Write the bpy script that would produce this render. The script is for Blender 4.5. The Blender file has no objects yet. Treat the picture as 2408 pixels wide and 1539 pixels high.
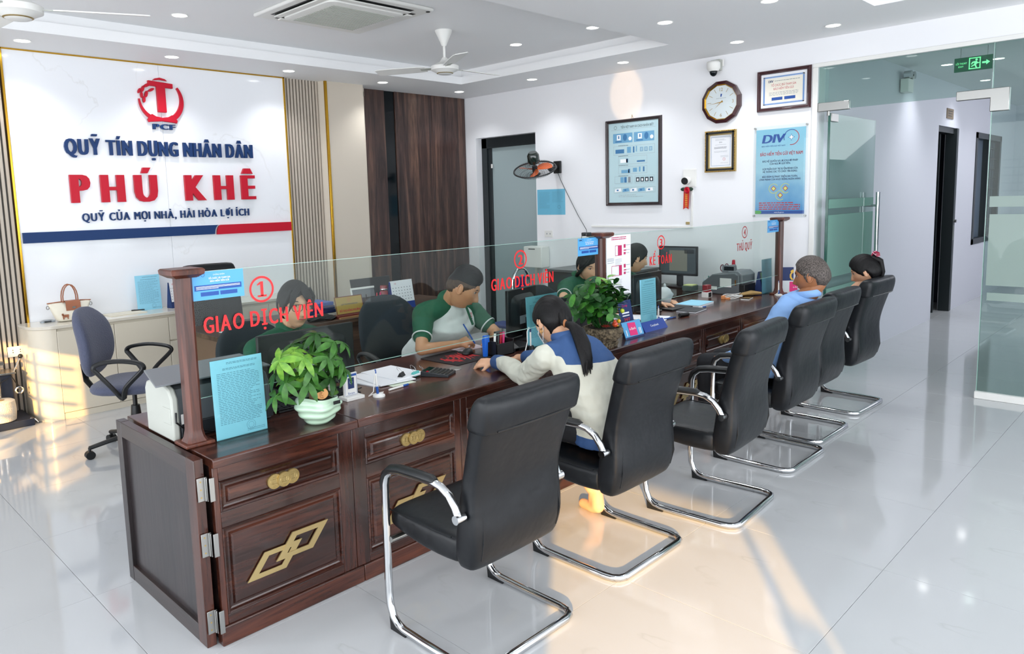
import bpy, bmesh, math, random
from math import sin, cos, pi, radians, atan2, sqrt
from mathutils import Vector, Matrix
random.seed(7)
SC = bpy.context.scene
C = SC.collection
# ---------------------------------------------------------------- camera
def Rz(t): return Matrix.Rotation(t, 3, 'Z')
def Rx(t): return Matrix.Rotation(t, 3, 'X')
cam_d = bpy.data.cameras.new('camera'); cam = bpy.data.objects.new('camera', cam_d); C.objects.link(cam)
cam.matrix_world = Matrix.Translation((0, 0, 1.65)) @ (Rz(-0.78080902) @ Rx(pi/2-0.12220809) @ Rz(-0.02837648)).to_4x4()
cam_d.sensor_width = 36; cam_d.lens = 1728.998/2408*36
cam_d.shift_x = (1204-1139.18)/2408; cam_d.shift_y = (683.11-769.5)/2408
cam_d.clip_start = .05
SC.camera = cam
# ---------------------------------------------------------------- light
SC.view_settings.view_transform = 'Standard'; SC.view_settings.look = 'None'
SC.view_settings.gamma = 1; SC.view_settings.use_curve_mapping = False
SC.view_settings.exposure = 0.42
W = bpy.data.worlds.new('world'); SC.world = W; W.use_nodes = True
W.node_tree.nodes['Background'].inputs[0].default_value = (.86, .93, 1, 1)
W.node_tree.nodes['Background'].inputs[1].default_value = 1.0
def area(name, loc, rot, sx, sy, power, col=(1, 1, 1), spread=pi):
    l = bpy.data.lights.new(name, 'AREA'); l.shape = 'RECTANGLE'; l.size = sx; l.size_y = sy; l.energy = power; l.color = col; l.spread = spread
    o = bpy.data.objects.new(name, l); C.objects.link(o); o.location = loc; o.rotation_euler = rot; return o
sd = bpy.data.lights.new('sun', 'SUN'); sd.energy = 8; sd.angle = radians(.35); sd.color = (1, .56, .16)
sun = bpy.data.objects.new('sun', sd); C.objects.link(sun)
SUN = Vector((.785, .62, -.2564)).normalized()
sun.rotation_euler = SUN.to_track_quat('-Z', 'Y').to_euler()
DAY = (.93, .96, 1)
area('fill_front', (2.6, -3.6, 1.5), (radians(90), 0, 0), 11, 2.7, 250, DAY)  # added fill lamp in front of the solid wall behind the camera
area('daylight_side', (-3.2, 1.6, 1.5), (radians(90), 0, radians(-90)), 10, 2.6, 200, DAY)
area('fill_corridor', (12, .2, 2.6), (radians(40), 0, 0), 6, 1.2, 42, (.92, .94, 1))  # unseen fill lamp, added to brighten the closed corridor
gd_ = bpy.data.lights.new('sun_glint', 'SPOT'); gd_.energy = 2600; gd_.color = (1, .62, .30); gd_.spot_size = radians(2.0); gd_.spot_blend = .35; gd_.shadow_soft_size = .02  # added spot outside the facade, stands in for sunlight bounced onto the wall
gl0 = bpy.data.objects.new('sun_glint', gd_); C.objects.link(gl0); gl0.location = (-4.5, -3.6, 1.2); gl0.rotation_euler = (Vector((6.65, 4.52, 2.70))-gl0.location).to_track_quat('-Z', 'Y').to_euler(); gl0.scale = (.75, 1.25, 1)
# ---------------------------------------------------------------- helpers
def lin(c):
    if isinstance(c, str):
        c = [int(c[i:i+2], 16)/255 for i in (0, 2, 4)]
    return tuple(x/12.92 if x <= .04045 else ((x+.055)/1.055)**2.4 for x in c[:3])+(1,)
def mat(name, col, rough=.5, metal=0, spec=.5, bump=None, bscale=60, bstr=.1, var=None, vscale=8, coat=0, emit=0, alpha=1, sheen=0):
    m = bpy.data.materials.new(name); m.use_nodes = True; nt = m.node_tree; N = nt.nodes; L = nt.links
    b = N['Principled BSDF']; c = lin(col)
    b.inputs['Base Color'].default_value = c; b.inputs['Roughness'].default_value = rough; b.inputs['Metallic'].default_value = metal
    b.inputs['Specular IOR Level'].default_value = spec; b.inputs['Coat Weight'].default_value = coat; b.inputs['Coat Roughness'].default_value = .08
    b.inputs['Sheen Weight'].default_value = sheen
    if emit:
        b.inputs['Emission Color'].default_value = c; b.inputs['Emission Strength'].default_value = emit
    tc = N.new('ShaderNodeTexCoord')
    if var is not None:
        n = N.new('ShaderNodeTexNoise'); n.inputs['Scale'].default_value = vscale; n.inputs['Detail'].default_value = 5
        r = N.new('ShaderNodeValToRGB'); r.color_ramp.elements[0].position = .35; r.color_ramp.elements[1].position = .68
        r.color_ramp.elements[0].color = c; r.color_ramp.elements[1].color = lin(var)
        L.new(tc.outputs['Object'], n.inputs['Vector']); L.new(n.outputs['Fac'], r.inputs['Fac']); L.new(r.outputs['Color'], b.inputs['Base Color'])
    if bump:
        n = N.new('ShaderNodeTexNoise' if bump == 'noise' else 'ShaderNodeTexVoronoi' if bump == 'vor' else 'ShaderNodeTexWave')
        n.inputs['Scale'].default_value = bscale
        bp = N.new('ShaderNodeBump'); bp.inputs['Strength'].default_value = bstr; bp.inputs['Distance'].default_value = .01
        L.new(tc.outputs['Object'], n.inputs['Vector']); L.new(n.outputs[0], bp.inputs['Height']); L.new(bp.outputs['Normal'], b.inputs['Normal'])
    return m
def wood(name, c1, c2, c3, axis='X', rough=.3, scale=9, coat=.3, stretch=.08, co='Object'):
    """grain: stretched noise driving a 3 colour ramp, fine pores and a slow band"""
    m = bpy.data.materials.new(name); m.use_nodes = True; nt = m.node_tree; N = nt.nodes; L = nt.links; b = N['Principled BSDF']
    b.inputs['Roughness'].default_value = rough; b.inputs['Coat Weight'].default_value = coat; b.inputs['Coat Roughness'].default_value = .1
    tc = N.new('ShaderNodeTexCoord'); mp = N.new('ShaderNodeMapping')
    s = [1, 1, 1]; s['XYZ'.index(axis)] = stretch; mp.inputs['Scale'].default_value = s
    L.new(tc.outputs[co], mp.inputs['Vector'])
    n = N.new('ShaderNodeTexNoise'); n.inputs['Scale'].default_value = scale; n.inputs['Detail'].default_value = 7; n.inputs['Roughness'].default_value = .62; n.inputs['Distortion'].default_value = .9
    L.new(mp.outputs[0], n.inputs['Vector'])
    r = N.new('ShaderNodeValToRGB'); e = r.color_ramp.elements; e[0].position = .3; e[0].color = lin(c1); e[1].position = .72; e[1].color = lin(c3)
    k = e.new(.5); k.color = lin(c2); L.new(n.outputs['Fac'], r.inputs['Fac'])
    n2 = N.new('ShaderNodeTexNoise'); n2.inputs['Scale'].default_value = scale*9; n2.inputs['Detail'].default_value = 3; L.new(mp.outputs[0], n2.inputs['Vector'])
    r2 = N.new('ShaderNodeValToRGB'); r2.color_ramp.elements[0].position = .36; r2.color_ramp.elements[1].position = .52; r2.color_ramp.elements[0].color = (.35, .35, .35, 1)
    L.new(n2.outputs['Fac'], r2.inputs['Fac'])
    mx = N.new('ShaderNodeMix'); mx.data_type = 'RGBA'; mx.blend_type = 'MULTIPLY'; mx.inputs[0].default_value = .6
    L.new(r.outputs[0], mx.inputs[6]); L.new(r2.outputs[0], mx.inputs[7]); L.new(mx.outputs[2], b.inputs['Base Color'])
    bp = N.new('ShaderNodeBump'); bp.inputs['Strength'].default_value = .12; bp.inputs['Distance'].default_value = .004
    L.new(n2.outputs['Fac'], bp.inputs['Height']); L.new(bp.outputs[0], b.inputs['Normal'])
    return m
def marble(name, base, vein, rough, scale=.8, amount=.55, bump=0, cloud=None):
    m = bpy.data.materials.new(name); m.use_nodes = True; nt = m.node_tree; N = nt.nodes; L = nt.links; b = N['Principled BSDF']
    b.inputs['Roughness'].default_value = rough; b.inputs['Specular IOR Level'].default_value = .6
    tc = N.new('ShaderNodeTexCoord'); mp = N.new('ShaderNodeMapping'); mp.inputs['Rotation'].default_value = (.5, .6, .7); L.new(tc.outputs['Object'], mp.inputs['Vector'])
    w = N.new('ShaderNodeTexNoise'); w.inputs['Scale'].default_value = scale; w.inputs['Detail'].default_value = 6; w.inputs['Distortion'].default_value = 1.2; w.inputs['Roughness'].default_value = .5
    L.new(mp.outputs[0], w.inputs['Vector'])
    # thin veins where the noise crosses .5
    s = N.new('ShaderNodeMath'); s.operation = 'SUBTRACT'; s.inputs[1].default_value = .5; L.new(w.outputs['Fac'], s.inputs[0])
    a = N.new('ShaderNodeMath'); a.operation = 'ABSOLUTE'; L.new(s.outputs[0], a.inputs[0])
    r = N.new('ShaderNodeValToRGB'); r.color_ramp.elements[0].position = .0; r.color_ramp.elements[0].color = (1, 1, 1, 1); r.color_ramp.elements[1].position = .006; r.color_ramp.elements[1].color = (0, 0, 0, 1)
    L.new(a.outputs[0], r.inputs['Fac'])
    n2 = N.new('ShaderNodeTexNoise'); n2.inputs['Scale'].default_value = 1.6; L.new(tc.outputs['Object'], n2.inputs['Vector'])
    r2 = N.new('ShaderNodeValToRGB'); r2.color_ramp.elements[0].position = .5; r2.color_ramp.elements[1].position = .62; L.new(n2.outputs['Fac'], r2.inputs['Fac'])
    mu = N.new('ShaderNodeMath'); mu.operation = 'MULTIPLY'; L.new(r.outputs[0], mu.inputs[0]); L.new(r2.outputs[0], mu.inputs[1])
    mu2 = N.new('ShaderNodeMath'); mu2.operation = 'MULTIPLY'; mu2.inputs[1].default_value = amount; L.new(mu.outputs[0], mu2.inputs[0])
    mx = N.new('ShaderNodeMix'); mx.data_type = 'RGBA'; mx.inputs[6].default_value = lin(base); mx.inputs[7].default_value = lin(vein)
    L.new(mu2.outputs[0], mx.inputs[0])
    if cloud:
        n3 = N.new('ShaderNodeTexNoise'); n3.inputs['Scale'].default_value = 1.1; n3.inputs['Detail'].default_value = 3; L.new(mp.outputs[0], n3.inputs['Vector'])
        m3 = N.new('ShaderNodeMix'); m3.data_type = 'RGBA'; m3.inputs[6].default_value = lin(base); m3.inputs[7].default_value = lin(cloud)
        L.new(n3.outputs['Fac'], m3.inputs[0]); L.new(m3.outputs[2], mx.inputs[6])
    L.new(mx.outputs[2], b.inputs['Base Color'])
    if bump:
        n4 = N.new('ShaderNodeTexNoise'); n4.inputs['Scale'].default_value = 1.5; n4.inputs['Detail'].default_value = 1; L.new(tc.outputs['Object'], n4.inputs['Vector'])
        bp = N.new('ShaderNodeBump'); bp.inputs['Strength'].default_value = bump; bp.inputs['Distance'].default_value = .02; L.new(n4.outputs['Fac'], bp.inputs['Height']); L.new(bp.outputs[0], b.inputs['Normal'])
    return m
def glass(name, tint, refl=1.0, ior=1.45, rough=0, frost=0, fcol=None):
    m = bpy.data.materials.new(name); m.use_nodes = True; nt = m.node_tree; N = nt.nodes; L = nt.links
    N.remove(N['Principled BSDF']); out = [n for n in N if n.type == 'OUTPUT_MATERIAL'][0]
    t = N.new('ShaderNodeBsdfTransparent'); t.inputs[0].default_value = lin(tint)
    g = N.new('ShaderNodeBsdfGlossy'); g.inputs['Roughness'].default_value = rough
    f = N.new('ShaderNodeFresnel'); ge = N.new('ShaderNodeNewGeometry')
    mi = N.new('ShaderNodeMix'); mi.inputs[2].default_value = ior; mi.inputs[3].default_value = 1/ior; L.new(ge.outputs['Backfacing'], mi.inputs[0]); L.new(mi.outputs[0], f.inputs['IOR'])
    mu = N.new('ShaderNodeMath'); mu.operation = 'MULTIPLY'; mu.inputs[1].default_value = refl; L.new(f.outputs[0], mu.inputs[0])
    mx = N.new('ShaderNodeMixShader'); L.new(mu.outputs[0], mx.inputs[0]); L.new(g.outputs[0], mx.inputs[2])
    if frost:
        d = N.new('ShaderNodeBsdfTranslucent'); d.inputs[0].default_value = lin(fcol or tint)
        d2 = N.new('ShaderNodeBsdfDiffuse'); d2.inputs[0].default_value = lin(fcol or tint)
        md = N.new('ShaderNodeMixShader'); md.inputs[0].default_value = .55; L.new(d.outputs[0], md.inputs[1]); L.new(d2.outputs[0], md.inputs[2])
        m2 = N.new('ShaderNodeMixShader'); m2.inputs[0].default_value = frost; L.new(t.outputs[0], m2.inputs[1]); L.new(md.outputs[0], m2.inputs[2]); L.new(m2.outputs[0], mx.inputs[1])
    else:
        L.new(t.outputs[0], mx.inputs[1])
    L.new(mx.outputs[0], out.inputs['Surface'])
    return m
# ---- mesh builder ---------------------------------------------------------
_txt = {}
TMP = bpy.data.scenes.new('tmp')
def evaluated_mesh(o):
    TMP.collection.objects.link(o)
    with bpy.context.temp_override(scene=TMP, view_layer=TMP.view_layers[0]):
        dg = bpy.context.evaluated_depsgraph_get(); dg.update(); return bpy.data.meshes.new_from_object(o.evaluated_get(dg))
def glyph(body, bold=.0):
    k = (body, bold)
    if k not in _txt:
        c = bpy.data.curves.new('t', 'FONT'); c.body = body; c.offset = bold; c.resolution_u = 3; c.fill_mode = 'BOTH'
        o = bpy.data.objects.new('t', c); me = evaluated_mesh(o)
        V = [(v.co.x, v.co.y) for v in me.vertices]; F = [tuple(p.vertices) for p in me.polygons]
        ec = {}
        for f in F:
            for i in range(len(f)):
                e = (f[i], f[(i+1) % len(f)]); ec[e] = 1
        E = [e for e in ec if (e[1], e[0]) not in ec]
        bpy.data.objects.remove(o); bpy.data.meshes.remove(me); bpy.data.curves.remove(c)
        _txt[k] = (V, F, E)
    return _txt[k]
class MB:
    def __init__(s): s.v = []; s.f = []; s.m = []; s.k = 0
    def add(s, v, f, k=None):
        n = len(s.v); s.v += [tuple(p) for p in v]; s.f += [tuple(i+n for i in q) for q in f]; s.m += [s.k if k is None else k]*len(f); return s
    def box(s, x0, x1, y0, y1, z0, z1, M=None):
        v = [(x, y, z) for x in (x0, x1) for y in (y0, y1) for z in (z0, z1)]
        if M: v = [M @ Vector(p) for p in v]
        return s.add(v, [(0, 1, 3, 2), (4, 6, 7, 5), (0, 4, 5, 1), (2, 3, 7, 6), (0, 2, 6, 4), (1, 5, 7, 3)])
    def loft(s, rings, caps=True, closed=False):
        n = len(rings[0]); v = [p for r in rings for p in r]; f = []
        m = len(rings)
        for i in range(m if closed else m-1):
            j = (i+1) % m
            for k in range(n):
                l = (k+1) % n; f.append((i*n+k, i*n+l, j*n+l, j*n+k))
        if caps and not closed: f.append(tuple(range(n-1, -1, -1))); f.append(tuple((m-1)*n+k for k in range(n)))
        return s.add(v, f)
    def tube(s, pts, r, seg=8, closed=False, caps=True, flat=None):
        pts = [Vector(p) for p in pts]; n = len(pts); rings = []; up = None
        for i, p in enumerate(pts):
            a = pts[(i-1) % n] if (closed or i > 0) else p; b = pts[(i+1) % n] if (closed or i < n-1) else p
            t = (b-a).normalized() if (b-a).length > 1e-9 else Vector((0, 0, 1))
            if up is None: up = Vector((0, 0, 1)) if abs(t.z) < .9 else Vector((1, 0, 0))
            x = t.cross(up); x = x.normalized() if x.length > 1e-6 else t.orthogonal().normalized(); y = x.cross(t); up = y
            rr = r[i] if isinstance(r, (list, tuple)) else r
            ra, rb = (rr if isinstance(rr, (list, tuple)) else (rr, rr))
            rings.append([p+x*cos(2*pi*k/seg)*ra+y*sin(2*pi*k/seg)*rb for k in range(seg)])
        return s.loft(rings, caps, closed)
    def cyl(s, p0, p1, r0, r1=None, seg=16): return s.tube([p0, p1], [r0, r0 if r1 is None else r1], seg)
    def lathe(s, prof, c=(0, 0, 0), seg=24, M=None, sx=1, sy=1):
        rings = []
        for r, z in prof:
            q = [(c[0]+r*cos(2*pi*k/seg)*sx, c[1]+r*sin(2*pi*k/seg)*sy, c[2]+z) for k in range(seg)]
            if M: q = [M @ Vector(p) for p in q]
            rings.append(q)
        return s.loft(rings)
    def prism(s, poly, d0, d1, plane='XZ', M=None):
        n = len(poly); f3 = {'XZ': lambda a, b, d: (a, d, b), 'XY': lambda a, b, d: (a, b, d), 'YZ': lambda a, b, d: (d, a, b)}[plane]
        v = [f3(a, b, d0) for a, b in poly]+[f3(a, b, d1) for a, b in poly]
        if M: v = [M @ Vector(p) for p in v]
        f = [tuple(range(n)), tuple(range(2*n-1, n-1, -1))]+[(i, n+i, n+(i+1) % n, (i+1) % n) for i in range(n)]
        return s.add(v, f)
    def ell(s, c, r, M=None, nu=12, nv=8):
        v = []; f = []
        for i in range(nv+1):
            t = pi*i/nv
            for k in range(nu):
                p = Vector((r[0]*sin(t)*cos(2*pi*k/nu), r[1]*sin(t)*sin(2*pi*k/nu), r[2]*cos(t)))
                v.append((M @ p if M else p)+Vector(c))
        for i in range(nv):
            for k in range(nu): f.append((i*nu+k, (i+1)*nu+k, (i+1)*nu+(k+1) % nu, i*nu+(k+1) % nu))
        return s.add(v, f)
    def quad(s, a, b, c, d): return s.add([a, b, c, d], [(0, 1, 2, 3)])
    def text(s, body, o, right, up, h=None, w=None, ext=0, bold=.01, align='L', ref=None):
        """flat or raised lettering; o = lower left corner; h = height of a capital (ref 'H'); w = full width"""
        V, F, E = glyph(body, .0)
        if not V: return s
        x0 = min(p[0] for p in V); x1 = max(p[0] for p in V); capH = .73; x0 -= bold; x1 += bold
        sy = h/capH; sx = (w/(x1-x0)) if w else sy
        o = Vector(o); R = Vector(right).normalized(); U = Vector(up).normalized(); Nn = R.cross(U)
        sh = 0 if align == 'L' else -(x1-x0)*sx/2 if align == 'C' else -(x1-x0)*sx
        for q, dx in enumerate((-1, -.33, .33, 1) if bold > .015 else (0,)):
            P = [o+R*((p[0]+dx*bold-x0)*sx+sh)+U*(p[1]*sy)+Nn*(ext+q*.00004) for p in V]
            s.add(P, F)
            if ext:
                n = len(V); Q = [p-Nn*ext for p in P]; s.add(P+Q, [(a, a+n, b+n, b) for a, b in E])
        return s
def crv(pts, n=4, closed=False):
    P = [Vector(p) for p in pts]; N = len(P); out = []
    for i in range(N if closed else N-1):
        a, b, c_, d = (P[(i-1) % N] if closed or i else P[0]), P[i], P[(i+1) % N], (P[(i+2) % N] if closed or i < N-2 else P[-1])
        for k in range(n):
            t = k/n; out.append(.5*((2*b)+(c_-a)*t+(2*a-5*b+4*c_-d)*t*t+(3*b-a-3*c_+d)*t**3))
    return out if closed else out+[P[-1]]
def children(o): return [c for c in bpy.data.objects if c.parent == o]
def obj(name, mb, m, parent=None, loc=None, smooth=35, bevel=0, bseg=2, rel=True, sub=0):
    """link the builder as one mesh; vertices in world coordinates are made relative to the parent's location when rel"""
    me = bpy.data.meshes.new(name)
    off = Vector((0, 0, 0))
    if parent is not None and rel:
        p = parent
        while p is not None: off += p.location; p = p.parent
    if loc is not None: off += Vector(loc)
    me.from_pydata([Vector(p)-off for p in mb.v], [], mb.f)
    ms = m if isinstance(m, (list, tuple)) else [m]
    for q in ms: me.materials.append(q)
    if len(ms) > 1:
        me.polygons.foreach_set('material_index', mb.m)
    me.update()
    bm = bmesh.new(); bm.from_mesh(me); bmesh.ops.recalc_face_normals(bm, faces=bm.faces) if not getattr(mb, 'flat', False) else None
    bm.to_mesh(me); bm.free()
    if smooth:
        me.polygons.foreach_set('use_smooth', [True]*len(me.polygons)); me.set_sharp_from_angle(angle=radians(smooth))
    o = bpy.data.objects.new(name, me); C.objects.link(o)
    if parent is not None: o.parent = parent
    if loc is not None: o.location = loc
    if bevel:
        b = o.modifiers.new('bevel', 'BEVEL'); b.width = bevel; b.segments = bseg; b.limit_method = 'ANGLE'; b.angle_limit = radians(40)
    if sub:
        b = o.modifiers.new('sub', 'SUBSURF'); b.levels = sub; b.render_levels = sub
    return o
def tag(o, label, cat, group=None, kind=None):
    if label: o['label'] = label
    if cat: o['category'] = cat
    if group: o['group'] = group
    if kind: o['kind'] = kind
    return o
def thing(name, label, cat, loc=(0, 0, 0), rz=0, group=None):
    o = bpy.data.objects.new(name, None); C.objects.link(o); o.location = loc; o.rotation_euler = (0, 0, rz); o.empty_display_size = .1
    return tag(o, label, cat, group)
def struct(name, mb, m, **k): o = obj(name, mb, m, **k); o['kind'] = 'structure'; return o
def dup(o, parent=None):
    c = o.copy(); C.objects.link(c); c.parent = parent
    for ch in children(o): dup(ch, c)
    return c
def B(*a): return MB().box(*a)
def frame_of(P, R, U):
    """matrix from local (x right, y up, z out) on a plane"""
    R = Vector(R).normalized(); U = Vector(U).normalized(); Nn = R.cross(U)
    return Matrix(((R.x, U.x, Nn.x, P[0]), (R.y, U.y, Nn.y, P[1]), (R.z, U.z, Nn.z, P[2]), (0, 0, 0, 1)))
class Print:
    """flat print on a sheet: each colour its own thin part"""
    def __init__(s, P, R, U): s.M = frame_of(P, R, U); s.R = R; s.U = U; s.d = {}
    def mb(s, m): return s.d.setdefault(m.name, (m, MB()))[1]
    def rect(s, m, x0, y0, x1, y1, z=.0006):
        mb = s.mb(m); mb.add([s.M @ Vector(p) for p in ((x0, y0, z), (x1, y0, z), (x1, y1, z), (x0, y1, z))], [(0, 1, 2, 3)])
    def poly(s, m, pts, z=.0007): s.mb(m).add([s.M @ Vector((a, b, z)) for a, b in pts], [tuple(range(len(pts)))])
    def frame(s, m, x0, y0, x1, y1, t, z=.0007):
        s.rect(m, x0, y0, x1, y0+t, z); s.rect(m, x0, y1-t, x1, y1, z); s.rect(m, x0, y0, x0+t, y1, z); s.rect(m, x1-t, y0, x1, y1, z)
    def ring(s, m, x, y, r, t, z=.0008, n=28, a0=0, a1=2*pi, sx=1):
        v = []; f = []
        for i in range(n+1):
            a = a0+(a1-a0)*i/n; v += [s.M @ Vector((x+r*cos(a)*sx, y+r*sin(a), z)), s.M @ Vector((x+(r-t)*cos(a)*sx, y+(r-t)*sin(a), z))]
        for i in range(n): f.append((2*i, 2*i+2, 2*i+3, 2*i+1))
        s.mb(m).add(v, f)
    def text(s, m, body, x, y, h, w=None, align='C', bold=.01, z=.0010):
        s.mb(m).text(body, s.M @ Vector((x, y, z)), s.R, s.U, h=h, w=w, bold=bold, align=align)
    def lines(s, m, x0, x1, ys, t, seed=1, ragged=True, gap=.16):
        rr = random.Random(seed)
        for y in ys:
            x = x0; end = x1-(rr.random()*.3*(x1-x0) if ragged and rr.random() < .35 else 0)
            while x < end:
                l = min((x1-x0)*rr.uniform(.04, .12), end-x); s.rect(m, x, y, x+l, y+t); x += l+(x1-x0)*gap*.12
    def build(s, parent, names=None):
        for k, (m, mb) in s.d.items():
            mb.flat = True; obj('print' if not names else names, mb, m, parent, smooth=0)
# ---------------------------------------------------------------- materials
M_ = {}
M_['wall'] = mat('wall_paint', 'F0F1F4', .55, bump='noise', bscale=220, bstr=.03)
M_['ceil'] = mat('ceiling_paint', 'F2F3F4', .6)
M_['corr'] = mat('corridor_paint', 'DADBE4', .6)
M_['tile'] = marble('porcelain_tile', 'BEC0C2', '9C9D9A', .07, .45, .45, bump=.06, cloud='B5B8BA')
M_['grout'] = mat('grout', '8B8B86', .8)
M_['marble'] = marble('marble_panel', 'F0F2F6', 'C4C0B8', .1, .55, .22)
M_['gold'] = mat('gold_trim', 'C89A35', .22, 1)
M_['slat'] = mat('taupe_slat', 'BBB0A2', .5)
M_['slatgap'] = mat('dark_groove', '54514D', .7)
M_['beige'] = mat('beige_laminate', 'C9BFB0', .4, bump='noise', bscale=300, bstr=.02)
M_['walnut'] = wood('walnut_panel', '221613', '45302B', '785A49', 'Z', .35, 11, .1, .06)
M_['blackglass'] = mat('black_glass', '081014', .08, spec=.3)
M_['rose'] = wood('polished_rosewood', '1C0C08', '3E2018', '6B3A28', 'X', .24, 8, .25, .09)
M_['rosev'] = wood('polished_rosewood_upright', '1C0C08', '3E2018', '683828', 'Z', .24, 8, .25, .09)
M_['rosey'] = wood('polished_rosewood_side', '1E1412', '2E211F', '3F2F29', 'Y', .3, 7, .25, .1)
M_['panelflat'] = wood('flat_stained_panel', '1E1818', '282122', '332A2A', 'Z', .35, 5, .2, .12)
M_['brass'] = mat('worn_brass', 'B59F6A', .38, .85, bump='noise', bscale=200, bstr=.1)
M_['brassflat'] = mat('brass_inlay', 'BBA573', .34, .75)
M_['steel'] = mat('brushed_steel', 'A4A4A1', .3, 1)
M_['postwood'] = wood('post_wood', '2A120B', '582C1E', '7C4430', 'Z', .38, 8, .1, .09)
M_['chrome'] = mat('chrome', 'D4D6D8', .09, 1)
M_['leather'] = mat('black_leather', '0A0E13', .40, bump='noise', bscale=14, bstr=.35, spec=.4)
M_['black'] = mat('black_plastic', '121416', .4)
M_['darkplast'] = mat('dark_plastic', '23272B', .45)
M_['white'] = mat('white_plastic', 'E8E8E4', .4)
M_['offwhite'] = mat('offwhite_plastic', 'B4B7AF', .45)
M_['grey'] = mat('grey_plastic', '767A7E', .45)
M_['midgrey'] = mat('mid_grey_plastic', '5B6063', .4)
M_['cream'] = mat('cream_lacquer', 'D8D0BE', .3, coat=.2)
M_['glass'] = glass('clear_glass', 'F1F6F4', .35)
M_['glassedge'] = mat('glass_edge', '9FC3B8', .1, coat=.5)
M_['gglass'] = glass('green_door_glass', 'DFEBE7', .6)
M_['frost'] = glass('frosted_green_glass', 'A9CFC2', .5, frost=.93, fcol='9CCABB')
M_['frost2'] = glass('frosted_grey_glass', 'C3D3CC', .5, frost=.88, fcol='C4D5CE')
M_['red'] = mat('red_acrylic', 'BE0F2A', .4, spec=.25)
M_['redv'] = mat('red_vinyl', 'E0141B', .4)
M_['blue'] = mat('blue_acrylic', '143566', .4, spec=.25)
M_['sheetblue'] = mat('light_blue_paper', '93D4EC', .5)
M_['cardblue'] = mat('sky_blue_card', '56A9E2', .45)
M_['bluebar'] = mat('blue_print', '1C50A0', .5)
M_['navy'] = mat('navy_print', '1E3264', .5)
M_['inkd'] = mat('dark_ink', '2B3540', .6)
M_['ink'] = mat('blue_grey_ink', '5E8FA6', .6)
M_['inkg'] = mat('grey_ink', '8E959B', .6)
M_['inkw'] = mat('white_ink', 'F4F7F9', .6)
M_['inkr'] = mat('red_ink', 'C8404A', .6)
M_['paper'] = mat('white_paper', 'EDEFF3', .6)
M_['pink'] = mat('pink_print', 'E2317B', .5)
M_['light'] = mat('downlight_lens', 'FFFFFF', .5, emit=7)
M_['framedark'] = mat('dark_brown_frame', '2A1C1E', .25, coat=.4)
M_['framered'] = mat('mahogany_frame', '3E1A1F', .25, coat=.4)
M_['doorframe'] = mat('anthracite_aluminium', '1F2629', .35)
M_['doorglass'] = mat('frosted_door_pane', 'A3B3B5', .25)
M_['fabric'] = mat('slate_blue_fabric', '4B5066', .85, bump='vor', bscale=120, bstr=.25, sheen=.2)
# ---------------------------------------------------------------- room
XW, YW, ZC = 6.65, 6.98, 2.94
fl = MB().box(-3.6, 15.2, -4.4, 7.2, -.06, -.004); floor = struct('floor', fl, M_['grout'])
xs = [.886+.8185*(i-5) for i in range(24)]; ys = [.952+.7955*(j-5) for j in range(13)]
proto = {}
k = 0
for i in range(len(xs)-1):
    for j in range(len(ys)-1):
        x0, x1, y0, y1 = xs[i], xs[i+1], ys[j], ys[j+1]
        if x0 > 6.7 and (y0 > 2.6 or y1 < -.9): continue
        if x1 > 15: continue
        if not proto:
            g = .0009; o = obj('tile', B(g, .8185-g, g, .7955-g, -.004, 0), M_['tile'], floor, rel=False, smooth=0, bevel=.0006, bseg=1); proto['t'] = o
        else:
            o = proto['t'].copy(); C.objects.link(o); o.parent = floor
        o.location = (x0, y0, random.uniform(-.0002, .0002)); k += 1
# ceiling: soffit pieces, trays
SM = M_['ceil']
def ring(mb, X0, X1, Y0, Y1, x0, x1, y0, y1, z0, z1):
    mb.box(X0, x0, Y0, Y1, z0, z1); mb.box(x1, X1, Y0, Y1, z0, z1); mb.box(x0, x1, Y0, y0, z0, z1); mb.box(x0, x1, y1, Y1, z0, z1)
ce = MB()
ce.box(-3.6, XW, 1.87, 3.50, ZC, 3.02); ring(ce, -3.6, XW, 3.50, 7.2, -2.2, 5.80, 3.50, 6.13, ZC, 3.02); ring(ce, -3.6, XW, -4.4, 1.87, -2.2, 5.82, -3, 1.86, ZC, 3.02)
ce.box(-3.6, XW+.2, -4.4, 7.2, 3.10, 3.2)
for (a, b) in ((3.44, 6.19), (-3.06, 1.92)):
    ring(ce, -3.5, XW, a-.3 if a > 0 else -4, b+.3, -2.26, 5.86, a, b, 3.02, 3.10)
ceiling = struct('ceiling', ce, SM, smooth=0)
struct('ceiling_corridor', B(XW+.2, 15.2, -1.2, 2.7, ZC, 3.05), SM, smooth=0)
# left (logo) wall and right wall
struct('wall_left', MB().box(-3.6, 6.65, 7.02, 7.2, 0, 3.2), M_['wall'], smooth=0)
rw = MB(); rw.box(XW, XW+.2, 6.79, 7.2, 0, 3.2); rw.box(XW, XW+.2, 5.79, 6.79, 2.425, 3.2); rw.box(XW, XW+.2, 2.57, 5.79, 0, 3.2)
rw.box(XW, XW+.2, -1.0, 2.57, 2.72, 3.2); rw.box(XW, XW+.2, -4, -1.0, 0, 3.2)
struct('wall_right', rw, M_['wall'], smooth=0)
struct('trim_1', MB().box(XW-.012, XW, -1, 2.60, 2.70, 2.735).box(XW-.012, XW, 2.555, 2.60, 0, 2.70), M_['white'], bevel=.003)
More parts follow.
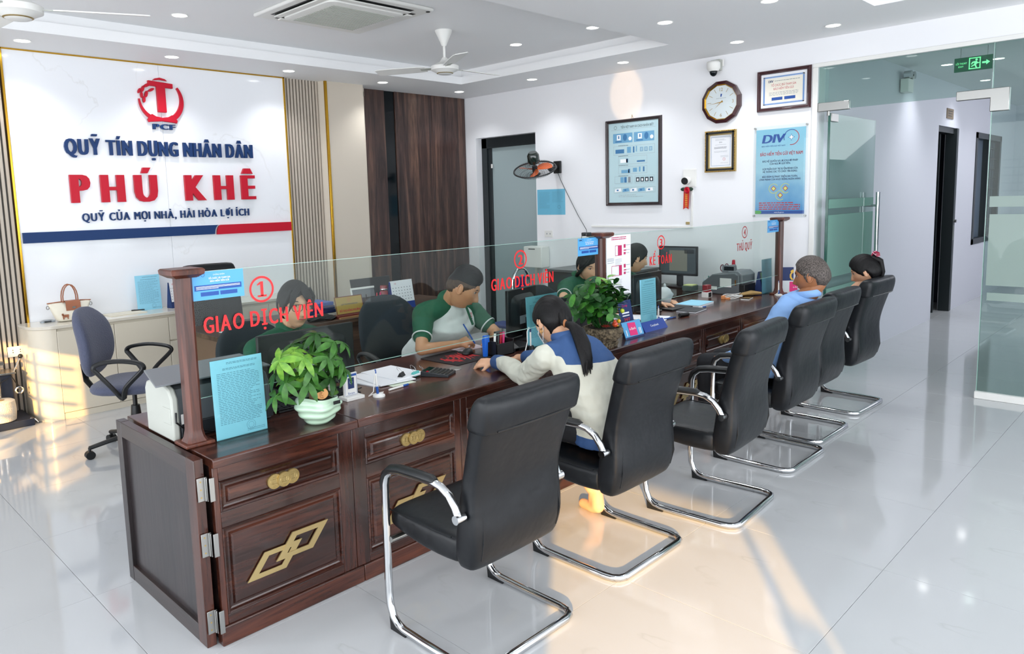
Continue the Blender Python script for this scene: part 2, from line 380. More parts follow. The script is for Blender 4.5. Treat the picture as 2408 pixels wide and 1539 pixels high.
# facade openings on the side the sun comes from and the wall behind the camera
fw = MB()
def wallrow(mb, x0, x1, segs, y0, y1, z1):
    """solid wall along Y with openings (ya, yb, za, zb)"""
    y = y0
    for ya, yb, za, zb in segs:
        mb.box(x0, x1, y, ya, 0, z1)
        if za > 0: mb.box(x0, x1, ya, yb, 0, za)
        mb.box(x0, x1, ya, yb, zb, z1); y = yb
    mb.box(x0, x1, y, y1, 0, z1)
wallrow(fw, -3.54, -3.5, [(-3.99, -3.828, 0, 2.29), (-3.812, -2.62, 0, 2.29), (2.25, 3.05, .9, 2.22)], -5.2, 7.2, 3.2)
struct('wall_facade', fw, M_['wall'], smooth=0)
struct('wall_behind', B(-3.5, XW+.2, -4.4, -4.2, 0, 3.2), M_['wall'], smooth=0)
lv = MB()
for z in (.15, .45, .75, 1.05, 1.3, 1.5, 1.68, 1.84, 1.985): lv.box(-3.60, -3.57, -3.99, -3.828, z, z+.075)
for i in range(9): lv.box(-3.60, -3.57, 2.25, 3.05, .95+i*.145, .95+i*.145+.03)
lv.box(-3.60, -3.57, 2.52, 2.56, .9, 2.22).box(-3.60, -3.57, 2.78, 2.80, .9, 2.22)
struct('window_1', lv, M_['doorframe'], smooth=0)
# corridor
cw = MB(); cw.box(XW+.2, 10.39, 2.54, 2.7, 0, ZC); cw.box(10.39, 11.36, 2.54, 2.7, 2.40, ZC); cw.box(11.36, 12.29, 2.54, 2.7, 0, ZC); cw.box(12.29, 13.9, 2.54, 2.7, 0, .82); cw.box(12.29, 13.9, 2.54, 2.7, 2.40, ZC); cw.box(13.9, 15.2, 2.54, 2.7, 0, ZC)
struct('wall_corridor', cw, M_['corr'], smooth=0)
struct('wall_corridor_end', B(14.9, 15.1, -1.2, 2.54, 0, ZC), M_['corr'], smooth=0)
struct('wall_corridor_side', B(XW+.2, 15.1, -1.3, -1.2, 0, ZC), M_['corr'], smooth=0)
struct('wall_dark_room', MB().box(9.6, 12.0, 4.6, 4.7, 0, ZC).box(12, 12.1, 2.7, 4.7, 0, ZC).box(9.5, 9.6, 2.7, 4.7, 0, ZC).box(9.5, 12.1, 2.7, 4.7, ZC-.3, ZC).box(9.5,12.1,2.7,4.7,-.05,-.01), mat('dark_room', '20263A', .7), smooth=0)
# corridor door: dark frame, narrow ajar leaf
d = thing('door_1', None, None, (10.39, 2.54, 0)); d['kind'] = 'structure'
obj('door_frame', MB().box(10.40, 10.46, 2.56, 2.66, 0, 2.40).box(11.22, 11.30, 2.53, 2.66, 0, 2.40).box(10.40, 11.30, 2.56, 2.66, 2.33, 2.40), M_['doorframe'], d)
obj('door_leaf', B(10.96, 11.0, 2.66, 3.5, 0, 2.33), M_['doorframe'], d)
obj('lock_plate', MB().box(11.245, 11.275, 2.524, 2.53, .95, 1.15).cyl((11.26, 2.50, 1.2), (11.26, 2.53, 1.2), .02), M_['steel'], d)
w2 = thing('window_2', None, None, (12.29, 2.54, .82)); w2['kind'] = 'structure'
obj('window_frame', MB().box(12.29, 12.38, 2.53, 2.66, .82, 2.40).box(13.02, 13.1, 2.53, 2.66, .82, 2.40).box(13.80, 13.9, 2.53, 2.66, .82, 2.40).box(12.29, 13.9, 2.53, 2.66, .82, .9).box(12.29, 13.9, 2.53, 2.66, 2.32, 2.40), M_['doorframe'], w2)
obj('pane', B(12.38, 13.02, 2.60, 2.61, .9, 2.32), mat('blue_grey_pane', '6F7E90', .15, coat=.5), w2); obj('pane', B(13.1, 13.80, 2.60, 2.61, .9, 2.32), bpy.data.materials['blue_grey_pane'], w2)
gb = MB()
for i in range(9): gb.box(13.1, 13.8, 2.575, 2.585, 1.0+i*.15, 1.012+i*.15)
for x in (13.25, 13.4, 13.55, 13.7): gb.box(x, x+.012, 2.575, 2.585, .9, 2.32)
obj('window_grille', gb, M_['doorframe'], w2)
pq = thing('door_plaque', 'small brown door plaque above the dark corridor doorway', 'plaque', (10.85, 2.54, 2.5))
obj('plate', B(10.70, 11.0, 2.53, 2.54, 2.5, 2.625), mat('bronze_plate', '7A6A55', .5), pq); pp = Print((10.7, 2.5295, 2.5), (1, 0, 0), (0, 0, 1))
pp.lines(M_['inkd'], .05, .25, [.03, .06, .09], .008, 3); pp.build(pq)
# transom, door leaf and side light of green glass
tr = thing('window_3', None, None, (XW+.01, 1.3, 2.35)); tr['kind'] = 'structure'
obj('transom_pane', B(XW+.02, XW+.032, 1.296, 2.555, 2.335, 2.70), M_['gglass'], tr)
sl = thing('window_4', None, None, (XW+.01, 1.28, 0)); sl['kind'] = 'structure'
obj('side_pane', B(XW+.02, XW+.032, -1.0, 1.288, .06, 2.70), M_['gglass'], sl)
obj('pane_edge', MB().box(XW+.018, XW+.034, 1.288, 1.292, .06, 2.70), M_['glassedge'], sl)
obj('bottom_channel', B(XW, XW+.05, -1.0, 1.30, 0, .055), M_['white'], sl, bevel=.004)
obj('frosted_film', MB().box(XW+.017, XW+.02, -1, 1.27, 1.49, 1.57).box(XW+.017, XW+.02, -1, 1.265, .892, 1.435).box(XW+.017, XW+.02, -1, 1.255, .776, .836), M_['frost2'], sl)
gd = thing('glass_door', 'green glass door leaf standing open into the corridor', 'door', (6.68, 2.48, 0))
obj('pane', B(6.70, 7.87, 2.464, 2.476, .01, 2.31), M_['gglass'], gd)
obj('frosted_film', MB().box(6.71, 7.86, 2.460, 2.464, 1.49, 1.57).box(6.71, 7.86, 2.460, 2.464, .875, 1.432).box(6.71, 7.86, 2.460, 2.464, .70, .78), M_['frost'], gd)
obj('glass_edge', MB().box(6.694, 6.70, 2.460, 2.480, .01, 2.31), mat('dark_green_glass_edge', '2C5A50', .1), gd)
hb = MB(); hb.cyl((7.80, 2.40, .78), (7.80, 2.40, 1.62), .019)
for z in (.95, 1.49): hb.cyl((7.80, 2.40, z), (7.80, 2.53, z), .011)
obj('handle', hb, M_['chrome'], gd)
obj('clamp', MB().box(6.70, 6.86, 2.452, 2.488, 2.24, 2.31), M_['steel'], gd, bevel=.003)
pf = thing('patch_fitting', 'brushed steel patch fitting above the open glass door hinge', 'fitting', (XW, 2.5, 2.33))
obj('plate', MB().box(XW+.005, XW+.047, 2.30, 2.56, 2.325, 2.40), M_['steel'], pf, bevel=.004); obj('pivot', MB().cyl((6.70, 2.48, 2.29), (6.70, 2.48, 2.33), .014), M_['steel'], pf)
pf = thing('patch_fitting', 'L-shaped steel fitting joining the transom to the side glass', 'fitting', (XW, 1.3, 2.3))
obj('plate', MB().prism([(1.52, 2.30), (1.30, 2.30), (1.30, 2.20), (1.18, 2.20), (1.18, 2.37), (1.52, 2.37)], XW+.003, XW+.049, 'YZ'), M_['steel'], pf, bevel=.004)
ex = thing('exit_sign', 'green emergency exit sign hanging behind the glass transom', 'sign', (6.9, 1.47, 2.55))
GR = mat('exit_green', '12523C', .4, emit=.35); GL = mat('exit_bright', '7DF0A0', .4, emit=1.2)
obj('panel', B(6.90, 6.92, 1.345, 1.600, 2.548, 2.655), GR, ex, bevel=.002)
e = Print((6.899, 1.600, 2.548), (0, -1, 0), (0, 0, 1))
e.text(GL, 'LỐI THOÁT', .012, .055, .014, .075, 'L'); e.text(GL, 'EXIT', .03, .032, .013, .035, 'L')
e.frame(GL, .100, .012, .178, .098, .007); e.poly(GL, [(.188, .046), (.215, .046), (.215, .034), (.240, .053), (.215, .072), (.215, .060), (.188, .060)])
e.ring(GL, .150, .080, .008, .0079); e.poly(GL, [(.128, .068), (.152, .070), (.160, .058), (.170, .060), (.170, .053), (.154, .050), (.148, .040), (.156, .020), (.148, .018), (.138, .038), (.118, .028), (.115, .035), (.134, .046), (.138, .058), (.126, .056), (.120, .046), (.114, .050), (.122, .066)])
e.build(ex); obj('bracket', MB().cyl((6.91, 1.38, 2.655), (6.91, 1.38, 2.94), .002).cyl((6.91, 1.56, 2.655), (6.91, 1.56, 2.94), .002), M_['steel'], ex)
el = thing('emergency_light', 'small white emergency light box seen through the transom', 'lamp', (9.0, 2.5, 2.45))
obj('body', B(8.80, 8.98, 2.45, 2.53, 2.66, 2.80), M_['white'], el, bevel=.005); obj('lens', MB().cyl((8.83, 2.43, 2.84), (8.83, 2.5, 2.84), .04).cyl((8.95, 2.43, 2.84), (8.95, 2.5, 2.84), .04), M_['chrome'], el)
# left wall cladding
def slats(x0, x1, n, label, nm):
    t = thing(nm, label, 'panel', (x0, 6.9, 0)); obj('backing', B(x0, x1, 6.87, 6.98, 0, ZC), M_['slatgap'], t)
    p = (x1-x0)/n; first = None
    for i in range(n):
        if first is None: first = o = obj('slat', MB().box(.004, p-.011, 6.85, 6.872, 0, ZC), M_['slat'], t, rel=False, smooth=0); first.data.transform(Matrix.Translation((0, -6.9, 0)))
        else: o = first.copy(); C.objects.link(o); o.parent = t
        o.location = (i*p, 0, 0)
slats(3.995, 4.40, 11, 'taupe fluted slat panel right of the marble logo wall', 'slat_panel')
slats(-.02, 1.52, 42, 'taupe fluted slat panel at the left edge, behind the binding machine', 'slat_panel')
for n, (a, b) in enumerate(((1.535, 2.737), (2.739, 3.975))):
    struct('wall_left_marble_%d' % (n+1), B(a, b, 6.83, 6.98, 0, ZC-.012), M_['marble'], smooth=0)
struct('trim_2', MB().box(1.518, 1.535, 6.82, 6.98, 0, ZC).box(3.975, 3.992, 6.82, 6.98, 0, ZC).box(1.518, 3.992, 6.82, 6.98, ZC-.012, ZC), M_['gold'], bevel=.002)
struct('wall_left_pilaster', MB().prism([(4.40, 6.98), (4.40, 6.86), (4.435, 6.775), (4.925, 6.775), (4.925, 6.98)], 0, ZC, 'XY'), M_['beige'], smooth=0)
struct('trim_3', MB().box(4.43, 4.458, 6.765, 6.80, 0, ZC), M_['gold'], bevel=.003)
struct('trim_4', MB().box(4.925, 5.05, 6.93, 7.02, 2.85, 3.1).box(4.925, 5.045, 6.93, 7.0, 0, 2.9), M_['beige'])
wp = thing('wood_panelling', 'dark walnut wall panelling with a black glass strip', 'panelling', (5.05, 7.0, 0))
for a, b in ((5.045, 5.36), (5.512, 6.074), (6.078, 6.64)): obj('panel', B(a, b, 6.97, 7.018, 0, ZC), M_['walnut'], wp, bevel=.002)
obj('glass_strip', B(5.364, 5.508, 6.985, 7.018, 0, ZC), M_['blackglass'], wp)
# ---- raised lettering ---------------------------------------------------
def letters(name, label, body, x0, x1, z, h, m, ext=.02, bold=.02, gap=.12, Y=6.83, space=.35):
    t = thing(name, label, 'lettering', ((x0+x1)/2, Y, z)); items = []; cur = 0
    for ch in body:
        if ch == ' ': cur += space; continue
        V, F, E = glyph(ch, .0); a = min(p[0] for p in V)-bold; b = max(p[0] for p in V)+bold; items.append((ch, cur, b-a)); cur += b-a+gap
    k = (x1-x0)/(cur-gap)
    for ch, c, w in items:
        mb = MB().text(ch, (x0+c*k, Y-.004, z), (1, 0, 0), (0, 0, 1), h=h, w=w*k, ext=ext, bold=bold); o = obj('letter', mb, m, t, smooth=0)
    return t
letters('sign_lettering', 'blue raised wall lettering QUỸ TÍN DỤNG NHÂN DÂN', 'QUỸ TÍN DỤNG NHÂN DÂN', 1.912, 3.590, 2.124, .137, M_['blue'], bold=.075, gap=.07, space=.34)
letters('sign_lettering', 'large red raised wall lettering PHÚ KHÊ', 'PHÚ KHÊ', 1.927, 3.590, 1.722, .250, M_['red'], .03, bold=.07, gap=.30, space=.62)
letters('sign_lettering', 'smallest blue raised wall lettering, the motto just above the stripe', 'QUỸ CỦA MỌI NHÀ, HÀI HÒA LỢI ÍCH', 2.0, 3.512, 1.565, .072, M_['blue'], .015, bold=.03, gap=.14, space=.38)
letters('sign_lettering', 'blue raised letters PCF under the round red emblem', 'PCF', 2.645, 2.846, 2.362, .050, M_['blue'], .02, bold=.06, gap=.06)
sb = thing('wall_stripe', 'blue and red raised stripe under the wall lettering', 'stripe', (2.76, 6.83, 1.44))
arc = [(3.145+.045*(1-cos(t*pi/2/8)), 1.395+.09*sin(t*pi/2/8)) for t in range(9)]
obj('stripe_piece', MB().prism([(1.548, 1.406), (3.145, 1.40)]+arc[1:]+[(1.548, 1.492)], 6.805, 6.828), M_['blue'], sb, smooth=0)
arc2 = [(a+.022, b) for a, b in arc]
obj('stripe_piece', MB().prism([(3.966, 1.395), (3.966, 1.483)]+arc2[::-1], 6.805, 6.828), M_['red'], sb, smooth=0)
em = thing('emblem', 'round red emblem with a large T above the blue letters', 'emblem', (2.735, 6.83, 2.62))
def zring(mb, cx, cz, r0, r1, a0, a1, y0, y1, n=26, sx=1, w=None):
    rings = []
    for i in range(n+1):
        a = a0+(a1-a0)*i/n; u = i/n; t = (r1-r0)*(w(u) if w else 1); ca, sa = cos(a)*sx, sin(a)
        rings.append([(cx+(r1-t)*ca, y0, cz+(r1-t)*sa), (cx+r1*ca, y0, cz+r1*sa), (cx+r1*ca, y1, cz+r1*sa), (cx+(r1-t)*ca, y1, cz+(r1-t)*sa)])
    mb.loft(rings)
Y0, Y1 = 6.806, 6.828
er = MB(); zring(er, 2.737, 2.615, .155, .200, radians(40), radians(-68), Y0, Y1, w=lambda u: .35+.65*sin(pi*min(u*1.1, 1)*.5)); zring(er, 2.737, 2.615, .158, .196, radians(178), radians(248), Y0, Y1, w=lambda u: .25+.75*u)
obj('ring', er, M_['red'], em)
obj('top_arc', MB().prism([(2.675, 2.790), (2.69, 2.806), (2.735, 2.817), (2.78, 2.808), (2.80, 2.792), (2.735, 2.798)], Y0, Y1), M_['red'], em)
obj('letter', MB().prism([(2.628, 2.785), (2.845, 2.770), (2.845, 2.728), (2.775, 2.731), (2.775, 2.512), (2.700, 2.512), (2.700, 2.737), (2.632, 2.740)], Y0-.01, Y1), M_['red'], em, smooth=0, bevel=.004)
obj('stand', MB().prism([(2.612, 2.42), (2.628, 2.425), (2.735, 2.434), (2.842, 2.425), (2.862, 2.42), (2.870, 2.445), (2.825, 2.495), (2.79, 2.475), (2.735, 2.466), (2.68, 2.475), (2.645, 2.495), (2.602, 2.445)], Y0-.004, Y1), M_['red'], em, smooth=0, bevel=.004)
for i, (x, z, r, a) in enumerate(((2.620, 2.742, .028, .5), (2.582, 2.708, .026, 1.2), (2.655, 2.705, .024, .5), (2.61, 2.665, .026, 1.3), (2.57, 2.655, .022, 1.6), (2.588, 2.618, .024, 1.5), (2.552, 2.69, .020, 1.2))):
    obj('leaf', MB().prism([(x+cos(a)*r*1.2*cos(t*pi/5)-sin(a)*r*.5*sin(t*pi/5), z+sin(a)*r*1.2*cos(t*pi/5)+cos(a)*r*.5*sin(t*pi/5)) for t in range(10)], Y0, Y1), M_['red'], em)
# right wall door (recess)
d2 = thing('door_2', None, None, (XW, 6.3, 0)); d2['kind'] = 'structure'
obj('door_frame', MB().box(XW+.10, XW+.18, 6.70, 6.80, 0, 2.425).box(XW+.10, XW+.18, 5.79, 6.80, 2.30, 2.425).box(XW+.12, XW+.18, 6.64, 6.70, 0, 2.30), M_['doorframe'], d2, bevel=.003)
obj('pane', B(XW+.14, XW+.16, 5.79, 6.64, 0, 2.30), M_['doorglass'], d2); obj('door_latch', B(XW+.10, XW+.12, 6.61, 6.63, 2.05, 2.1), M_['white'], d2)
# ---------------------------------------------------------------- ceiling things
def spot(x, y, z, p=14):
    l = bpy.data.lights.new('downlight', 'SPOT'); l.energy = p; l.spot_size = radians(120); l.spot_blend = .9; l.shadow_soft_size = .05; l.color = (.95, .97, 1)
    o = bpy.data.objects.new('downlight_lamp', l); C.objects.link(o); o.location = (x, y, z-.03)
dl0 = thing('downlight', None, 'lamp', (0, 0, 0))
obj('rim', MB().lathe([(.052, 0), (.060, -.004), (.060, .0), (.052, .0)], seg=24), M_['white'], dl0)
obj('lens', MB().lathe([(0.001, -.002), (.051, -.002), (.051, .0), (.001, .0)], seg=24), M_['light'], dl0)
DL = [(1.606, 6.495, 0, 'first downlight above the marble logo wall, at the left edge'), (2.712, 6.454, 0, 'downlight above the round red emblem'), (3.846, 6.479, 0, 'downlight above the fluted slat panel right of the logo wall'),
 (5.002, 6.516, 0, 'downlight above the left edge of the walnut panelling'), (6.165, 6.553, 0, 'downlight in the corner where walnut panelling meets the white wall'),
 (6.209, 5.438, 0, 'downlight above the recessed frosted door'), (6.183, 4.237, 0, 'downlight above the large framed banknote poster'), (6.193, 3.073, 0, 'downlight above the wall clock and dome camera'), (6.223, 2.288, 0, 'downlight above the corner of the glass transom'),
 (5.074, 2.287, 0, 'downlight at the top edge of the photo, right of centre'), (5.05, 3.081, 0, 'downlight between the two recessed trays, nearer the clock'), (5.332, 3.963, 1, 'downlight in the recessed tray nearest its right corner'), (5.312, 4.845, 1, 'downlight in the recessed tray right of the ceiling fan'), (2.47, 5.68, 1, 'downlight in the recessed tray left of the air conditioner'), (3.9, 3.08, 0, 'downlight between the trays cut by the top of the photo'),
 (9.198, 2.2, 0, 'corridor downlight nearest the transom corner'), (9.235, 1.75, 0, 'corridor downlight under the exit sign bracket'), (10.96, 2.2, 0, 'corridor downlight left of the L-shaped steel fitting'), (11.95, 1.9, 0, 'corridor downlight below the exit sign'), (10.284, 1.5, 0, 'corridor downlight right of the exit sign, beside the glass joint'), (13.0, 1.7, 0, 'farthest corridor downlight, at the right edge'), (9.393, .9, 0, 'large corridor downlight at the upper right edge')]
for i, (x, y, up, lab) in enumerate(DL):
    o = dl0 if i == 0 else dup(dl0); z = 3.10 if up else ZC; o.location = (x, y, z); tag(o, lab, 'lamp', 'recessed ceiling downlights'); spot(x, y, z, 16 if x > 7 else 17)
for x, y in ((1.3, -1), (3.8, -1), (1.3, 1.2), (3.8, 1.2), (0, 3.5), (2.7, 3.2)): spot(x, y, ZC, 20)
ac = thing('cassette_air_conditioner', 'white ceiling cassette air conditioner with square grille', 'air conditioner', (3.345, 4.80, 3.10))
h = .485
obj('panel', MB().prism([(-h, -h), (h, -h), (h, h), (-h, h)], -.028, 0, 'XY'), M_['white'], ac, rel=False, bevel=.012)
obj('air_slot', MB().box(-.34, .34, -.42, -.36, -.0290, -.02).box(-.34, .34, .36, .42, -.0290, -.02).box(-.42, -.36, -.34, .34, -.0290, -.02).box(.36, .42, -.34, .34, -.0290, -.02), M_['black'], ac, rel=False)
for a in range(4):
    m = Matrix.Rotation(a*pi/2, 4, 'Z'); obj('vane', MB().box(-.33, .33, .345, .398, -.046, -.036, Matrix.Rotation(a*pi/2, 4, 'Z')), M_['white'], ac, rel=False, bevel=.004)
def rrect(a, b, r, n=6):
    return [(sx*(a-r)+r*cos(t+k*pi/2), sy*(b-r)+r*sin(t+k*pi/2)) for k, (sx, sy) in enumerate(((1, 1), (-1, 1), (-1, -1), (1, -1))) for t in [j*pi/2/n for j in range(n+1)]]
gl = MB(); gl.loft([[(x, y, -.03) for x, y in rrect(.34, .34, .07)], [(x, y, -.052) for x, y in rrect(.335, .335, .07)], [(x, y, -.058) for x, y in rrect(.31, .31, .06)]]); obj('grille_cover', gl, M_['white'], ac, rel=False)
gm = MB()
for i in range(22): gm.box(-.27, .27, -.27+i*.0255, -.262+i*.0255, -.0625, -.057)
obj('grille_rib', gm, M_['offwhite'], ac, rel=False); obj('sensor', MB().cyl((.45, -.45, -.032), (.45, -.45, -.026), .016), M_['black'], ac, rel=False)
def ceiling_fan(loc, ztop, rot, label):
    t = thing('ceiling_fan', label, 'fan', loc, 0, 'white ceiling fans'); z = loc[2]; H = ztop-z
    obj('canopy', MB().lathe([(.001, H), (.075, H), (.072, H-.012), (.018, H-.13), (.001, H-.13)]), M_['white'], t, rel=False)
    obj('rod', MB().cyl((0, 0, .06), (0, 0, H-.12), .011), M_['white'], t, rel=False)
    obj('motor', MB().lathe([(.001, -.055), (.055, -.055), (.085, -.035), (.118, -.02), (.120, .012), (.085, .03), (.045, .05), (.02, .085), (.001, .085)], seg=32), M_['white'], t, rel=False)
    obj('trim_ring', MB().lathe([(.066, -.050), (.072, -.046), (.066, -.042)]), M_['brass'], t, rel=False)
    for i in range(3):
        a = radians(rot+120*i); Mx = Matrix.Rotation(a, 4, 'Z') @ Matrix.Rotation(radians(11), 4, 'X')
        b = MB(); b.loft([[Mx @ Vector(p) for p in ((x, -w, -.003), (x, w, -.003), (x, w, .003), (x, -w, .003))] for x, w in ((.17, .05), (.24, .062), (.45, .066), (.60, .064), (.63, .05))]); bl = obj('blade', b, M_['white'], t, rel=False)
        obj('blade_bracket', MB().box(.10, .22, -.022, .022, -.004, .002, Mx), M_['offwhite'], bl, rel=False)
    return t
ceiling_fan((4.386, 4.834, 2.79), 3.10, 0, 'white three-blade ceiling fan hanging in front of the tray corner')
ceiling_fan((1.10, 4.48, 2.70), 3.10, -24, 'white ceiling fan cut off by the top left corner of the photo')
# ---------------------------------------------------------------- right wall things (plane x = 6.65, seen facing +X: right is -Y)
R, U = (0, -1, 0), (0, 0, 1)
def wallbox(mb, y1, y0, z0, z1, d0, d1): return mb.box(XW-d1, XW-d0, y0, y1, z0, z1)
def picture(name, label, ya, yb, z0, z1, fw_, fm, sheet, d=.028, gloss=True):
    """ya = left edge (greater Y), yb = right edge"""
    t = thing(name, label, 'picture', (XW, (ya+yb)/2, z0))
    m = MB(); prof = [(0, 0), (d, .006), (d, fw_*.45), (d*.72, fw_*.6), (d*.8, fw_*.85), (d*.4, fw_)]
    def rr(off): return [(ya-off, z0+off), (yb+off, z0+off), (yb+off, z1-off), (ya-off, z1-off)]
    rings = [[(XW-dd, y, z) for y, z in rr(off)] for dd, off in prof]
    f = MB(); n = 4; v = [p for r in rings for p in r]; ff = []
    for i in range(len(rings)-1):
        for k in range(4): ff.append((i*4+k, i*4+(k+1) % 4, (i+1)*4+(k+1) % 4, (i+1)*4+k))
    f.add(v, ff); obj('frame', f, fm, t, smooth=20)
    wallbox(m, ya-fw_+.004, yb+fw_-.004, z0+fw_-.004, z1-fw_+.004, .004, .010); obj('sheet', m, sheet, t)
    return t, Print((XW-.0102, ya-fw_, z0+fw_), R, U), ya-yb-2*fw_, z1-z0-2*fw_
t, p, w, h = picture('framed_poster', 'tall dark-framed pale blue banknote recognition poster on the white wall', 4.774, 4.088, 1.545, 2.455, .038, M_['framedark'], mat('pale_blue_sheet', 'B9D6DC', .3, coat=.5))
p.text(M_['inkd'], 'TIỀN VIỆT NAM VÀ CÁCH NHẬN BIẾT', w*.58, h*.93, .026, w*.66); p.ring(M_['inkd'], w*.14, h*.945, .018, .003); p.rect(M_['inkg'], w*.05, h*.915, w*.95, h*.917)
BN = mat('banknote_blue', '6FA6C9', .5); BD = mat('banknote_dark', '3F78A8', .5)
def note(x, y, a, b):
    p.rect(BN, x, y, x+a, y+b); p.ring(BD, x+a*.62, y+b*.55, b*.36, b*.34, sx=.7, z=.0012); p.ring(M_['inkw'], x+a*.88, y+b*.4, b*.2, b*.19, z=.0012)
    p.rect(BD, x+a*.12, y+b*.1, x+a*.45, y+b*.22, .0012); p.rect(M_['inkw'], x+a*.2, y+b*.3, x+a*.4, y+b*.85, .0011); p.rect(BD, x+a*.27, y+b*.45, x+a*.33, y+b*.75, .0014)
note(w*.09, h*.75, w*.40, h*.12); note(w*.52, h*.75, w*.40, h*.12)
def box2(x, y, a, b): p.frame(M_['inkg'], w*x, h*y, w*(x+a), h*(y+b), .0015)
box2(.10, .60, .83, .11); box2(.20, .48, .58, .10); box2(.20, .36, .58, .09); box2(.12, .24, .36, .09); box2(.54, .24, .38, .09); box2(.10, .12, .84, .07)
for x, y, a, b, m in ((.14, .62, .18, .05, BD), (.38, .62, .08, .075, BN), (.50, .62, .03, .075, BD), (.56, .63, .02, .07, BN), (.24, .50, .15, .045, M_['inkw']), (.36, .50, .04, .05, BD), (.58, .50, .16, .02, BD), (.26, .37, .16, .04, BN), (.40, .37, .04, .05, BD), (.50, .38, .08, .05, BN), (.62, .38, .03, .06, BN), (.70, .38, .03, .06, BD), (.24, .25, .07, .07, BN), (.32, .25, .05, .07, BD), (.40, .25, .05, .07, M_['inkg'])):
    p.rect(m, w*x, h*y, w*(x+a), h*(y+b), .0012)
for i in range(3): p.frame(BN, w*(.64+.09*i), h*.63, w*(.70+.09*i), h*.68, .006); p.ring(BN, w*(.67+.09*i), h*.655, .010, .003)
for i in range(4): p.rect(M_['inkd'], w*(.56+.09*i), h*.255, w*(.63+.09*i), h*.31); p.rect(M_['inkw'], w*(.58+.09*i), h*.265, w*(.61+.09*i), h*.295, .0014)
for i in range(5): p.poly(BN if i % 2 else M_['inkw'], [(w*(.12+.16*i), h*.13), (w*(.26+.16*i), h*.14), (w*(.25+.16*i), h*.18), (w*(.13+.16*i), h*.17)], .0012); p.rect(BD, w*(.16+.16*i), h*.145, w*(.20+.16*i), h*.165, .0015)
for y in (.715, .585, .465, .335): p.lines(M_['inkd'], w*.2, w*.4, [h*y], .004, 5, False)
p.lines(M_['inkg'], w*.2, w*.7, [h*.09, h*.07], .003, 8)
p.build(t); obj('hook', MB().tube([(XW-.01, 4.43, 2.455), (XW-.012, 4.44, 2.49), (XW-.01, 4.45, 2.455)], .0025, 6), M_['brass'], t)
t, p, w, h = picture('framed_certificate', 'mahogany-framed landscape certificate with blue ornate border, beside the clock', 3.092, 2.611, 2.37, 2.735, .036, M_['framered'], M_['paper'])
p.frame(mat('certificate_blue', '6C93C8', .5), w*.05, h*.08, w*.95, h*.92, .014, .0008)
ZZ = bpy.data.materials['certificate_blue']
for i in range(30):
    for yy in (.095, .905): p.ring(M_['inkw'], w*(.07+.0297*i), h*yy+(.007 if yy < .5 else -.007), .004, .0015, n=8, z=.0012)
p.rect(mat('cream_sheet', 'EFEBDD', .5), w*.09, h*.14, w*.91, h*.86, .0004)
p.text(M_['blue'], 'DIV', w*.22, h*.74, .022, .045, bold=.04); p.lines(M_['inkg'], w*.30, w*.85, [h*.77], .005, 4, False)
p.text(M_['inkr'], 'TỔ CHỨC ĐÃ THAM GIA', w*.5, h*.62, .020, w*.55); p.text(M_['inkr'], 'BẢO HIỂM TIỀN GỬI', w*.5, h*.51, .020, w*.44)
p.lines(M_['inkg'], w*.18, w*.82, [h*.43, h*.39, h*.35], .0035, 6); p.rect(M_['bluebar'], w*.24, h*.20, w*.48, h*.29); p.rect(M_['bluebar'], w*.52, h*.20, w*.76, h*.29); p.lines(M_['inkw'], w*.27, w*.46, [h*.24], .006, 7, z if False else False) if False else None
p.build(t)
t, p, w, h = picture('framed_certificate', 'small gold and black framed portrait certificate under the wall clock', 3.600, 3.289, 1.853, 2.245, .045, M_['brass'], M_['paper'], .03)
bk = MB(); q = .013
for a, b, c_, d_ in ((3.600-q, 3.289+q, 1.853+q, 1.853+.032), (3.600-q, 3.289+q, 2.245-.032, 2.245-q), (3.600-q, 3.600-.032, 1.853+q, 2.245-q), (3.289+.032, 3.289+q, 1.853+q, 2.245-q)): wallbox(bk, a, b, c_, d_, .02, .034)
obj('black_moulding', bk, M_['black'], t, bevel=.002)
bd = MB()
for i in range(26):
    for yy in (3.594, 3.295): bd.ell((XW-.030, yy, 1.862+i*.0150), (.006, .006, .006), nu=6, nv=4)
for i in range(20):
    for zz in (1.859, 2.239): bd.ell((XW-.030, 3.594-i*.0157, zz), (.006, .006, .006), nu=6, nv=4)
obj('beading', bd, M_['gold'], t)
p.frame(ZZ, w*.06, h*.05, w*.94, h*.95, .0025); p.text(M_['inkd'], 'DIV', w*.5, h*.76, .011, .03); p.lines(M_['inkg'], w*.25, w*.75, [h*.87, h*.84, h*.70], .002, 3); p.lines(M_['inkd'], w*.2, w*.8, [h*.62, h*.585], .0035, 4); p.lines(M_['inkg'], w*.2, w*.8, [h*.50, h*.47], .002, 5); p.ring(M_['inkr'], w*.66, h*.25, .014, .0015); p.ring(M_['inkr'], w*.66, h*.25, .008, .001); p.lines(M_['inkg'], w*.5, w*.85, [h*.35, h*.32, h*.13], .002, 6); p.build(t)
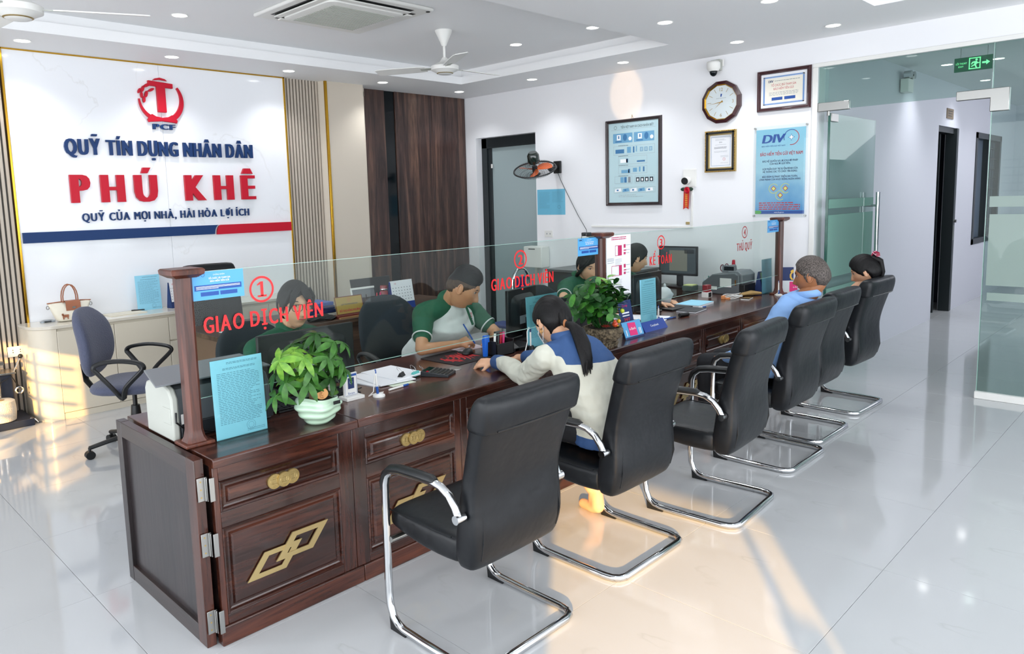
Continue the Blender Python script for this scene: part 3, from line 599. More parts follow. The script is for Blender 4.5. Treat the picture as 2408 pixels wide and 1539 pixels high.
# DIV poster (acrylic)
t = thing('insurance_poster', 'light blue deposit insurance poster under clear acrylic, right of the clock', 'poster', (XW, 2.87, 1.43))
y0, y1, z0, z1 = 3.118, 2.625, 1.432, 2.243
def grad(name, c0, c1, c2):
    m = bpy.data.materials.new(name); m.use_nodes = True; N = m.node_tree.nodes; L = m.node_tree.links; b = N['Principled BSDF']; b.inputs['Roughness'].default_value = .4
    tc = N.new('ShaderNodeTexCoord'); s = N.new('ShaderNodeSeparateXYZ'); r = N.new('ShaderNodeValToRGB'); e = r.color_ramp.elements; e[0].color = lin(c0); e[1].color = lin(c2); k = e.new(.5); k.color = lin(c1)
    n = N.new('ShaderNodeTexNoise'); n.inputs['Scale'].default_value = 5; mt = N.new('ShaderNodeMath'); mt.operation = 'MULTIPLY_ADD'; mt.inputs[1].default_value = .5
    L.new(tc.outputs['Generated'], s.inputs[0]); L.new(tc.outputs['Object'], n.inputs[0]); L.new(n.outputs[0], mt.inputs[0]); 
    mt2 = N.new('ShaderNodeMath'); mt2.operation = 'SUBTRACT'; mt2.inputs[1].default_value = .25; L.new(s.outputs[2], mt.inputs[2]); L.new(mt.outputs[0], mt2.inputs[0]); L.new(mt2.outputs[0], r.inputs[0]); L.new(r.outputs[0], b.inputs['Base Color']); return m
obj('sheet', wallbox(MB(), y0-.022, y1+.022, z0+.018, z1-.03, .003, .006), grad('poster_sky', '3D8FCB', 'A9D6E6', '8ECBE2'), t, smooth=0)
obj('acrylic_cover', wallbox(MB(), y0, y1, z0-.015, z1, .008, .012), glass('acrylic', 'F8FAFA', .5), t, smooth=0)
sc = MB()
for a in (y0-.012, y1+.012):
    for b in (z0, z1-.014): sc.cyl((XW-.018, a, b), (XW, a, b), .009)
obj('standoff', sc, M_['steel'], t)
w, h = y0-y1-.044, z1-z0-.048; p = Print((XW-.0065, y0-.022, z0+.018), R, U)
p.mb(M_['bluebar']).text('DIV', p.M @ Vector((w*.12, h*.84, .001)), (0, -1, .0), (0, -.22, 1), h=h*.105, w=w*.46, bold=.05)
p.ring(M_['bluebar'], w*.72, h*.89, w*.155, .006, a0=radians(60), a1=radians(200)); p.ring(M_['inkr'], w*.72, h*.89, w*.155, .006, a0=radians(-100), a1=radians(60)); dd = w*.07
for s_, mm, zz in ((1, M_['bluebar'], .0012), (.78, M_['inkw'], .0016)): p.poly(mm, [(w*.72, h*.89-dd*s_), (w*.72+dd*.28*s_, h*.89-dd*.28*s_), (w*.72+dd*s_, h*.89), (w*.72+dd*.28*s_, h*.89+dd*.28*s_), (w*.72, h*.89+dd*s_), (w*.72-dd*.28*s_, h*.89+dd*.28*s_), (w*.72-dd*s_, h*.89), (w*.72-dd*.28*s_, h*.89-dd*.28*s_)], zz)
p.text(M_['bluebar'], 'BẢO HIỂM TIỀN GỬI VIỆT NAM', w*.36, h*.795, .012, w*.48); p.text(M_['inkr'], 'BẢO HIỂM TIỀN GỬI VIỆT NAM', w*.52, h*.69, .030, w*.86, bold=.02)
for j, (a, b) in enumerate((('BẢO VỆ QUYỀN VÀ LỢI ÍCH HỢP PHÁP', 'CỦA NGƯỜI GỬI TIỀN;'), ('GÓP PHẦN DUY TRÌ SỰ ỔN ĐỊNH CỦA', 'HỆ THỐNG CÁC TỔ CHỨC TÍN DỤNG;'), ('BẢO ĐẢM SỰ PHÁT TRIỂN AN TOÀN,', 'LÀNH MẠNH CỦA HOẠT ĐỘNG NGÂN HÀNG'))):
    p.text(M_['navy'], a, w*.5, h*(.615-.092*j), .017, w*.72, bold=.02); p.text(M_['navy'], b, w*.5, h*(.583-.092*j), .017, w*(.42, .70, .84)[j], bold=.02)
YL = mat('yellow_print', 'D9DF7A', .5)
for cx_, cy_ in ((.38, .30), (.62, .30), (.52, .22)):
    p.ring(YL, w*cx_, h*cy_, w*.10, .005, a0=.6, a1=5.4); d_ = w*.055; p.poly(M_['inkr'], [(w*cx_, h*cy_-d_), (w*cx_+d_, h*cy_), (w*cx_, h*cy_+d_), (w*cx_-d_, h*cy_)], .0012); d_ *= .7; p.poly(YL, [(w*cx_, h*cy_-d_), (w*cx_+d_, h*cy_), (w*cx_, h*cy_+d_), (w*cx_-d_, h*cy_)], .0016)
p.lines(M_['inkr'], w*.08, w*.92, [h*.125, h*.10, h*.075, h*.05], .009, 3); p.rect(M_['bluebar'], 0, 0, w, h*.038); p.poly(mat('green_print', '5FB05A', .5), [(0, 0), (w*.11, 0), (w*.14, h*.02), (w*.11, h*.04), (0, h*.04)], .0012); p.text(M_['inkw'], 'www.div.gov.vn', w*.5, h*.012, .012, w*.2, z=.0016); p.build(t)
# blue notice, clock, camera, bell, conduit, outlet, wall fan
t = thing('blue_notice', 'plain light blue notice sheet on the wall right of the frosted door', 'notice', (XW, 5.565, 1.457)); obj('sheet', wallbox(MB(), 5.775, 5.355, 1.457, 1.752, 0, .002), mat('notice_blue', '6FBBD8', .5), t, smooth=0)
p = Print((XW-.0025, 5.775, 1.457), R, U); p.lines(M_['ink'], .03, .19, [.26-.014*i for i in range(14)], .0025, 9); p.lines(M_['ink'], .23, .39, [.26-.014*i for i in range(9)], .0025, 10); p.ring(M_['ink'], .33, .09, .02, .003); p.build(t)
t = thing('wall_clock', 'twelve-sided brown and gold wall clock above the small certificate', 'clock', (XW, 3.437, 2.505)); cy, cz, Rr = 3.437, 2.505, .2
def ngon(mb, r0, x0, r1, x1, n=12, a=pi/12): mb.loft([[(XW-x, cy+r*cos(a+2*pi*k/n), cz+r*sin(a+2*pi*k/n)) for k in range(n)] for r, x in ((r0, x0), (r1, x1))], caps=False)
m = MB(); ngon(m, Rr, 0, Rr, .03); ngon(m, Rr, .03, Rr*.84, .045); obj('rim', m, M_['framered'], t, smooth=0)
m = MB(); ngon(m, Rr*.85, .044, Rr*.79, .03, 12); obj('gold_rim', m, M_['gold'], t, smooth=0)
obj('dial', MB().cyl((XW-.028, cy, cz), (XW-.022, cy, cz), Rr*.81, seg=32), mat('dial_white', 'DDE7EA', .3, coat=.4), t)
p = Print((XW-.0285, cy, cz), R, U); G2 = mat('dial_gold', 'A48B52', .4)
for k in range(12):
    a = pi/2-k*pi/6
    if k in (0, 3, 6): p.text(G2, {0: '12', 3: '3', 6: '6'}[k], .118*cos(a), .118*sin(a)-.016, .032); continue
    p.poly(G2, [(.10*cos(a)-.002*sin(a), .10*sin(a)+.002*cos(a)), (.10*cos(a)+.002*sin(a), .10*sin(a)-.002*cos(a)), (.14*cos(a)+.002*sin(a), .14*sin(a)-.002*cos(a)), (.14*cos(a)-.002*sin(a), .14*sin(a)+.002*cos(a))])
p.poly(M_['bluebar'], [(-.008, .05), (.004, .05), (.010, .075), (-.004, .078)]); p.lines(M_['inkg'], -.05, .05, [.035], .003, 2, False); p.build(t)
def hand(a, l, w_, z):
    a = radians(a); return [(-.02*cos(a)-w_*sin(a), -.02*sin(a)+w_*cos(a)), (-.02*cos(a)+w_*sin(a), -.02*sin(a)-w_*cos(a)), (l*cos(a), l*sin(a))]
mh = frame_of((XW-.031, cy, cz), R, U)
obj('hand', MB().add([mh @ Vector((a, b, 0)) for a, b in hand(187, .13, .004, 0)], [(0, 1, 2)]), M_['gold'], t, smooth=0); obj('hand', MB().add([mh @ Vector((a, b, .001)) for a, b in hand(222, .085, .004, 0)], [(0, 1, 2)]), M_['gold'], t, smooth=0)
t = thing('security_camera', 'white dome security camera on the wall above the clock', 'camera', (XW, 3.49, 2.82)); 
obj('mount', wallbox(MB(), 3.54, 3.44, 2.80, 2.90, 0, .05), M_['offwhite'], t, bevel=.006); obj('body', MB().lathe([(.001, .06), (.05, .06), (.062, .045), (.062, .0), (.045, -.03), (.001, -.03)], (XW-.08, 3.49, 2.82)), M_['white'], t); obj('dome', MB().ell((XW-.08, 3.49, 2.785), (.036, .036, .042)), M_['blackglass'], t); obj('antenna', MB().cyl((XW-.05, 3.41, 2.83), (XW-.05, 3.41, 2.89), .006).cyl((XW-.05, 3.57, 2.83), (XW-.05, 3.57, 2.89), .006), M_['white'], t)
t = thing('wall_sensor_camera', 'small white and black wall camera with red ribbon rosette', 'camera', (XW, 3.77, 1.78))
obj('backplate', wallbox(MB(), 3.845, 3.70, 1.72, 1.895, 0, .012), M_['white'], t, bevel=.004); obj('body', MB().tube([(XW-.012, 3.79, 1.79), (XW-.05, 3.79, 1.785), (XW-.075, 3.79, 1.78)], [(.035, .035), (.046, .042), (.040, .038)], 20), M_['white'], t)
obj('face', MB().tube([(XW-.074, 3.79, 1.78), (XW-.080, 3.79, 1.779)], [(.038, .036), (.034, .032)], 20), M_['black'], t); obj('bow', MB().ell((XW-.03, 3.83, 1.70), (.012, .03, .018)).ell((XW-.03, 3.75, 1.70), (.012, .03, .018)), mat('dark_green_bow', '1F3A2C', .6), t)
t2 = thing('ribbon', 'red ribbon with yellow print hanging under the small wall camera', 'ribbon', (XW, 3.79, 1.62)); obj('rosette', MB().lathe([(.001, .0), (.02, .014), (.034, .0), (.02, -.006), (.001, 0)], (0, 0, 0), 14, M=Matrix.Translation((XW-.04, 3.785, 1.69)) @ Matrix.Rotation(-pi/2, 4, 'Y')), M_['red'], t2)
obj('tail', MB().add([(XW-.03, 3.825, 1.685), (XW-.03, 3.76, 1.685), (XW-.022, 3.775, 1.50), (XW-.022, 3.805, 1.52), (XW-.022, 3.835, 1.50)], [(0, 1, 2, 3), (0, 3, 4)]), mat('ribbon_red', 'C9301F', .5), t2, smooth=0)
p = Print((XW-.034, 3.825, 1.50), R, U); p.lines(mat('ribbon_yellow', 'E5B23A', .5), .018, .044, [.03+.018*i for i in range(8)], .009, 3, False); p.build(t2)
cd = struct('trim_5', MB().box(XW-.012, XW, 3.735, 4.98, 1.315, 1.335).box(XW-.012, XW, 3.735, 3.755, 1.335, 1.73), M_['white'], bevel=.002)
for y, z, lab in ((5.606, 1.235, 'white double wall socket on the white wall left of the middle post'), (3.793, 1.363, 'tiny brown wall jack at the corner of the white cable conduit')):
    t = thing('wall_socket', lab, 'socket', (XW, y, z)); s_ = .06 if y > 5 else .02; obj('plate', wallbox(MB(), y+s_, y-s_, z-s_*.65, z+s_*.65, 0, .009), M_['white'] if y > 5 else M_['brass'], t, bevel=.002)
    obj('hole', wallbox(wallbox(MB(), y+s_*.5, y+s_*.3, z-s_*.15, z+s_*.15, .008, .0095), y-s_*.3, y-s_*.5, z-s_*.15, z+s_*.15, .008, .0095), M_['inkg'], t)
t = thing('wall_socket', 'white power socket plate on the fluted slats by the cabinet end', 'socket', (1.43, 6.85, .54)); obj('plate', B(1.365, 1.485, 6.838, 6.85, .498, .582), M_['white'], t, bevel=.003)
hm = MB()
for x in (1.398, 1.45):
    for z in (.548, .530): hm.box(x, x+.006, 6.8372, 6.839, z, z+.008)
obj('hole', hm, M_['black'], t)
wf = thing('wall_fan', 'black wall fan with orange blades tilted down beside the frosted door', 'fan', (6.25, 5.43, 2.0))
obj('wall_bracket', MB().box(XW-.03, XW, 5.40, 5.50, 1.93, 2.07).tube([(XW-.03, 5.45, 2.0), (6.50, 5.44, 1.97), (6.42, 5.43, 2.03)], .028), M_['black'], wf, bevel=.006)
FM = Matrix.Translation((6.22, 5.43, 1.97)) @ Matrix.Rotation(radians(-22), 4, 'Y') @ Matrix.Rotation(radians(10), 4, 'X')
obj('motor', MB().lathe([(.001, .20), (.045, .20), (.066, .17), (.068, .10), (.05, .07), (.001, .07)], M=FM), mat('dark_green_gloss', '12231E', .15, coat=.6), wf)
def hoop(mb, r, z, t_, n=40): mb.tube([FM @ Vector((r*cos(2*pi*k/n), r*sin(2*pi*k/n), z)) for k in range(n)], t_, 5, closed=True)
c1 = MB(); hoop(c1, .235, 0, .009); obj('rim', c1, M_['black'], wf)
c2 = MB()
for k in range(48):
    a = 2*pi*k/48
    for s_ in (-1, 1): c2.tube([FM @ Vector((r*cos(a+.25*(.235-r)/.235), r*sin(a+.25*(.235-r)/.235), s_*z)) for r, z in ((.232, .004), (.19, .038), (.10, .055), (.045, .06))], .0011, 3)
for r, z in ((.10, -.055), (.17, -.045), (.10, .055)): hoop(c2, r, z, .0013)
cg = obj('cage', c2, M_['black'], wf); cg['kind'] = 'stuff'
obj('hub_cap', MB().lathe([(.001, -.068), (.05, -.066), (.055, -.055), (.001, -.05)], M=FM).lathe([(.001, -.04), (.03, -.04), (.03, .04), (.001, .04)], M=FM), M_['black'], wf)
OR = mat('orange_blade', 'D9601C', .3, coat=.3)
for k in range(3):
    a = radians(100+120*k); bm_ = MB(); L_ = []
    for r, w0, w1, z0, z1 in ((.028, -.25, .35, -.012, .012), (.08, -.35, .40, -.018, .018), (.14, -.42, .30, -.022, .02), (.19, -.38, .12, -.02, .012), (.205, -.28, -.08, -.012, .0)):
        L_.append([FM @ Vector((r*cos(a+w), r*sin(a+w), z)) for w, z in ((w0, z0), (w0*.3+w1*.7, z0*.3+z1*.7), (w1, z1), (w1, z1+.003), (w0*.3+w1*.7, z0*.3+z1*.7+.003), (w0, z0+.003))])
    bm_.loft(L_); obj('blade', bm_, OR, wf)
t = thing('power_cable', 'thin grey cable hanging from the wall fan to the small black adapter', 'cable', (6.6, 5.4, 1.9))
obj('cable', MB().tube([(XW-.03, 5.43, 1.93), (6.63, 5.40, 1.85), (6.63, 5.28, 1.65), (6.62, 5.15, 1.45), (6.60, 5.02, 1.29), (6.55, 4.97, 1.22)], .004, 6), M_['midgrey'], t)
t = thing('adapter', 'small black adapter on top of the glass left of the middle post', 'adapter', (3.70, 2.80, 1.41)); obj('body', B(3.66, 3.715, 2.785, 2.825, 1.410, 1.432), M_['black'], t, bevel=.004); obj('cable', MB().tube([(3.66, 2.80, 1.418), (3.635, 2.80, 1.415), (3.63, 2.80, 1.395), (3.66, 2.81, 1.39)], .003, 6), M_['black'], t)
# ---------------------------------------------------------------- long wooden counter
ct = thing('teller_counter', 'long dark polished rosewood teller counter with brass coin handles', 'counter', (3.8, 2.9, 0))
YF, YB, HT = 2.575, 3.42, .733
for a, b in ((1.11, 1.752), (1.754, 4.20), (4.202, 6.60)):
    m = MB(); m.prism([(YF-.018, .697), (YF-.018, .727), (YF-.012, HT), (YB, HT), (YB, .697)], a, b, 'YZ'); obj('countertop', m, M_['rose'], ct, bevel=.003)
for a, b in ((1.11, 1.752), (1.754, 4.20), (4.202, 6.60)): obj('carcass', MB().box(a+.003, b-.003, YF+.008, YF+.03, .06, .697), M_['rose'], ct)
for a, b in ((1.10, 1.752), (1.754, 4.20), (4.202, 6.60)): obj('plinth', MB().box(a, b, YF-.012, YF+.03, 0, .075), M_['rose'], ct, bevel=.004)
def raised(mb, x0, x1, z0, z1, y, deep=True):
    """recessed frame and raised field, seen from -Y"""
    def rr(o): return [(x0+o, z0+o), (x1-o, z0+o), (x1-o, z1-o), (x0+o, z1-o)]
    prof = [(0, 0), (.004, -.006), (.010, -.002), (.014, .008), (.026, .012), (.034, .002), (.040, -.003)]
    rings = [[(x, y+d, z) for x, z in rr(o)] for o, d in prof]
    v = [q for r in rings for q in r]; ff = []
    for i in range(len(rings)-1):
        for k in range(4): ff.append((i*4+k, i*4+(k+1) % 4, (i+1)*4+(k+1) % 4, (i+1)*4+k))
    n = (len(rings)-1)*4; ff.append((n, n+1, n+2, n+3)); mb.add(v, ff)
bays = [(1.132, 1.655)]+[(1.792+.608*i, 2.317+.608*i) for i in range(4)]+[(4.235, 4.704), (4.763, 5.291), (5.351, 5.879), (5.94, 6.45)]
def coins(parent, x, z):
    for dx, dy in ((-.041, .004), (.038, .004), (-.002, .010)):
        m = MB(); m.cyl((x+dx, YF-.004, z), (x+dx, YF-.010-dy, z), .030, seg=24); m.tube([(x+dx+.027*cos(2*pi*k/24), YF-.010-dy, z+.027*sin(2*pi*k/24)) for k in range(24)], .0022, 5, closed=True)
        m.tube([(x+dx+.009*a, YF-.010-dy, z+.009*b) for a, b in ((-1, -1), (1, -1), (1, 1), (-1, 1))], .0018, 4, closed=True)
        for a in range(4): m.tube([(x+dx+.018*cos(a*pi/2+t), YF-.0105-dy, z+.018*sin(a*pi/2+t)) for t in (-.4, 0, .4)], .0018, 4)
        obj('coin_handle', m, M_['brass'], parent)
sx0 = 1.11
for i, (a, b) in enumerate(bays):
    m = MB(); raised(m, a, b, .520, .640, YF-.002); dr = obj('drawer', m, M_['rose'], ct, smooth=0, bevel=0)
    coins(dr, (a+b)/2, .578)
    m = MB(); raised(m, a, b, .115, .458, YF-.002); dr = obj('cabinet_door', m, M_['rose'], ct, smooth=0)
    cx_, cz_ = (a+b)/2+.002, .280; mm = MB()
    def dia(mb, cx_, cz_, a_, h_, t_, e_=0):
        o = [(cx_-a_, cz_-h_), (cx_+a_*.36, cz_-h_), (cx_+a_, cz_+h_), (cx_-a_*.36, cz_+h_)]; k_ = .60
        q = [(cx_+(x-cx_)*k_, cz_+(z-cz_)*k_) for x, z in o]
        mb.loft([[(x, YF-.011, z) for x, z in o], [(x, YF-.0145-e_, z) for x, z in o], [(x, YF-.0145-e_, z) for x, z in q], [(x, YF-.011, z) for x, z in q]], caps=False)
    dia(mm, cx_-.062, cz_-.020, .122, .048, .02); obj('diamond_inlay', mm, M_['brassflat'], dr, smooth=0); mm = MB(); dia(mm, cx_+.062, cz_+.020, .122, .048, .02, .002); obj('diamond_inlay', mm, M_['brassflat'], dr, smooth=0)
fr = MB(); xe = [1.11]+[v for ab in bays for v in ab]+[6.60]
for i in range(0, len(xe), 2):
    mid = (xe[i]+xe[i+1])/2; two_ = xe[i+1]-xe[i] > .05 and i
    for a, b in (((xe[i], mid-.001), (mid+.001, xe[i+1])) if two_ else ((xe[i], xe[i+1]),)): obj('stile', B(a, b, YF-.003, YF+.01, .075, .697), M_['rosev'], ct, bevel=.002)
for a, b in bays:
    for z0, z1 in ((.640, .697), (.458, .520), (.075, .115)): obj('rail', B(a, b, YF-.003, YF+.01, z0, z1), M_['rose'], ct, bevel=.002)
obj('back_panel', MB().box(1.145, 6.6, 2.86, 2.88, .02, .697), M_['rose'], ct)
obj('side_panel', MB().box(1.115, 1.14, YF+.03, YB-.02, .0, .697), M_['rosey'], ct)
obj('cable_grommet', MB().lathe([(.020, 0), (.036, 0), (.034, .004), (.022, .003)], (2.665, 2.935, HT)), M_['steel'], ct)
# hinged end gate
eg = thing('end_gate', 'flat dark wooden hinged gate panel standing at the counter end', 'gate', (1.08, 3.03, 0))
obj('panel', B(1.072, 1.088, 2.66, 3.38, .03, .70), M_['panelflat'], eg)
obj('stile', MB().box(1.055, 1.092, 2.60, 2.672, 0, .733), M_['rosev'], eg, bevel=.002); obj('stile', MB().box(1.055, 1.092, 3.345, 3.40, 0, .733), M_['panelflat'], eg, bevel=.002)
obj('rail', MB().box(1.056, 1.091, 2.672, 3.345, .665, .732), M_['rosey'], eg, bevel=.002); obj('rail', MB().box(1.056, 1.091, 2.672, 3.345, 0, .07), M_['rosey'], eg, bevel=.002)
for z in (.62, .405, .10):
    m = MB(); m.box(1.060, 1.090, 2.5925, 2.5965, z-.045, z+.045).box(1.088, 1.092, 2.575, 2.5965, z-.045, z+.045).box(1.093, 1.112, 2.561, 2.566, z-.045, z+.045)
    m.cyl((1.091, 2.590, z-.046), (1.091, 2.590, z+.046), .006, seg=10)
    hg = obj('hinge', m, M_['steel'], eg, bevel=.001); m = MB()
    for dz in (-.03, 0, .03): m.cyl((1.073, 2.5915, z+dz), (1.073, 2.5930, z+dz), .0035, seg=8)
    obj('screw', m, M_['brass'], hg)
# posts
def post(x, label):
    t = thing('wooden_post', label, 'post', (x, 2.80, HT), 0, 'wooden posts of the glass screen'); r = .030; c_ = .012
    def oct_(s, c=c_): return [(s, -s+c), (s, s-c), (s-c, s), (-s+c, s), (-s, s-c), (-s, -s+c), (-s+c, -s), (s-c, -s)]
    m = MB(); m.loft([[(x+a, 2.80+b, z) for a, b in oct_(s_)] for s_, z in ((.042, HT+.012), (.034, HT+.03), (.029, HT+.06), (.030, 1.395))]); obj('shaft', m, M_['postwood'], t, smooth=20)
    obj('base', B(x-.058, x+.058, 2.742, 2.858, HT, HT+.014), M_['postwood'], t, bevel=.004); obj('cap', MB().loft([[(x+a, 2.80+b, z) for a, b in ((-s_, -s_), (s_, -s_), (s_, s_), (-s_, s_))] for s_, z in ((.040, 1.388), (.062, 1.402), (.064, 1.418), (.058, 1.424))]), M_['postwood'], t, smooth=20)
post(1.150, 'dark wooden post at the near left end of the counter'); post(3.823, 'dark wooden post in the middle of the glass screen'); post(6.50, 'dark wooden post at the far end, below the blue poster')
def screen(x0, x1, label):
    t = thing('glass_screen', label, 'glass screen', (x0, 2.80, .91)); obj('pane', B(x0, x1, 2.797, 2.803, .908, 1.403), M_['glass'], t, smooth=0)
    obj('glass_edge', MB().box(x0, x1, 2.7965, 2.8035, 1.403, 1.4048).box(x0, x1, 2.7965, 2.8035, .906, .908), M_['glassedge'], t, smooth=0); return t
gs1 = screen(1.1815, 3.7915, 'clear glass screen of windows 1 and 2 on the counter'); gs2 = screen(3.8545, 6.4685, 'clear glass screen of windows 3 and 4 at the far half')
def numero(gs, n, cx_, cz_, body, x0, x1, z, h, rr, mt):
    YG = 2.7955; P = Print((0, YG, 0), (1, 0, 0), (0, 0, 1)); m = MB(); m.flat = True
    P.ring(mt, cx_, cz_, rr, rr*.17, n=40)
    if n == '1': P.rect(mt, cx_-rr*.10, cz_-rr*.5, cx_+rr*.14, cz_+rr*.58); P.rect(mt, cx_-rr*.34, cz_-rr*.58, cx_+rr*.38, cz_-rr*.44); P.poly(mt, [(cx_-rr*.10, cz_+rr*.58), (cx_-rr*.36, cz_+rr*.40), (cx_-rr*.36, cz_+rr*.28), (cx_-rr*.10, cz_+rr*.38)])
    else: P.text(mt, n, cx_, cz_-rr*.55, rr*1.1, rr*.72, 'C', .04)
    V_ = [(c, glyph(c, .0)[0]) if c != ' ' else (c, None) for c in body]; cur = 0; it = []
    for c, vv in V_:
        if vv is None: cur += .30; continue
        a_ = min(q[0] for q in vv); b_ = max(q[0] for q in vv); it.append((c, cur, b_-a_+.08)); cur += b_-a_+.08+.13
    k_ = (x1-x0)/(cur-.13)
    for c, cu, w_ in it: P.text(mt, c, x0+cu*k_, z, h, w_*k_, 'L', .04)
    P.build(gs, 'lettering')
DR = mat('dark_red_vinyl', 'A01A20', .4)
numero(gs1, '1', 1.473, 1.310, 'GIAO DỊCH VIÊN', 1.217, 1.760, 1.160, .068, .055, M_['redv']); numero(gs1, '2', 3.062, 1.312, 'GIAO DỊCH VIÊN', 2.822, 3.349, 1.156, .068, .053, M_['redv'])
numero(gs2, '3', 4.533, 1.319, 'KẾ TOÁN', 4.386, 4.675, 1.166, .066, .050, M_['redv']); numero(gs2, '4', 5.813, 1.326, 'THỦ QUỸ', 5.674, 5.949, 1.178, .066, .050, DR)
def card(x0, x1, z0, z1, label):
    t = thing('blue_card', label, 'card', (x0, 2.79, z0)); obj('sheet', B(x0, x1, 2.7945, 2.7965, z0, z1), M_['cardblue'], t, smooth=0); w, h = x1-x0, z1-z0; P = Print((x0, 2.794, z0), (1, 0, 0), (0, 0, 1))
    P.text(M_['navy'], 'DIV', w*.11, h*.85, h*.085, w*.13, bold=.04); P.ring(M_['bluebar'], w*.22, h*.89, w*.035, w*.006); P.text(M_['inkw'], 'CHỨNG NHẬN', w*.52, h*.85, h*.05, w*.22); P.text(M_['inkw'], 'TỔ CHỨC ĐÃ THAM GIA', w*.53, h*.72, h*.062, w*.42, bold=.03); P.text(M_['inkw'], 'BẢO HIỂM TIỀN GỬI', w*.53, h*.62, h*.062, w*.36, bold=.03)
    P.rect(M_['bluebar'], w*.05, h*.34, w*.95, h*.53); P.lines(M_['inkw'], w*.08, w*.92, [h*.47, h*.42, h*.37], h*.018, 3, z=.0) if False else P.mb(M_['inkw']) and [P.rect(M_['inkw'], w*.08, h*y, w*(.92 if y > .4 else .5), h*(y+.016), .0012) for y in (.47, .43, .385)]
    P.rect(M_['bluebar'], w*.16, h*.14, w*.50, h*.28); P.rect(M_['bluebar'], w*.53, h*.14, w*.86, h*.28); P.build(t)
card(1.181, 1.396, 1.292, 1.403, 'sky blue card taped to the glass beside the near left post'); card(3.588, 3.802, 1.289, 1.398, 'sky blue card taped to the glass left of the middle post'); card(6.242, 6.468, 1.298, 1.405, 'sky blue card taped to the glass left of the far post')
t = thing('white_notice', 'white notice sheet with pink boxes taped right of the middle post', 'notice', (3.88, 2.79, 1.027)); obj('sheet', B(3.882, 4.156, 2.7945, 2.7965, 1.000, 1.398), M_['paper'], t, smooth=0); P = Print((3.882, 2.794, 1.0), (1, 0, 0), (0, 0, 1)); w, h = .274, .398; PK = mat('raspberry_print', 'C22A62', .5)
P.lines(PK, w*.2, w*.8, [h*.955, h*.925], .006, 3, False)
for zz, n in ((.66, 1), (.33, 2)):
    P.frame(PK, w*(.35 if n == 1 else .2), h*zz, w*.62, h*(zz+.17), .003); P.rect(PK, w*(.46 if n == 1 else .50), h*zz, w*.62, h*(zz+.17)); P.rect(PK, w*.70, h*(zz+.12), w*.78, h*(zz+.18)); P.rect(PK, w*.70, h*(zz+.07), w*.80, h*(zz+.09)); P.rect(PK, w*.70, h*(zz+.01), w*.78, h*(zz+.05)); P.lines(M_['inkg'], w*.8, w*.97, [h*(zz+.16), h*(zz+.08), h*(zz+.03)], .003, 5)
P.lines(M_['inkg'], w*.03, w*.3, [h*.62, h*.6, h*.58, h*.55], .003, 6); P.lines(M_['inkg'], w*.35, w*.62, [h*(.5+.02*i) for i in range(6)], .002, 7); P.lines(M_['inkg'], w*.3, w*.62, [h*(.1+.02*i) for i in range(9)], .002, 8); P.build(t)
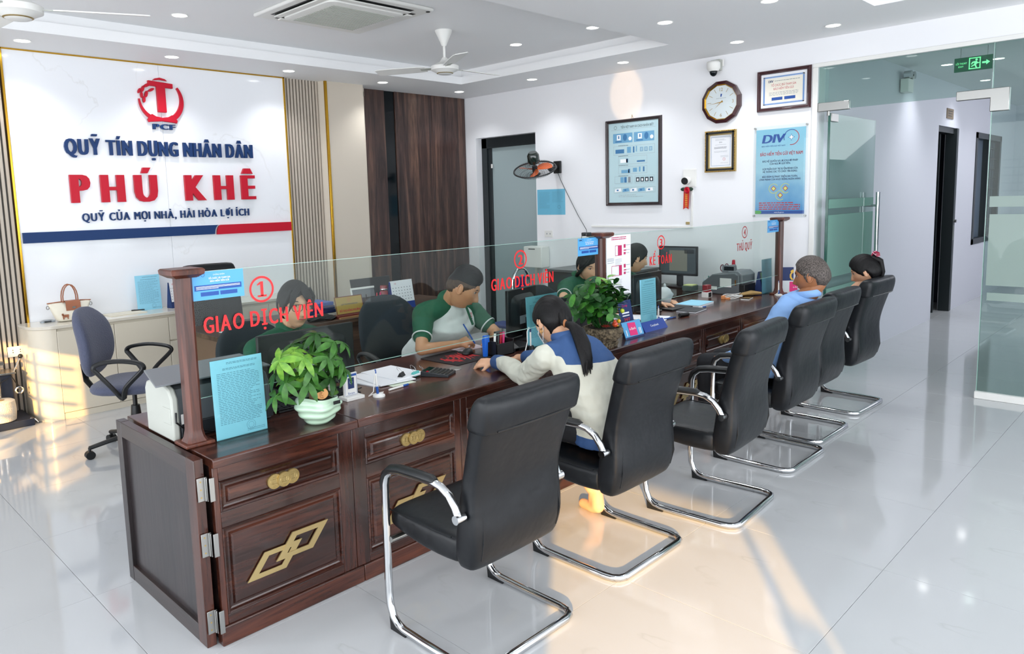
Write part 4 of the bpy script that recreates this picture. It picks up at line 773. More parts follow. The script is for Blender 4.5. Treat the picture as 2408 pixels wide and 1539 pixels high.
# ---------------------------------------------------------------- visitor chairs
def superell(a, b, n, cx_, cy_, z, e=4.0, flip=None):
    out = []
    for k in range(n):
        t_ = 2*pi*k/n; c_, s_ = cos(t_), sin(t_)
        out.append((cx_+a*abs(c_)**(2/e)*(1 if c_ > 0 else -1), cy_+b*abs(s_)**(2/e)*(1 if s_ > 0 else -1), z))
    return out
def make_chair():
    t = thing('visitor_chair', 'x', 'chair')
    # back: (z, rear y, front y, half width)
    P_ = [(.352, .085, .125, .215), (.36, .062, .16, .232), (.40, .040, .175, .240), (.47, .022, .168, .244), (.56, .028, .155, .238), (.64, .036, .142, .232), (.72, .020, .120, .234), (.80, -.002, .098, .240), (.88, -.028, .074, .246), (.94, -.045, .052, .249), (.972, -.048, .038, .248), (.990, -.036, .014, .244), (.994, -.024, -.002, .236)]
    m = MB(); m.loft([superell(w, (f-r)/2, 32, 0, (f+r)/2, z, 4.5) for z, r, f, w in P_]); bk = obj('backrest', m, M_['leather'], t, rel=False, sub=1, smooth=60)
    for s in (-1, 1):
        pp = MB(); pp.tube([(s*w*.84, r+.0115, z) for z, r, f, w in P_[2:-5]], .0035, 5); obj('piping', pp, M_['leather'], bk, rel=False)
    fl_ = [(.872, -.036, .010, .254), (.878, -.046, .083, .256), (.90, -.053, .078, .257), (.94, -.061, .062, .258), (.975, -.063, .048, .256), (.998, -.050, .024, .250), (1.004, -.030, .002, .240)]
    m = MB(); m.loft([superell(w, (f-r)/2, 32, 0, (f+r)/2, z, 4.5) for z, r, f, w in fl_]); hc = obj('headrest_cover', m, M_['leather'], t, rel=False, sub=1, smooth=60)
    obj('stitching', MB().tube([(x, y, .884) for x, y in ((-.200, -.043), (-.1, -.048), (.1, -.048), (.200, -.043))], .003, 5), M_['black'], hc, rel=False)
    # seat
    S_ = [(.135, .462, .36, .225), (.15, .470, .352, .232), (.25, .474, .350, .240), (.38, .480, .362, .243), (.47, .484, .384, .243), (.515, .480, .394, .240), (.53, .465, .405, .230)]
    m = MB(); m.loft([[(x, y, z) for x, z, _ in superell(w, (zt-zb)/2, 28, 0, (zt+zb)/2, 0, 5.0)] for y, zt, zb, w in S_]); st = obj('seat', m, M_['leather'], t, rel=False, sub=1, smooth=60)
    for s in (-1, 1): obj('piping', MB().tube([(s*.2335, .17, .462), (s*.241, .25, .466), (s*.245, .40, .468), (s*.243, .50, .470), (s*.228, .531, .462)], .003, 5), M_['leather'], st, rel=False)
    # frame tube
    def side(s):
        x = s*.268
        return [(x, .088, .565), (x, .105, .600), (x, .135, .636), (x, .175, .657), (x, .22, .664), (x, .30, .662), (x, .40, .657), (x, .455, .648), (x, .488, .622), (x, .500, .585), (x, .505, .45), (x, .507, .15), (x, .503, .095), (x, .485, .05), (x, .455, .026), (x, .42, .018), (x, .30, .016), (x, .09, .016)]
    L_ = side(-1); R_ = side(1)[::-1]
    corner = [(-.262, .052, .016), (-.245, .027, .016), (-.215, .016, .016), (.215, .016, .016), (.245, .027, .016), (.262, .052, .016)]
    m = MB(); m.tube(L_+corner+R_, .0155, 10); obj('frame', m, M_['chrome'], t, rel=False, smooth=60)
    for s in (-1, 1):
        obj('armrest_pad', MB().tube([(s*.268, y, z) for y, z in ((.205, .669), (.225, .673), (.31, .671), (.40, .666), (.455, .656), (.492, .628), (.508, .59), (.512, .56))], [(.014, .010), (.021, .016), (.022, .017), (.022, .017), (.022, .017), (.021, .016), (.020, .015), (.014, .008)], 12), M_['black'], t, rel=False)
        obj('end_cap', MB().cyl((s*.244, .088, .565), (s*.286, .088, .565), .0165, seg=14), M_['chrome'], t, rel=False)
        obj('glide', MB().prism([(.40, .012), (.495, .055), (.49, .0), (.40, 0)], s*.268-.014, s*.268+.014, 'YZ'), M_['black'], t, rel=False, bevel=.002)
    obj('crossbar', MB().cyl((-.262, .49, .36), (.262, .49, .36), .012), M_['steel'], t, rel=False)
    return t
ch0 = make_chair()
CH = [(1.885, 1.700, 0, 'black leather visitor chair standing nearest the camera'), (2.738, 1.712, 0, 'black leather visitor chair with the woman in the cream jacket'), (3.535, 1.600, 4, 'empty black leather visitor chair, second from the seated cream-jacket woman' if False else 'empty black leather chair just right of the cream-jacket woman'),
      (4.430, 1.690, 0, 'black leather visitor chair where the grey-haired man sits'), (5.045, 1.755, 0, 'black leather chair squeezed between the grey-haired man and the far girl' if False else 'black leather chair wedged between the grey-haired man and the farthest chair'), (5.850, 1.785, -2, 'farthest black leather visitor chair, with the young woman in red')]
for i, (x, y, rz, lab) in enumerate(CH):
    o = ch0 if i == 0 else dup(ch0); o.location = (x, y, 0); o.rotation_euler = (0, 0, radians(rz)); tag(o, lab, 'chair', 'visitor chairs in front of the counter')
# ---------------------------------------------------------------- cream cabinet along the logo wall
cb = thing('low_cabinet', 'long low cream cabinet with rounded end under the logo wall', 'cabinet', (2.6, 6.64, 0))
ce_ = [(1.455, 6.826)]+[(1.625-.17*cos(t*pi/2/8), 6.62-.175*sin(t*pi/2/8)) for t in range(9)]+[(1.625, 6.826)]
obj('end_panel', MB().prism(ce_, 0, .735, 'XY'), M_['cream'], cb, smooth=50)
ct_ = [(1.447, 6.826)]+[(1.625-.178*cos(t*pi/2/8), 6.62-.19*sin(t*pi/2/8)) for t in range(9)]+[(3.95, 6.43), (3.95, 6.826)]
obj('top', MB().prism(ct_, .737, .762, 'XY'), mat('cabinet_top', 'D2CCBE', .2, coat=.3), cb, smooth=50, bevel=.003)
obj('body', MB().box(1.625, 3.94, 6.46, 6.826, .05, .737).box(1.625, 3.94, 6.45, 6.826, 0, .05), M_['cream'], cb)
for a, b in ((1.628, 2.052), (2.056, 2.498)): obj('door', B(a, b, 6.443, 6.462, .055, .715), M_['cream'], cb, bevel=.002)
for j in range(3):
    a = 2.502+.48*j
    for z0, z1 in ((.512, .715), (.285, .500), (.055, .273)): obj('drawer', B(a, a+.476, 6.443, 6.462, z0, z1), M_['cream'], cb, bevel=.002)
# handbag
hb = thing('handbag', 'cream tote handbag with tan leather flap and handles on the cabinet', 'bag', (1.80, 6.64, .762))
LT = mat('tan_leather', '9A5F42', .5, bump='noise', bscale=200, bstr=.1); CV = mat('cream_canvas', 'E2DCCB', .7, bump='noise', bscale=30, bstr=.4)
m = MB(); m.loft([superell(w, d, 28, 1.795+o, 6.66, .762+z, 3.2) for w, d, z, o in ((.090, .055, 0, 0), (.105, .065, .01, 0), (.125, .066, .06, 0), (.145, .045, .11, 0), (.160, .022, .145, 0), (.163, .008, .158, 0))]); obj('body', m, CV, hb, sub=1, smooth=60)
obj('top_trim', MB().tube([(1.632, 6.66, .918), (1.72, 6.655, .923), (1.80, 6.652, .925), (1.88, 6.655, .923), (1.958, 6.66, .916)], .005, 6), LT, hb)
for yy in (6.635, 6.685): obj('handle', MB().tube([(1.745, yy, .915)]+[(1.80-.055*cos(t*pi/10)*(1+.12*sin(t*pi/10)), yy+(.02 if yy < 6.65 else -.01)*0, .925+.135*sin(t*pi/10)) for t in range(0, 11)]+[(1.855, yy, .915)], .005, 6), LT, hb)
obj('flap', MB().loft([[(1.755, 6.64-d, z), (1.865, 6.64-d, z), (1.865, 6.645-d, z), (1.755, 6.645-d, z)] for z, d in ((.930, -.02), (.928, .015), (.905, .030), (.86, .036), (.85, .036))]), LT, hb)
obj('clasp', B(1.80, 1.822, 6.598, 6.604, .868, .882), M_['steel'], hb); obj('charm', MB().box(1.72, 1.765, 6.590, 6.596, .800, .822).box(1.722, 1.730, 6.590, 6.596, .785, .80).box(1.755, 1.762, 6.590, 6.596, .785, .80).box(1.715, 1.728, 6.590, 6.596, .815, .832), LT, hb)
for x in (1.635, 1.955): obj('side_ring', MB().tube([(x+.010*cos(2*pi*k/10), 6.655, .885+.014*sin(2*pi*k/10)) for k in range(10)], .003, 5, closed=True), M_['steel'], hb)
def sheet(name, label, cat, x, y, z, w, l, rz, m, n=1, curl=0):
    t = thing(name, label, cat, (x, y, z), radians(rz)); mb = MB(); mb.flat = False
    mb.add([(-w/2, -l/2, 0), (w/2, -l/2, 0), (w/2, l/2, 0), (-w/2, l/2, 0), (-w/2, -l/2, n*.0012), (w/2, -l/2, n*.0012), (w/2, l/2, n*.0012), (-w/2, l/2, n*.0012)], [(0, 3, 2, 1), (4, 5, 6, 7), (0, 1, 5, 4), (1, 2, 6, 5), (2, 3, 7, 6), (3, 0, 4, 7)])
    obj('sheet', mb, m, t, rel=False, smooth=0); return t
CT = .762
t = thing('plastic_packet', 'clear plastic packet lying beside the handbag', 'packet', (1.64, 6.72, CT)); obj('film', MB().loft([superell(.055, .035, 16, 1.64, 6.72, CT+z, 3) for z in (.001, .012)]+[superell(.03, .02, 16, 1.64, 6.72, CT+.020, 3)]), glass('film', 'DDE3E8', 1.6, rough=.15), t); obj('content', MB().box(1.615, 1.665, 6.705, 6.735, CT+.003, CT+.010), M_['darkplast'], t)
t = sheet('paper_sheet', 'cream paper sheets lying on the cabinet right of the handbag', 'paper', 2.22, 6.66, CT, .30, .19, 4, mat('cream_paper', 'DCD6C4', .6), 5)
t = thing('pen', 'dark pen lying on the sheets on the cream cabinet', 'pen', (2.34, 6.72, CT+.006)); obj('barrel', MB().cyl((2.30, 6.735, CT+.011), (2.40, 6.70, CT+.011), .005, seg=8), M_['black'], t); obj('clip', MB().box(2.30, 2.33, 6.722, 6.727, CT+.016, CT+.018), M_['steel'], t)
def acrylic_sign(name, label, x0, x1, y, z0, z1, lean=.03, nl=20, seed=1, holder=True, base=True, stamp=True, sheetm=None):
    """blue printed sheet in a clear L-shaped holder; leans back by lean at its top"""
    t = thing(name, label, 'sign', ((x0+x1)/2, y, z0)); Up = Vector((0, lean, z1-z0)); H = Up.length; w = x1-x0
    P = Print((x0, y-.0016, z0), (1, 0, 0), Up); M = P.M
    obj('sheet', MB().add([M @ Vector(q) for q in ((0, 0, -.0012), (w, 0, -.0012), (w, H, -.0012), (0, H, -.0012), (0, 0, 0), (w, 0, 0), (w, H, 0), (0, H, 0))], [(0, 3, 2, 1), (4, 5, 6, 7), (0, 1, 5, 4), (1, 2, 6, 5), (2, 3, 7, 6), (3, 0, 4, 7)]), sheetm or M_['sheetblue'], t, smooth=0)
    if holder: obj('acrylic', MB().box(x0-.005, x1+.02, y-.050, y-.004, z0-.001, z0+.003).add([M @ Vector(q) for q in ((-.004, -.002, .0035), (w+.004, -.002, .0035), (w+.004, H+.004, .0035), (-.004, H+.004, .0035), (-.004, -.002, .0050), (w+.004, -.002, .0050), (w+.004, H+.004, .0050), (-.004, H+.004, .0050))], [(0, 3, 2, 1), (4, 5, 6, 7), (0, 1, 5, 4), (1, 2, 6, 5), (2, 3, 7, 6), (3, 0, 4, 7)]), M_['glass'], t, smooth=0)
    P.lines(M_['ink'], w*.3, w*.9, [H*.95, H*.935], H*.007, seed, False); P.lines(M_['ink'], w*.22, w*.85, [H*.88, H*.865], H*.007, seed+1, False)
    P.lines(M_['ink'], w*.10, w*.92, [H*(.82-.66*i/nl) for i in range(nl)], H*.007, seed+2)
    if stamp: P.ring(M_['ink'], w*.68, H*.11, w*.09, .0012); P.ring(M_['ink'], w*.68, H*.11, w*.055, .001); P.lines(M_['ink'], w*.60, w*.95, [H*.06, H*.04], H*.006, 5, False)
    P.build(t); return t
acrylic_sign('notice_stand', 'light blue printed notice standing on the cream cabinet', 2.350, 2.562, 6.72, CT, 1.072, .02, 22, 3, holder=False)
def desk_calendar(name, label, x0, x1, y, z0, z1, col, depth=.08, rows=5, yaw=0, cat='calendar'):
    t = thing(name, label, cat, ((x0+x1)/2, y, z0), radians(yaw)); w = x1-x0; H = z1-z0; a = -w/2
    obj('stand', MB().prism([(-depth/2, 0), (depth/2, 0), (.004, H*.97), (-.004, H*.97)], a, -a, 'YZ'), col, t, rel=False, smooth=0)
    Up = Vector((0, depth/2-.004, H)).normalized(); P = Print((a, -depth/2-.003, H*.02), (1, 0, 0), Up); Pw = P.M
    P.rect(M_['paper'], .004, H*.22, w-.004, H*.99, .0004); P.text(M_['inkr'], '10', w*.22, H*.86, H*.06, w*.08)
    for r in range(rows):
        for c_ in range(7): P.rect(M_['inkg'], w*(.08+.125*c_), H*(.30+.105*r), w*(.12+.125*c_), H*(.33+.105*r), .001)
    for (mm, mb) in P.d.values():
        mb.flat = True; obj('print', mb, mm, t, rel=False, smooth=0)
    rg = MB()
    for k in range(int(w/.012)): rg.tube([(a+.006+.012*k, .006*cos(q), H*.97+.006*sin(q)) for q in (0, 1.05, 2.1, 3.14, 4.2, 5.2)], .001, 4, closed=True)
    obj('spiral', rg, M_['white'], t, rel=False); return t
desk_calendar('desk_calendar', 'small white desk calendar beside the notice on the cream cabinet', 2.605, 2.76, 6.68, CT, 1.0, M_['navy'], yaw=10)
# binding machine and twine
bmn = thing('binding_machine', 'dark blue binding machine with chrome lever at the left wall', 'machine', (1.25, 6.6, 0)); BN_ = mat('machine_navy', '232B3D', .4)
obj('base', B(.98, 1.425, 6.475, 6.85, 0, .055), BN_, bmn, bevel=.006); obj('head', B(1.0, 1.345, 6.66, 6.82, .055, .40), BN_, bmn, bevel=.01); obj('top_plate', B(1.0, 1.36, 6.62, 6.83, .40, .415), M_['steel'], bmn, bevel=.004)
obj('column', MB().cyl((1.20, 6.72, .415), (1.20, 6.72, .50), .012).cyl((1.27, 6.72, .415), (1.27, 6.72, .49), .010).box(1.15, 1.30, 6.69, 6.75, .47, .495), M_['steel'], bmn)
obj('guide_rod', MB().cyl((1.20, 6.63, .06), (1.20, 6.63, .38), .009).cyl((1.24, 6.63, .06), (1.24, 6.63, .38), .009).cyl((1.16, 6.63, .06), (1.16, 6.63, .38), .012), M_['chrome'], bmn)
lv_ = obj('lever', MB().cyl((1.355, 6.68, .40), (1.400, 6.62, .53), .006), M_['chrome'], bmn); obj('knob', MB().ell((1.402, 6.617, .535), (.018, .018, .018)), M_['black'], lv_)
obj('hose', MB().tube([(1.06, 6.64, .28), (1.2, 6.60, .33), (1.33, 6.62, .385), (1.355, 6.64, .33), (1.38, 6.64, .29)], .004, 6), M_['black'], bmn); obj('crank', MB().tube([(1.375+.025*cos(2*pi*k/14), 6.64, .262+.025*sin(2*pi*k/14)) for k in range(14)], .007, 6, closed=True), M_['chrome'], bmn)
obj('tool_clip', MB().tube([(1.40, 6.50, .055), (1.43, 6.48, .045), (1.445, 6.465, .02)], [.004, .008, .004], 8), M_['steel'], bmn)
tw = thing('twine_spool', 'fat spool of white twine on the binding machine base', 'spool', (1.20, 6.55, .055))
m = MB(); pr = [(.03, .002), (.085, .002)]
for i in range(30): pr.append((.097+.006*sin(i/29*pi)+(.0015 if i % 2 else 0), .006+i*.0052))
pr += [(.080, .168), (.03, .166), (.026, .15), (.026, .02)]
m.lathe(pr, (1.225, 6.575, .055), 32); obj('winding', m, mat('twine', 'DDD8CB', .8, bump='noise', bscale=160, bstr=.5), tw); obj('core', MB().lathe([(.018, .10), (.029, .10), (.029, .168), (.018, .168)], (1.225, 6.575, .055), 20), mat('cardboard', 'A88A63', .7), tw)
# ---------------------------------------------------------------- swivel chairs
def swivel(name, label, loc, rz, fab, armm, arms=True, h=1.0, back=(.22, .24), hi=False):
    t = thing(name, label, 'chair', loc, radians(rz))      # faces +Y
    bw, bh = back; z0 = .53*h; 
    m = MB(); rings = []
    nz = 9
    for i in range(nz+1):
        u = i/nz; z = z0+2*bh*u; w = bw*(1-abs(2*u-1)**3.2)**.5*1.0 if 0 < u < 1 else bw*.25
        w = max(w, bw*.42); y = -.235-.05*u+.03*sin(u*pi); th = .038*(1-abs(2*u-1)**4)+.012
        rings.append([(x, yy+.06*(x/bw)**2*.6, z) for x, yy, z in superell(w, th, 24, 0, y, z, 3)])
    m.loft(rings); obj('backrest', m, fab, t, rel=False, sub=1, smooth=60)
    m = MB(); m.loft([superell(.20, .19, 28, 0, 0, .425, 3.2), superell(.235, .225, 28, 0, 0, .44, 3.2), superell(.245, .235, 28, 0, 0, .475, 3.2), superell(.225, .215, 28, 0, 0, .498, 3.2), superell(.15, .14, 28, 0, 0, .503, 3)]); obj('seat', m, fab, t, rel=False, sub=1, smooth=60)
    obj('back_bracket', MB().tube([(0, -.12, .42), (0, -.24, .43), (0, -.285, .50), (0, -.295, .62)], [(.035, .012)]*4, 8), M_['black'], t, rel=False)
    if arms:
        for s in (-1, 1):
            A = [(s*.25, .02, .42), (s*.275, .05, .50), (s*.285, .145, .60), (s*.285, .165, .635), (s*.28, .13, .662), (s*.28, .02, .680), (s*.28, -.09, .668), (s*.285, -.125, .640), (s*.28, -.10, .60), (s*.27, -.03, .50)]
            obj('armrest', MB().tube(crv(A, 4, True), [(.017, .013)]*40, 10, closed=True), armm, t, rel=False)
    obj('gas_lift', MB().cyl((0, 0, .30), (0, 0, .425), .014).lathe([(.001, .09), (.032, .09), (.032, .24), (.026, .31), (.001, .31)]), M_['black'], t, rel=False)
    obj('lever', MB().tube([(-.05, .02, .415), (-.20, .05, .40), (-.26, .06, .36)], [(.004, .004), (.004, .004), (.02, .006)], 6), M_['black'], t, rel=False)
    for k in range(5):
        a = 2*pi*k/5+.3; L_ = [(r*cos(a), r*sin(a), z) for r, z in ((.02, .105), (.15, .10), (.29, .075))]
        lg = obj('leg', MB().tube(L_, [(.026, .022), (.022, .016), (.018, .014)], 8), M_['black'], t, rel=False)
        obj('castor', MB().cyl((.29*cos(a)-.022*sin(a), .29*sin(a)+.022*cos(a), .028), (.29*cos(a)+.022*sin(a), .29*sin(a)-.022*cos(a), .028), .028, seg=16).cyl((.29*cos(a), .29*sin(a), .03), (.29*cos(a), .29*sin(a), .08), .008), M_['black'], lg, rel=False)
    return t
sc1 = swivel('swivel_chair', 'empty blue-grey fabric swivel chair with looped armrests at the left', (1.765, 5.25, 0), -128, M_['fabric'], M_['black'])
sc1.scale = (1.07, 1.07, 1.0)
MESH = mat('dark_mesh_fabric', '1E262C', .8, bump='vor', bscale=200, bstr=.2)
swivel('office_chair', 'dark office chair behind the young man in the white and green polo', (3.02, 3.82, 0), 172, MESH, M_['black'], True, 1.0, (.23, .245))
swivel('office_chair', 'dark office chair behind the woman with glasses', (2.02, 3.78, 0), 180, MESH, M_['black'], True, .98, (.23, .23))
swivel('office_chair', 'dark office chair of the woman sorting white papers', (4.72, 3.85, 0), 180, MESH, M_['black'], True, .9, (.22, .22))
ec = thing('executive_chair', 'high-backed black leather executive chair behind the walnut desk', 'chair', (2.75, 5.85, 0), radians(178))
m = MB(); m.loft([superell(w, d, 28, 0, y, z, 5) for w, d, y, z in ((.20, .04, -.24, .50), (.25, .055, -.25, .56), (.255, .055, -.26, .75), (.245, .05, -.28, .95), (.24, .045, -.30, 1.10), (.225, .035, -.31, 1.16), (.20, .02, -.31, 1.175))]); obj('backrest', m, M_['leather'], ec, rel=False, sub=1, smooth=60)
m = MB(); m.loft([superell(w, w*.95, 28, 0, .0, z, 4) for w, z in ((.22, .40), (.27, .42), (.28, .47), (.26, .50), (.18, .51))]); obj('seat', m, M_['leather'], ec, rel=False, sub=1, smooth=60)
for s in (-1, 1): obj('armrest', MB().tube([(s*.29, -.22, .46), (s*.31, -.21, .60), (s*.31, -.15, .67), (s*.31, .08, .66), (s*.31, .17, .60), (s*.30, .18, .48), (s*.28, .1, .44)], [(.028, .02)]*7, 10), M_['black'], ec, rel=False)
obj('pedestal', MB().cyl((0, 0, .08), (0, 0, .40), .03), M_['chrome'], ec, rel=False)
for k in range(5): a = 2*pi*k/5; obj('leg', MB().tube([(.02*cos(a), .02*sin(a), .10), (.30*cos(a), .30*sin(a), .06)], [(.025, .02), (.018, .014)], 8).cyl((.30*cos(a), .30*sin(a), .0), (.30*cos(a), .30*sin(a), .05), .022), M_['chrome'], ec, rel=False)
# walnut desk behind the tellers and its things
DW = wood('desk_walnut', '2E201A', '4F3A2F', '6E5241', 'X', .4, 6, .1, .1)
bd_ = thing('manager_desk', 'walnut desk behind the tellers with nameplate and calendar', 'desk', (3.2, 5.1, 0)); DZ = .755
obj('desktop', B(2.22, 4.55, 4.80, 5.50, DZ-.035, DZ), DW, bd_, bevel=.003); obj('front_panel', B(2.26, 4.52, 4.86, 4.89, .02, DZ-.035), DW, bd_); obj('pedestal', B(2.24, 2.28, 4.86, 5.46, 0, DZ-.035), mat('light_walnut', '7A5F4E', .45), bd_); obj('pedestal', B(4.47, 4.52, 4.86, 5.46, 0, DZ-.035), DW, bd_)
t = thing('nameplate', 'gold desk nameplate with dark red base on the walnut desk', 'nameplate', (3.34, 4.9, DZ)); obj('base', B(3.19, 3.52, 4.86, 4.94, DZ, DZ+.022), mat('red_wood', '6E2420', .3, coat=.4), t, bevel=.003)
P = Print((3.21, 4.895, DZ+.022), (1, 0, 0), (0, .25, 1)); w, H = .262, .145; M = P.M
obj('plate', MB().add([M @ Vector(q) for q in ((0, 0, -.006), (w, 0, -.006), (w, H, -.006), (0, H, -.006), (0, 0, 0), (w, 0, 0), (w, H, 0), (0, H, 0))], [(0, 3, 2, 1), (4, 5, 6, 7), (0, 1, 5, 4), (1, 2, 6, 5), (2, 3, 7, 6), (3, 0, 4, 7)]), mat('gold_plate', 'B79A4E', .35, .4), t, smooth=0)
P.frame(bpy.data.materials['red_wood'], 0, 0, w, H, .006, .0008); P.text(M_['inkr'], 'ĐỖ THỊ HỒNG PHƯỢNG', w*.5, H*.14, .018, w*.78, bold=.03); P.text(M_['inkd'], 'QUỸ TÍN DỤNG NHÂN DÂN', w*.5, H*.52, .010, w*.6, bold=.03); P.ring(M_['inkr'], w*.5, H*.78, .014, .003); P.build(t)
desk_calendar('desk_calendar', 'white wall-facing desk calendar with blue foot beside the red thermos', 3.745, 3.995, 4.92, DZ, .995, mat('royal_blue', '1F3C8C', .4), .09, 5, 3)
t = thing('thermos', 'dark red thermos bottle between the pen holder and calendar', 'bottle', (3.70, 4.93, DZ)); obj('body', MB().lathe([(.001, 0), (.034, .002), (.036, .02), (.036, .155), (.030, .168), (.001, .168)], (3.70, 4.93, DZ), 24), mat('thermos_red', '7E1420', .25, coat=.5), t); obj('cap', MB().lathe([(.001, .17), (.031, .17), (.032, .205), (.028, .212), (.001, .212)], (3.70, 4.93, DZ), 24), bpy.data.materials['thermos_red'], t); obj('cap_ring', MB().lathe([(.0325, .172), (.034, .176), (.0325, .184)], (3.70, 4.93, DZ), 24), M_['chrome'], t)
t = thing('pen_holder', 'dark wooden pen holder on the walnut desk', 'holder', (3.57, 4.90, DZ)); obj('box', MB().box(3.49, 3.66, 4.86, 4.868, DZ, DZ+.05).box(3.56, 3.66, 4.86, 4.868, DZ+.05, DZ+.13).box(3.49, 3.66, 4.94, 4.948, DZ, DZ+.13).prism([(4.86, DZ), (4.948, DZ), (4.948, DZ+.13), (4.90, DZ+.13), (4.87, DZ+.11), (4.86, DZ+.07)], 3.484, 3.492, 'YZ').box(3.655, 3.662, 4.86, 4.948, DZ, DZ+.13).box(3.555, 3.562, 4.86, 4.948, DZ, DZ+.13), M_['framedark'], t)
for x, c, r in ((3.52, M_['black'], -.02), (3.60, M_['inkr'], .01), (3.63, M_['pink'], .015)):
    p_ = thing('pen', {3.52: 'black pen leaning in the wooden pen holder', 3.60: 'red pen standing in the wooden pen holder', 3.63: 'pink pen standing in the wooden pen holder'}[x], 'pen', (x, 4.91, DZ)); obj('barrel', MB().cyl((x, 4.91, DZ+.01), (x+r, 4.905, DZ+.16), .005, seg=8), c, p_)
t = thing('photo_frame', 'grey tablet-like frame leaning behind the pen holder', 'frame', (3.56, 5.05, DZ)); obj('panel', MB().prism([(5.02, DZ), (5.03, DZ), (5.08, DZ+.19), (5.07, DZ+.19)], 3.47, 3.70, 'YZ'), M_['grey'], t, bevel=.002); obj('border', MB().prism([(5.017, DZ), (5.024, DZ), (5.074, DZ+.195), (5.067, DZ+.195)], 3.462, 3.474, 'YZ').prism([(5.060, DZ+.185), (5.068, DZ+.185), (5.072, DZ+.2), (5.064, DZ+.2)], 3.462, 3.70, 'YZ'), M_['white'], t)
t = thing('laptop', 'open black laptop screen behind the desk calendar', 'laptop', (3.8, 5.25, DZ)); obj('screen', MB().prism([(5.18, DZ+.01), (5.19, DZ+.01), (5.25, DZ+.25), (5.24, DZ+.25)], 3.58, 4.0, 'YZ'), M_['black'], t, bevel=.003); obj('keyboard_base', B(3.58, 4.0, 5.19, 5.42, DZ, DZ+.018), M_['black'], t, bevel=.003)
t = thing('blue_folder', 'blue folder stack on the walnut desk behind the nameplate', 'folder', (3.15, 5.15, DZ)); 
for i, (c, z) in enumerate(((M_['white'], 0), (M_['navy'], .03), (M_['navy'], .06), (M_['bluebar'], .09))): obj('folder_sleeve', B(2.98-.01*i, 3.30-.01*i, 5.03, 5.26, DZ+z, DZ+z+.027), c, t, bevel=.003)
t = thing('black_bag', 'black pouch and cables heaped left of the nameplate', 'pouch', (3.05, 4.9, DZ)); obj('pouch', MB().ell((3.06, 4.92, DZ+.02), (.11, .05, .035)).ell((3.13, 4.90, DZ+.015), (.06, .04, .025)), M_['black'], t); obj('strap', MB().tube([(2.95, 4.88, DZ+.01), (3.02, 4.85, DZ+.03), (3.12, 4.85, DZ+.01), (3.18, 4.87, DZ+.02)], .006, 6), M_['black'], t)
t = sheet('paper_sheet', 'white paper lying at the left end of the walnut desk', 'paper', 2.45, 4.95, DZ, .21, .29, 12, M_['paper'], 3)
wb = thing('desk_ruler', 'thin wooden strip lying before the nameplate', 'ruler', (3.35, 4.83, DZ)); obj('strip', B(3.19, 3.53, 4.815, 4.845, DZ, DZ+.012), mat('pale_wood', '9A7350', .4), wb)
# things by the right wall, seen through the glass
dk = thing('side_desk', 'dark side desk with a glass top along the white wall', 'desk', (6.2, 4.0, 0)); obj('desktop', B(5.72, 6.62, 3.43, 4.06, .715, .745), M_['rose'], dk, bevel=.003); obj('glass_top', B(5.73, 6.61, 3.435, 4.05, .7455, .7515), M_['glass'], dk); obj('pedestal', MB().box(5.75, 5.78, 3.6, 4.0, 0, .715).box(6.56, 6.6, 3.6, 4.0, 0, .715), M_['rose'], dk)
DKZ = .752
t = thing('side_counter', 'long dark box-like low cupboard behind the fourth teller', 'cupboard', (6.2, 4.6, 0)); obj('body', B(5.92, 6.62, 4.12, 5.02, 0, .885), mat('charcoal_laminate', '3C3F40', .4), t, bevel=.003); obj('top', B(5.90, 6.63, 4.10, 5.04, .885, .91), mat('grey_laminate', '5A5D5E', .35), t, bevel=.003)
t = thing('folding_chair', 'folding chair with chrome hoop back and blue pad', 'chair', (5.04, 4.65, 0)); obj('hoop', MB().tube([(4.94, 4.60, .02), (4.935, 4.60, .80)]+[(5.04-.11*cos(k*pi/10), 4.60, .88+.13*sin(k*pi/10)) for k in range(11)]+[(5.145, 4.60, .80), (5.14, 4.60, .02)], .012, 8), M_['chrome'], t); obj('back_pad', B(4.98, 5.10, 4.59, 4.61, .78, .93), mat('blue_pad', '20306B', .6), t, bevel=.008); obj('seat', B(4.93, 5.15, 4.61, 4.95, .44, .47), bpy.data.materials['blue_pad'], t, bevel=.01); obj('leg', MB().tube([(4.95, 4.93, .44), (4.95, 5.0, .01)], .011, 8), M_['chrome'], t); obj('leg', MB().tube([(5.13, 4.93, .44), (5.13, 5.0, .01)], .011, 8), M_['chrome'], t)
t = thing('paper_dispenser', 'white box appliance fixed to the wall right of the frosted door', 'dispenser', (6.6, 5.74, .84)); obj('body', B(6.5, 6.648, 5.60, 5.88, .84, 1.09), M_['white'], t, bevel=.01); obj('slot', B(6.497, 6.502, 5.70, 5.80, 1.055, 1.065), M_['darkplast'], t); obj('stand', MB().box(6.56, 6.6, 5.72, 5.76, 0, .84), M_['offwhite'], t)
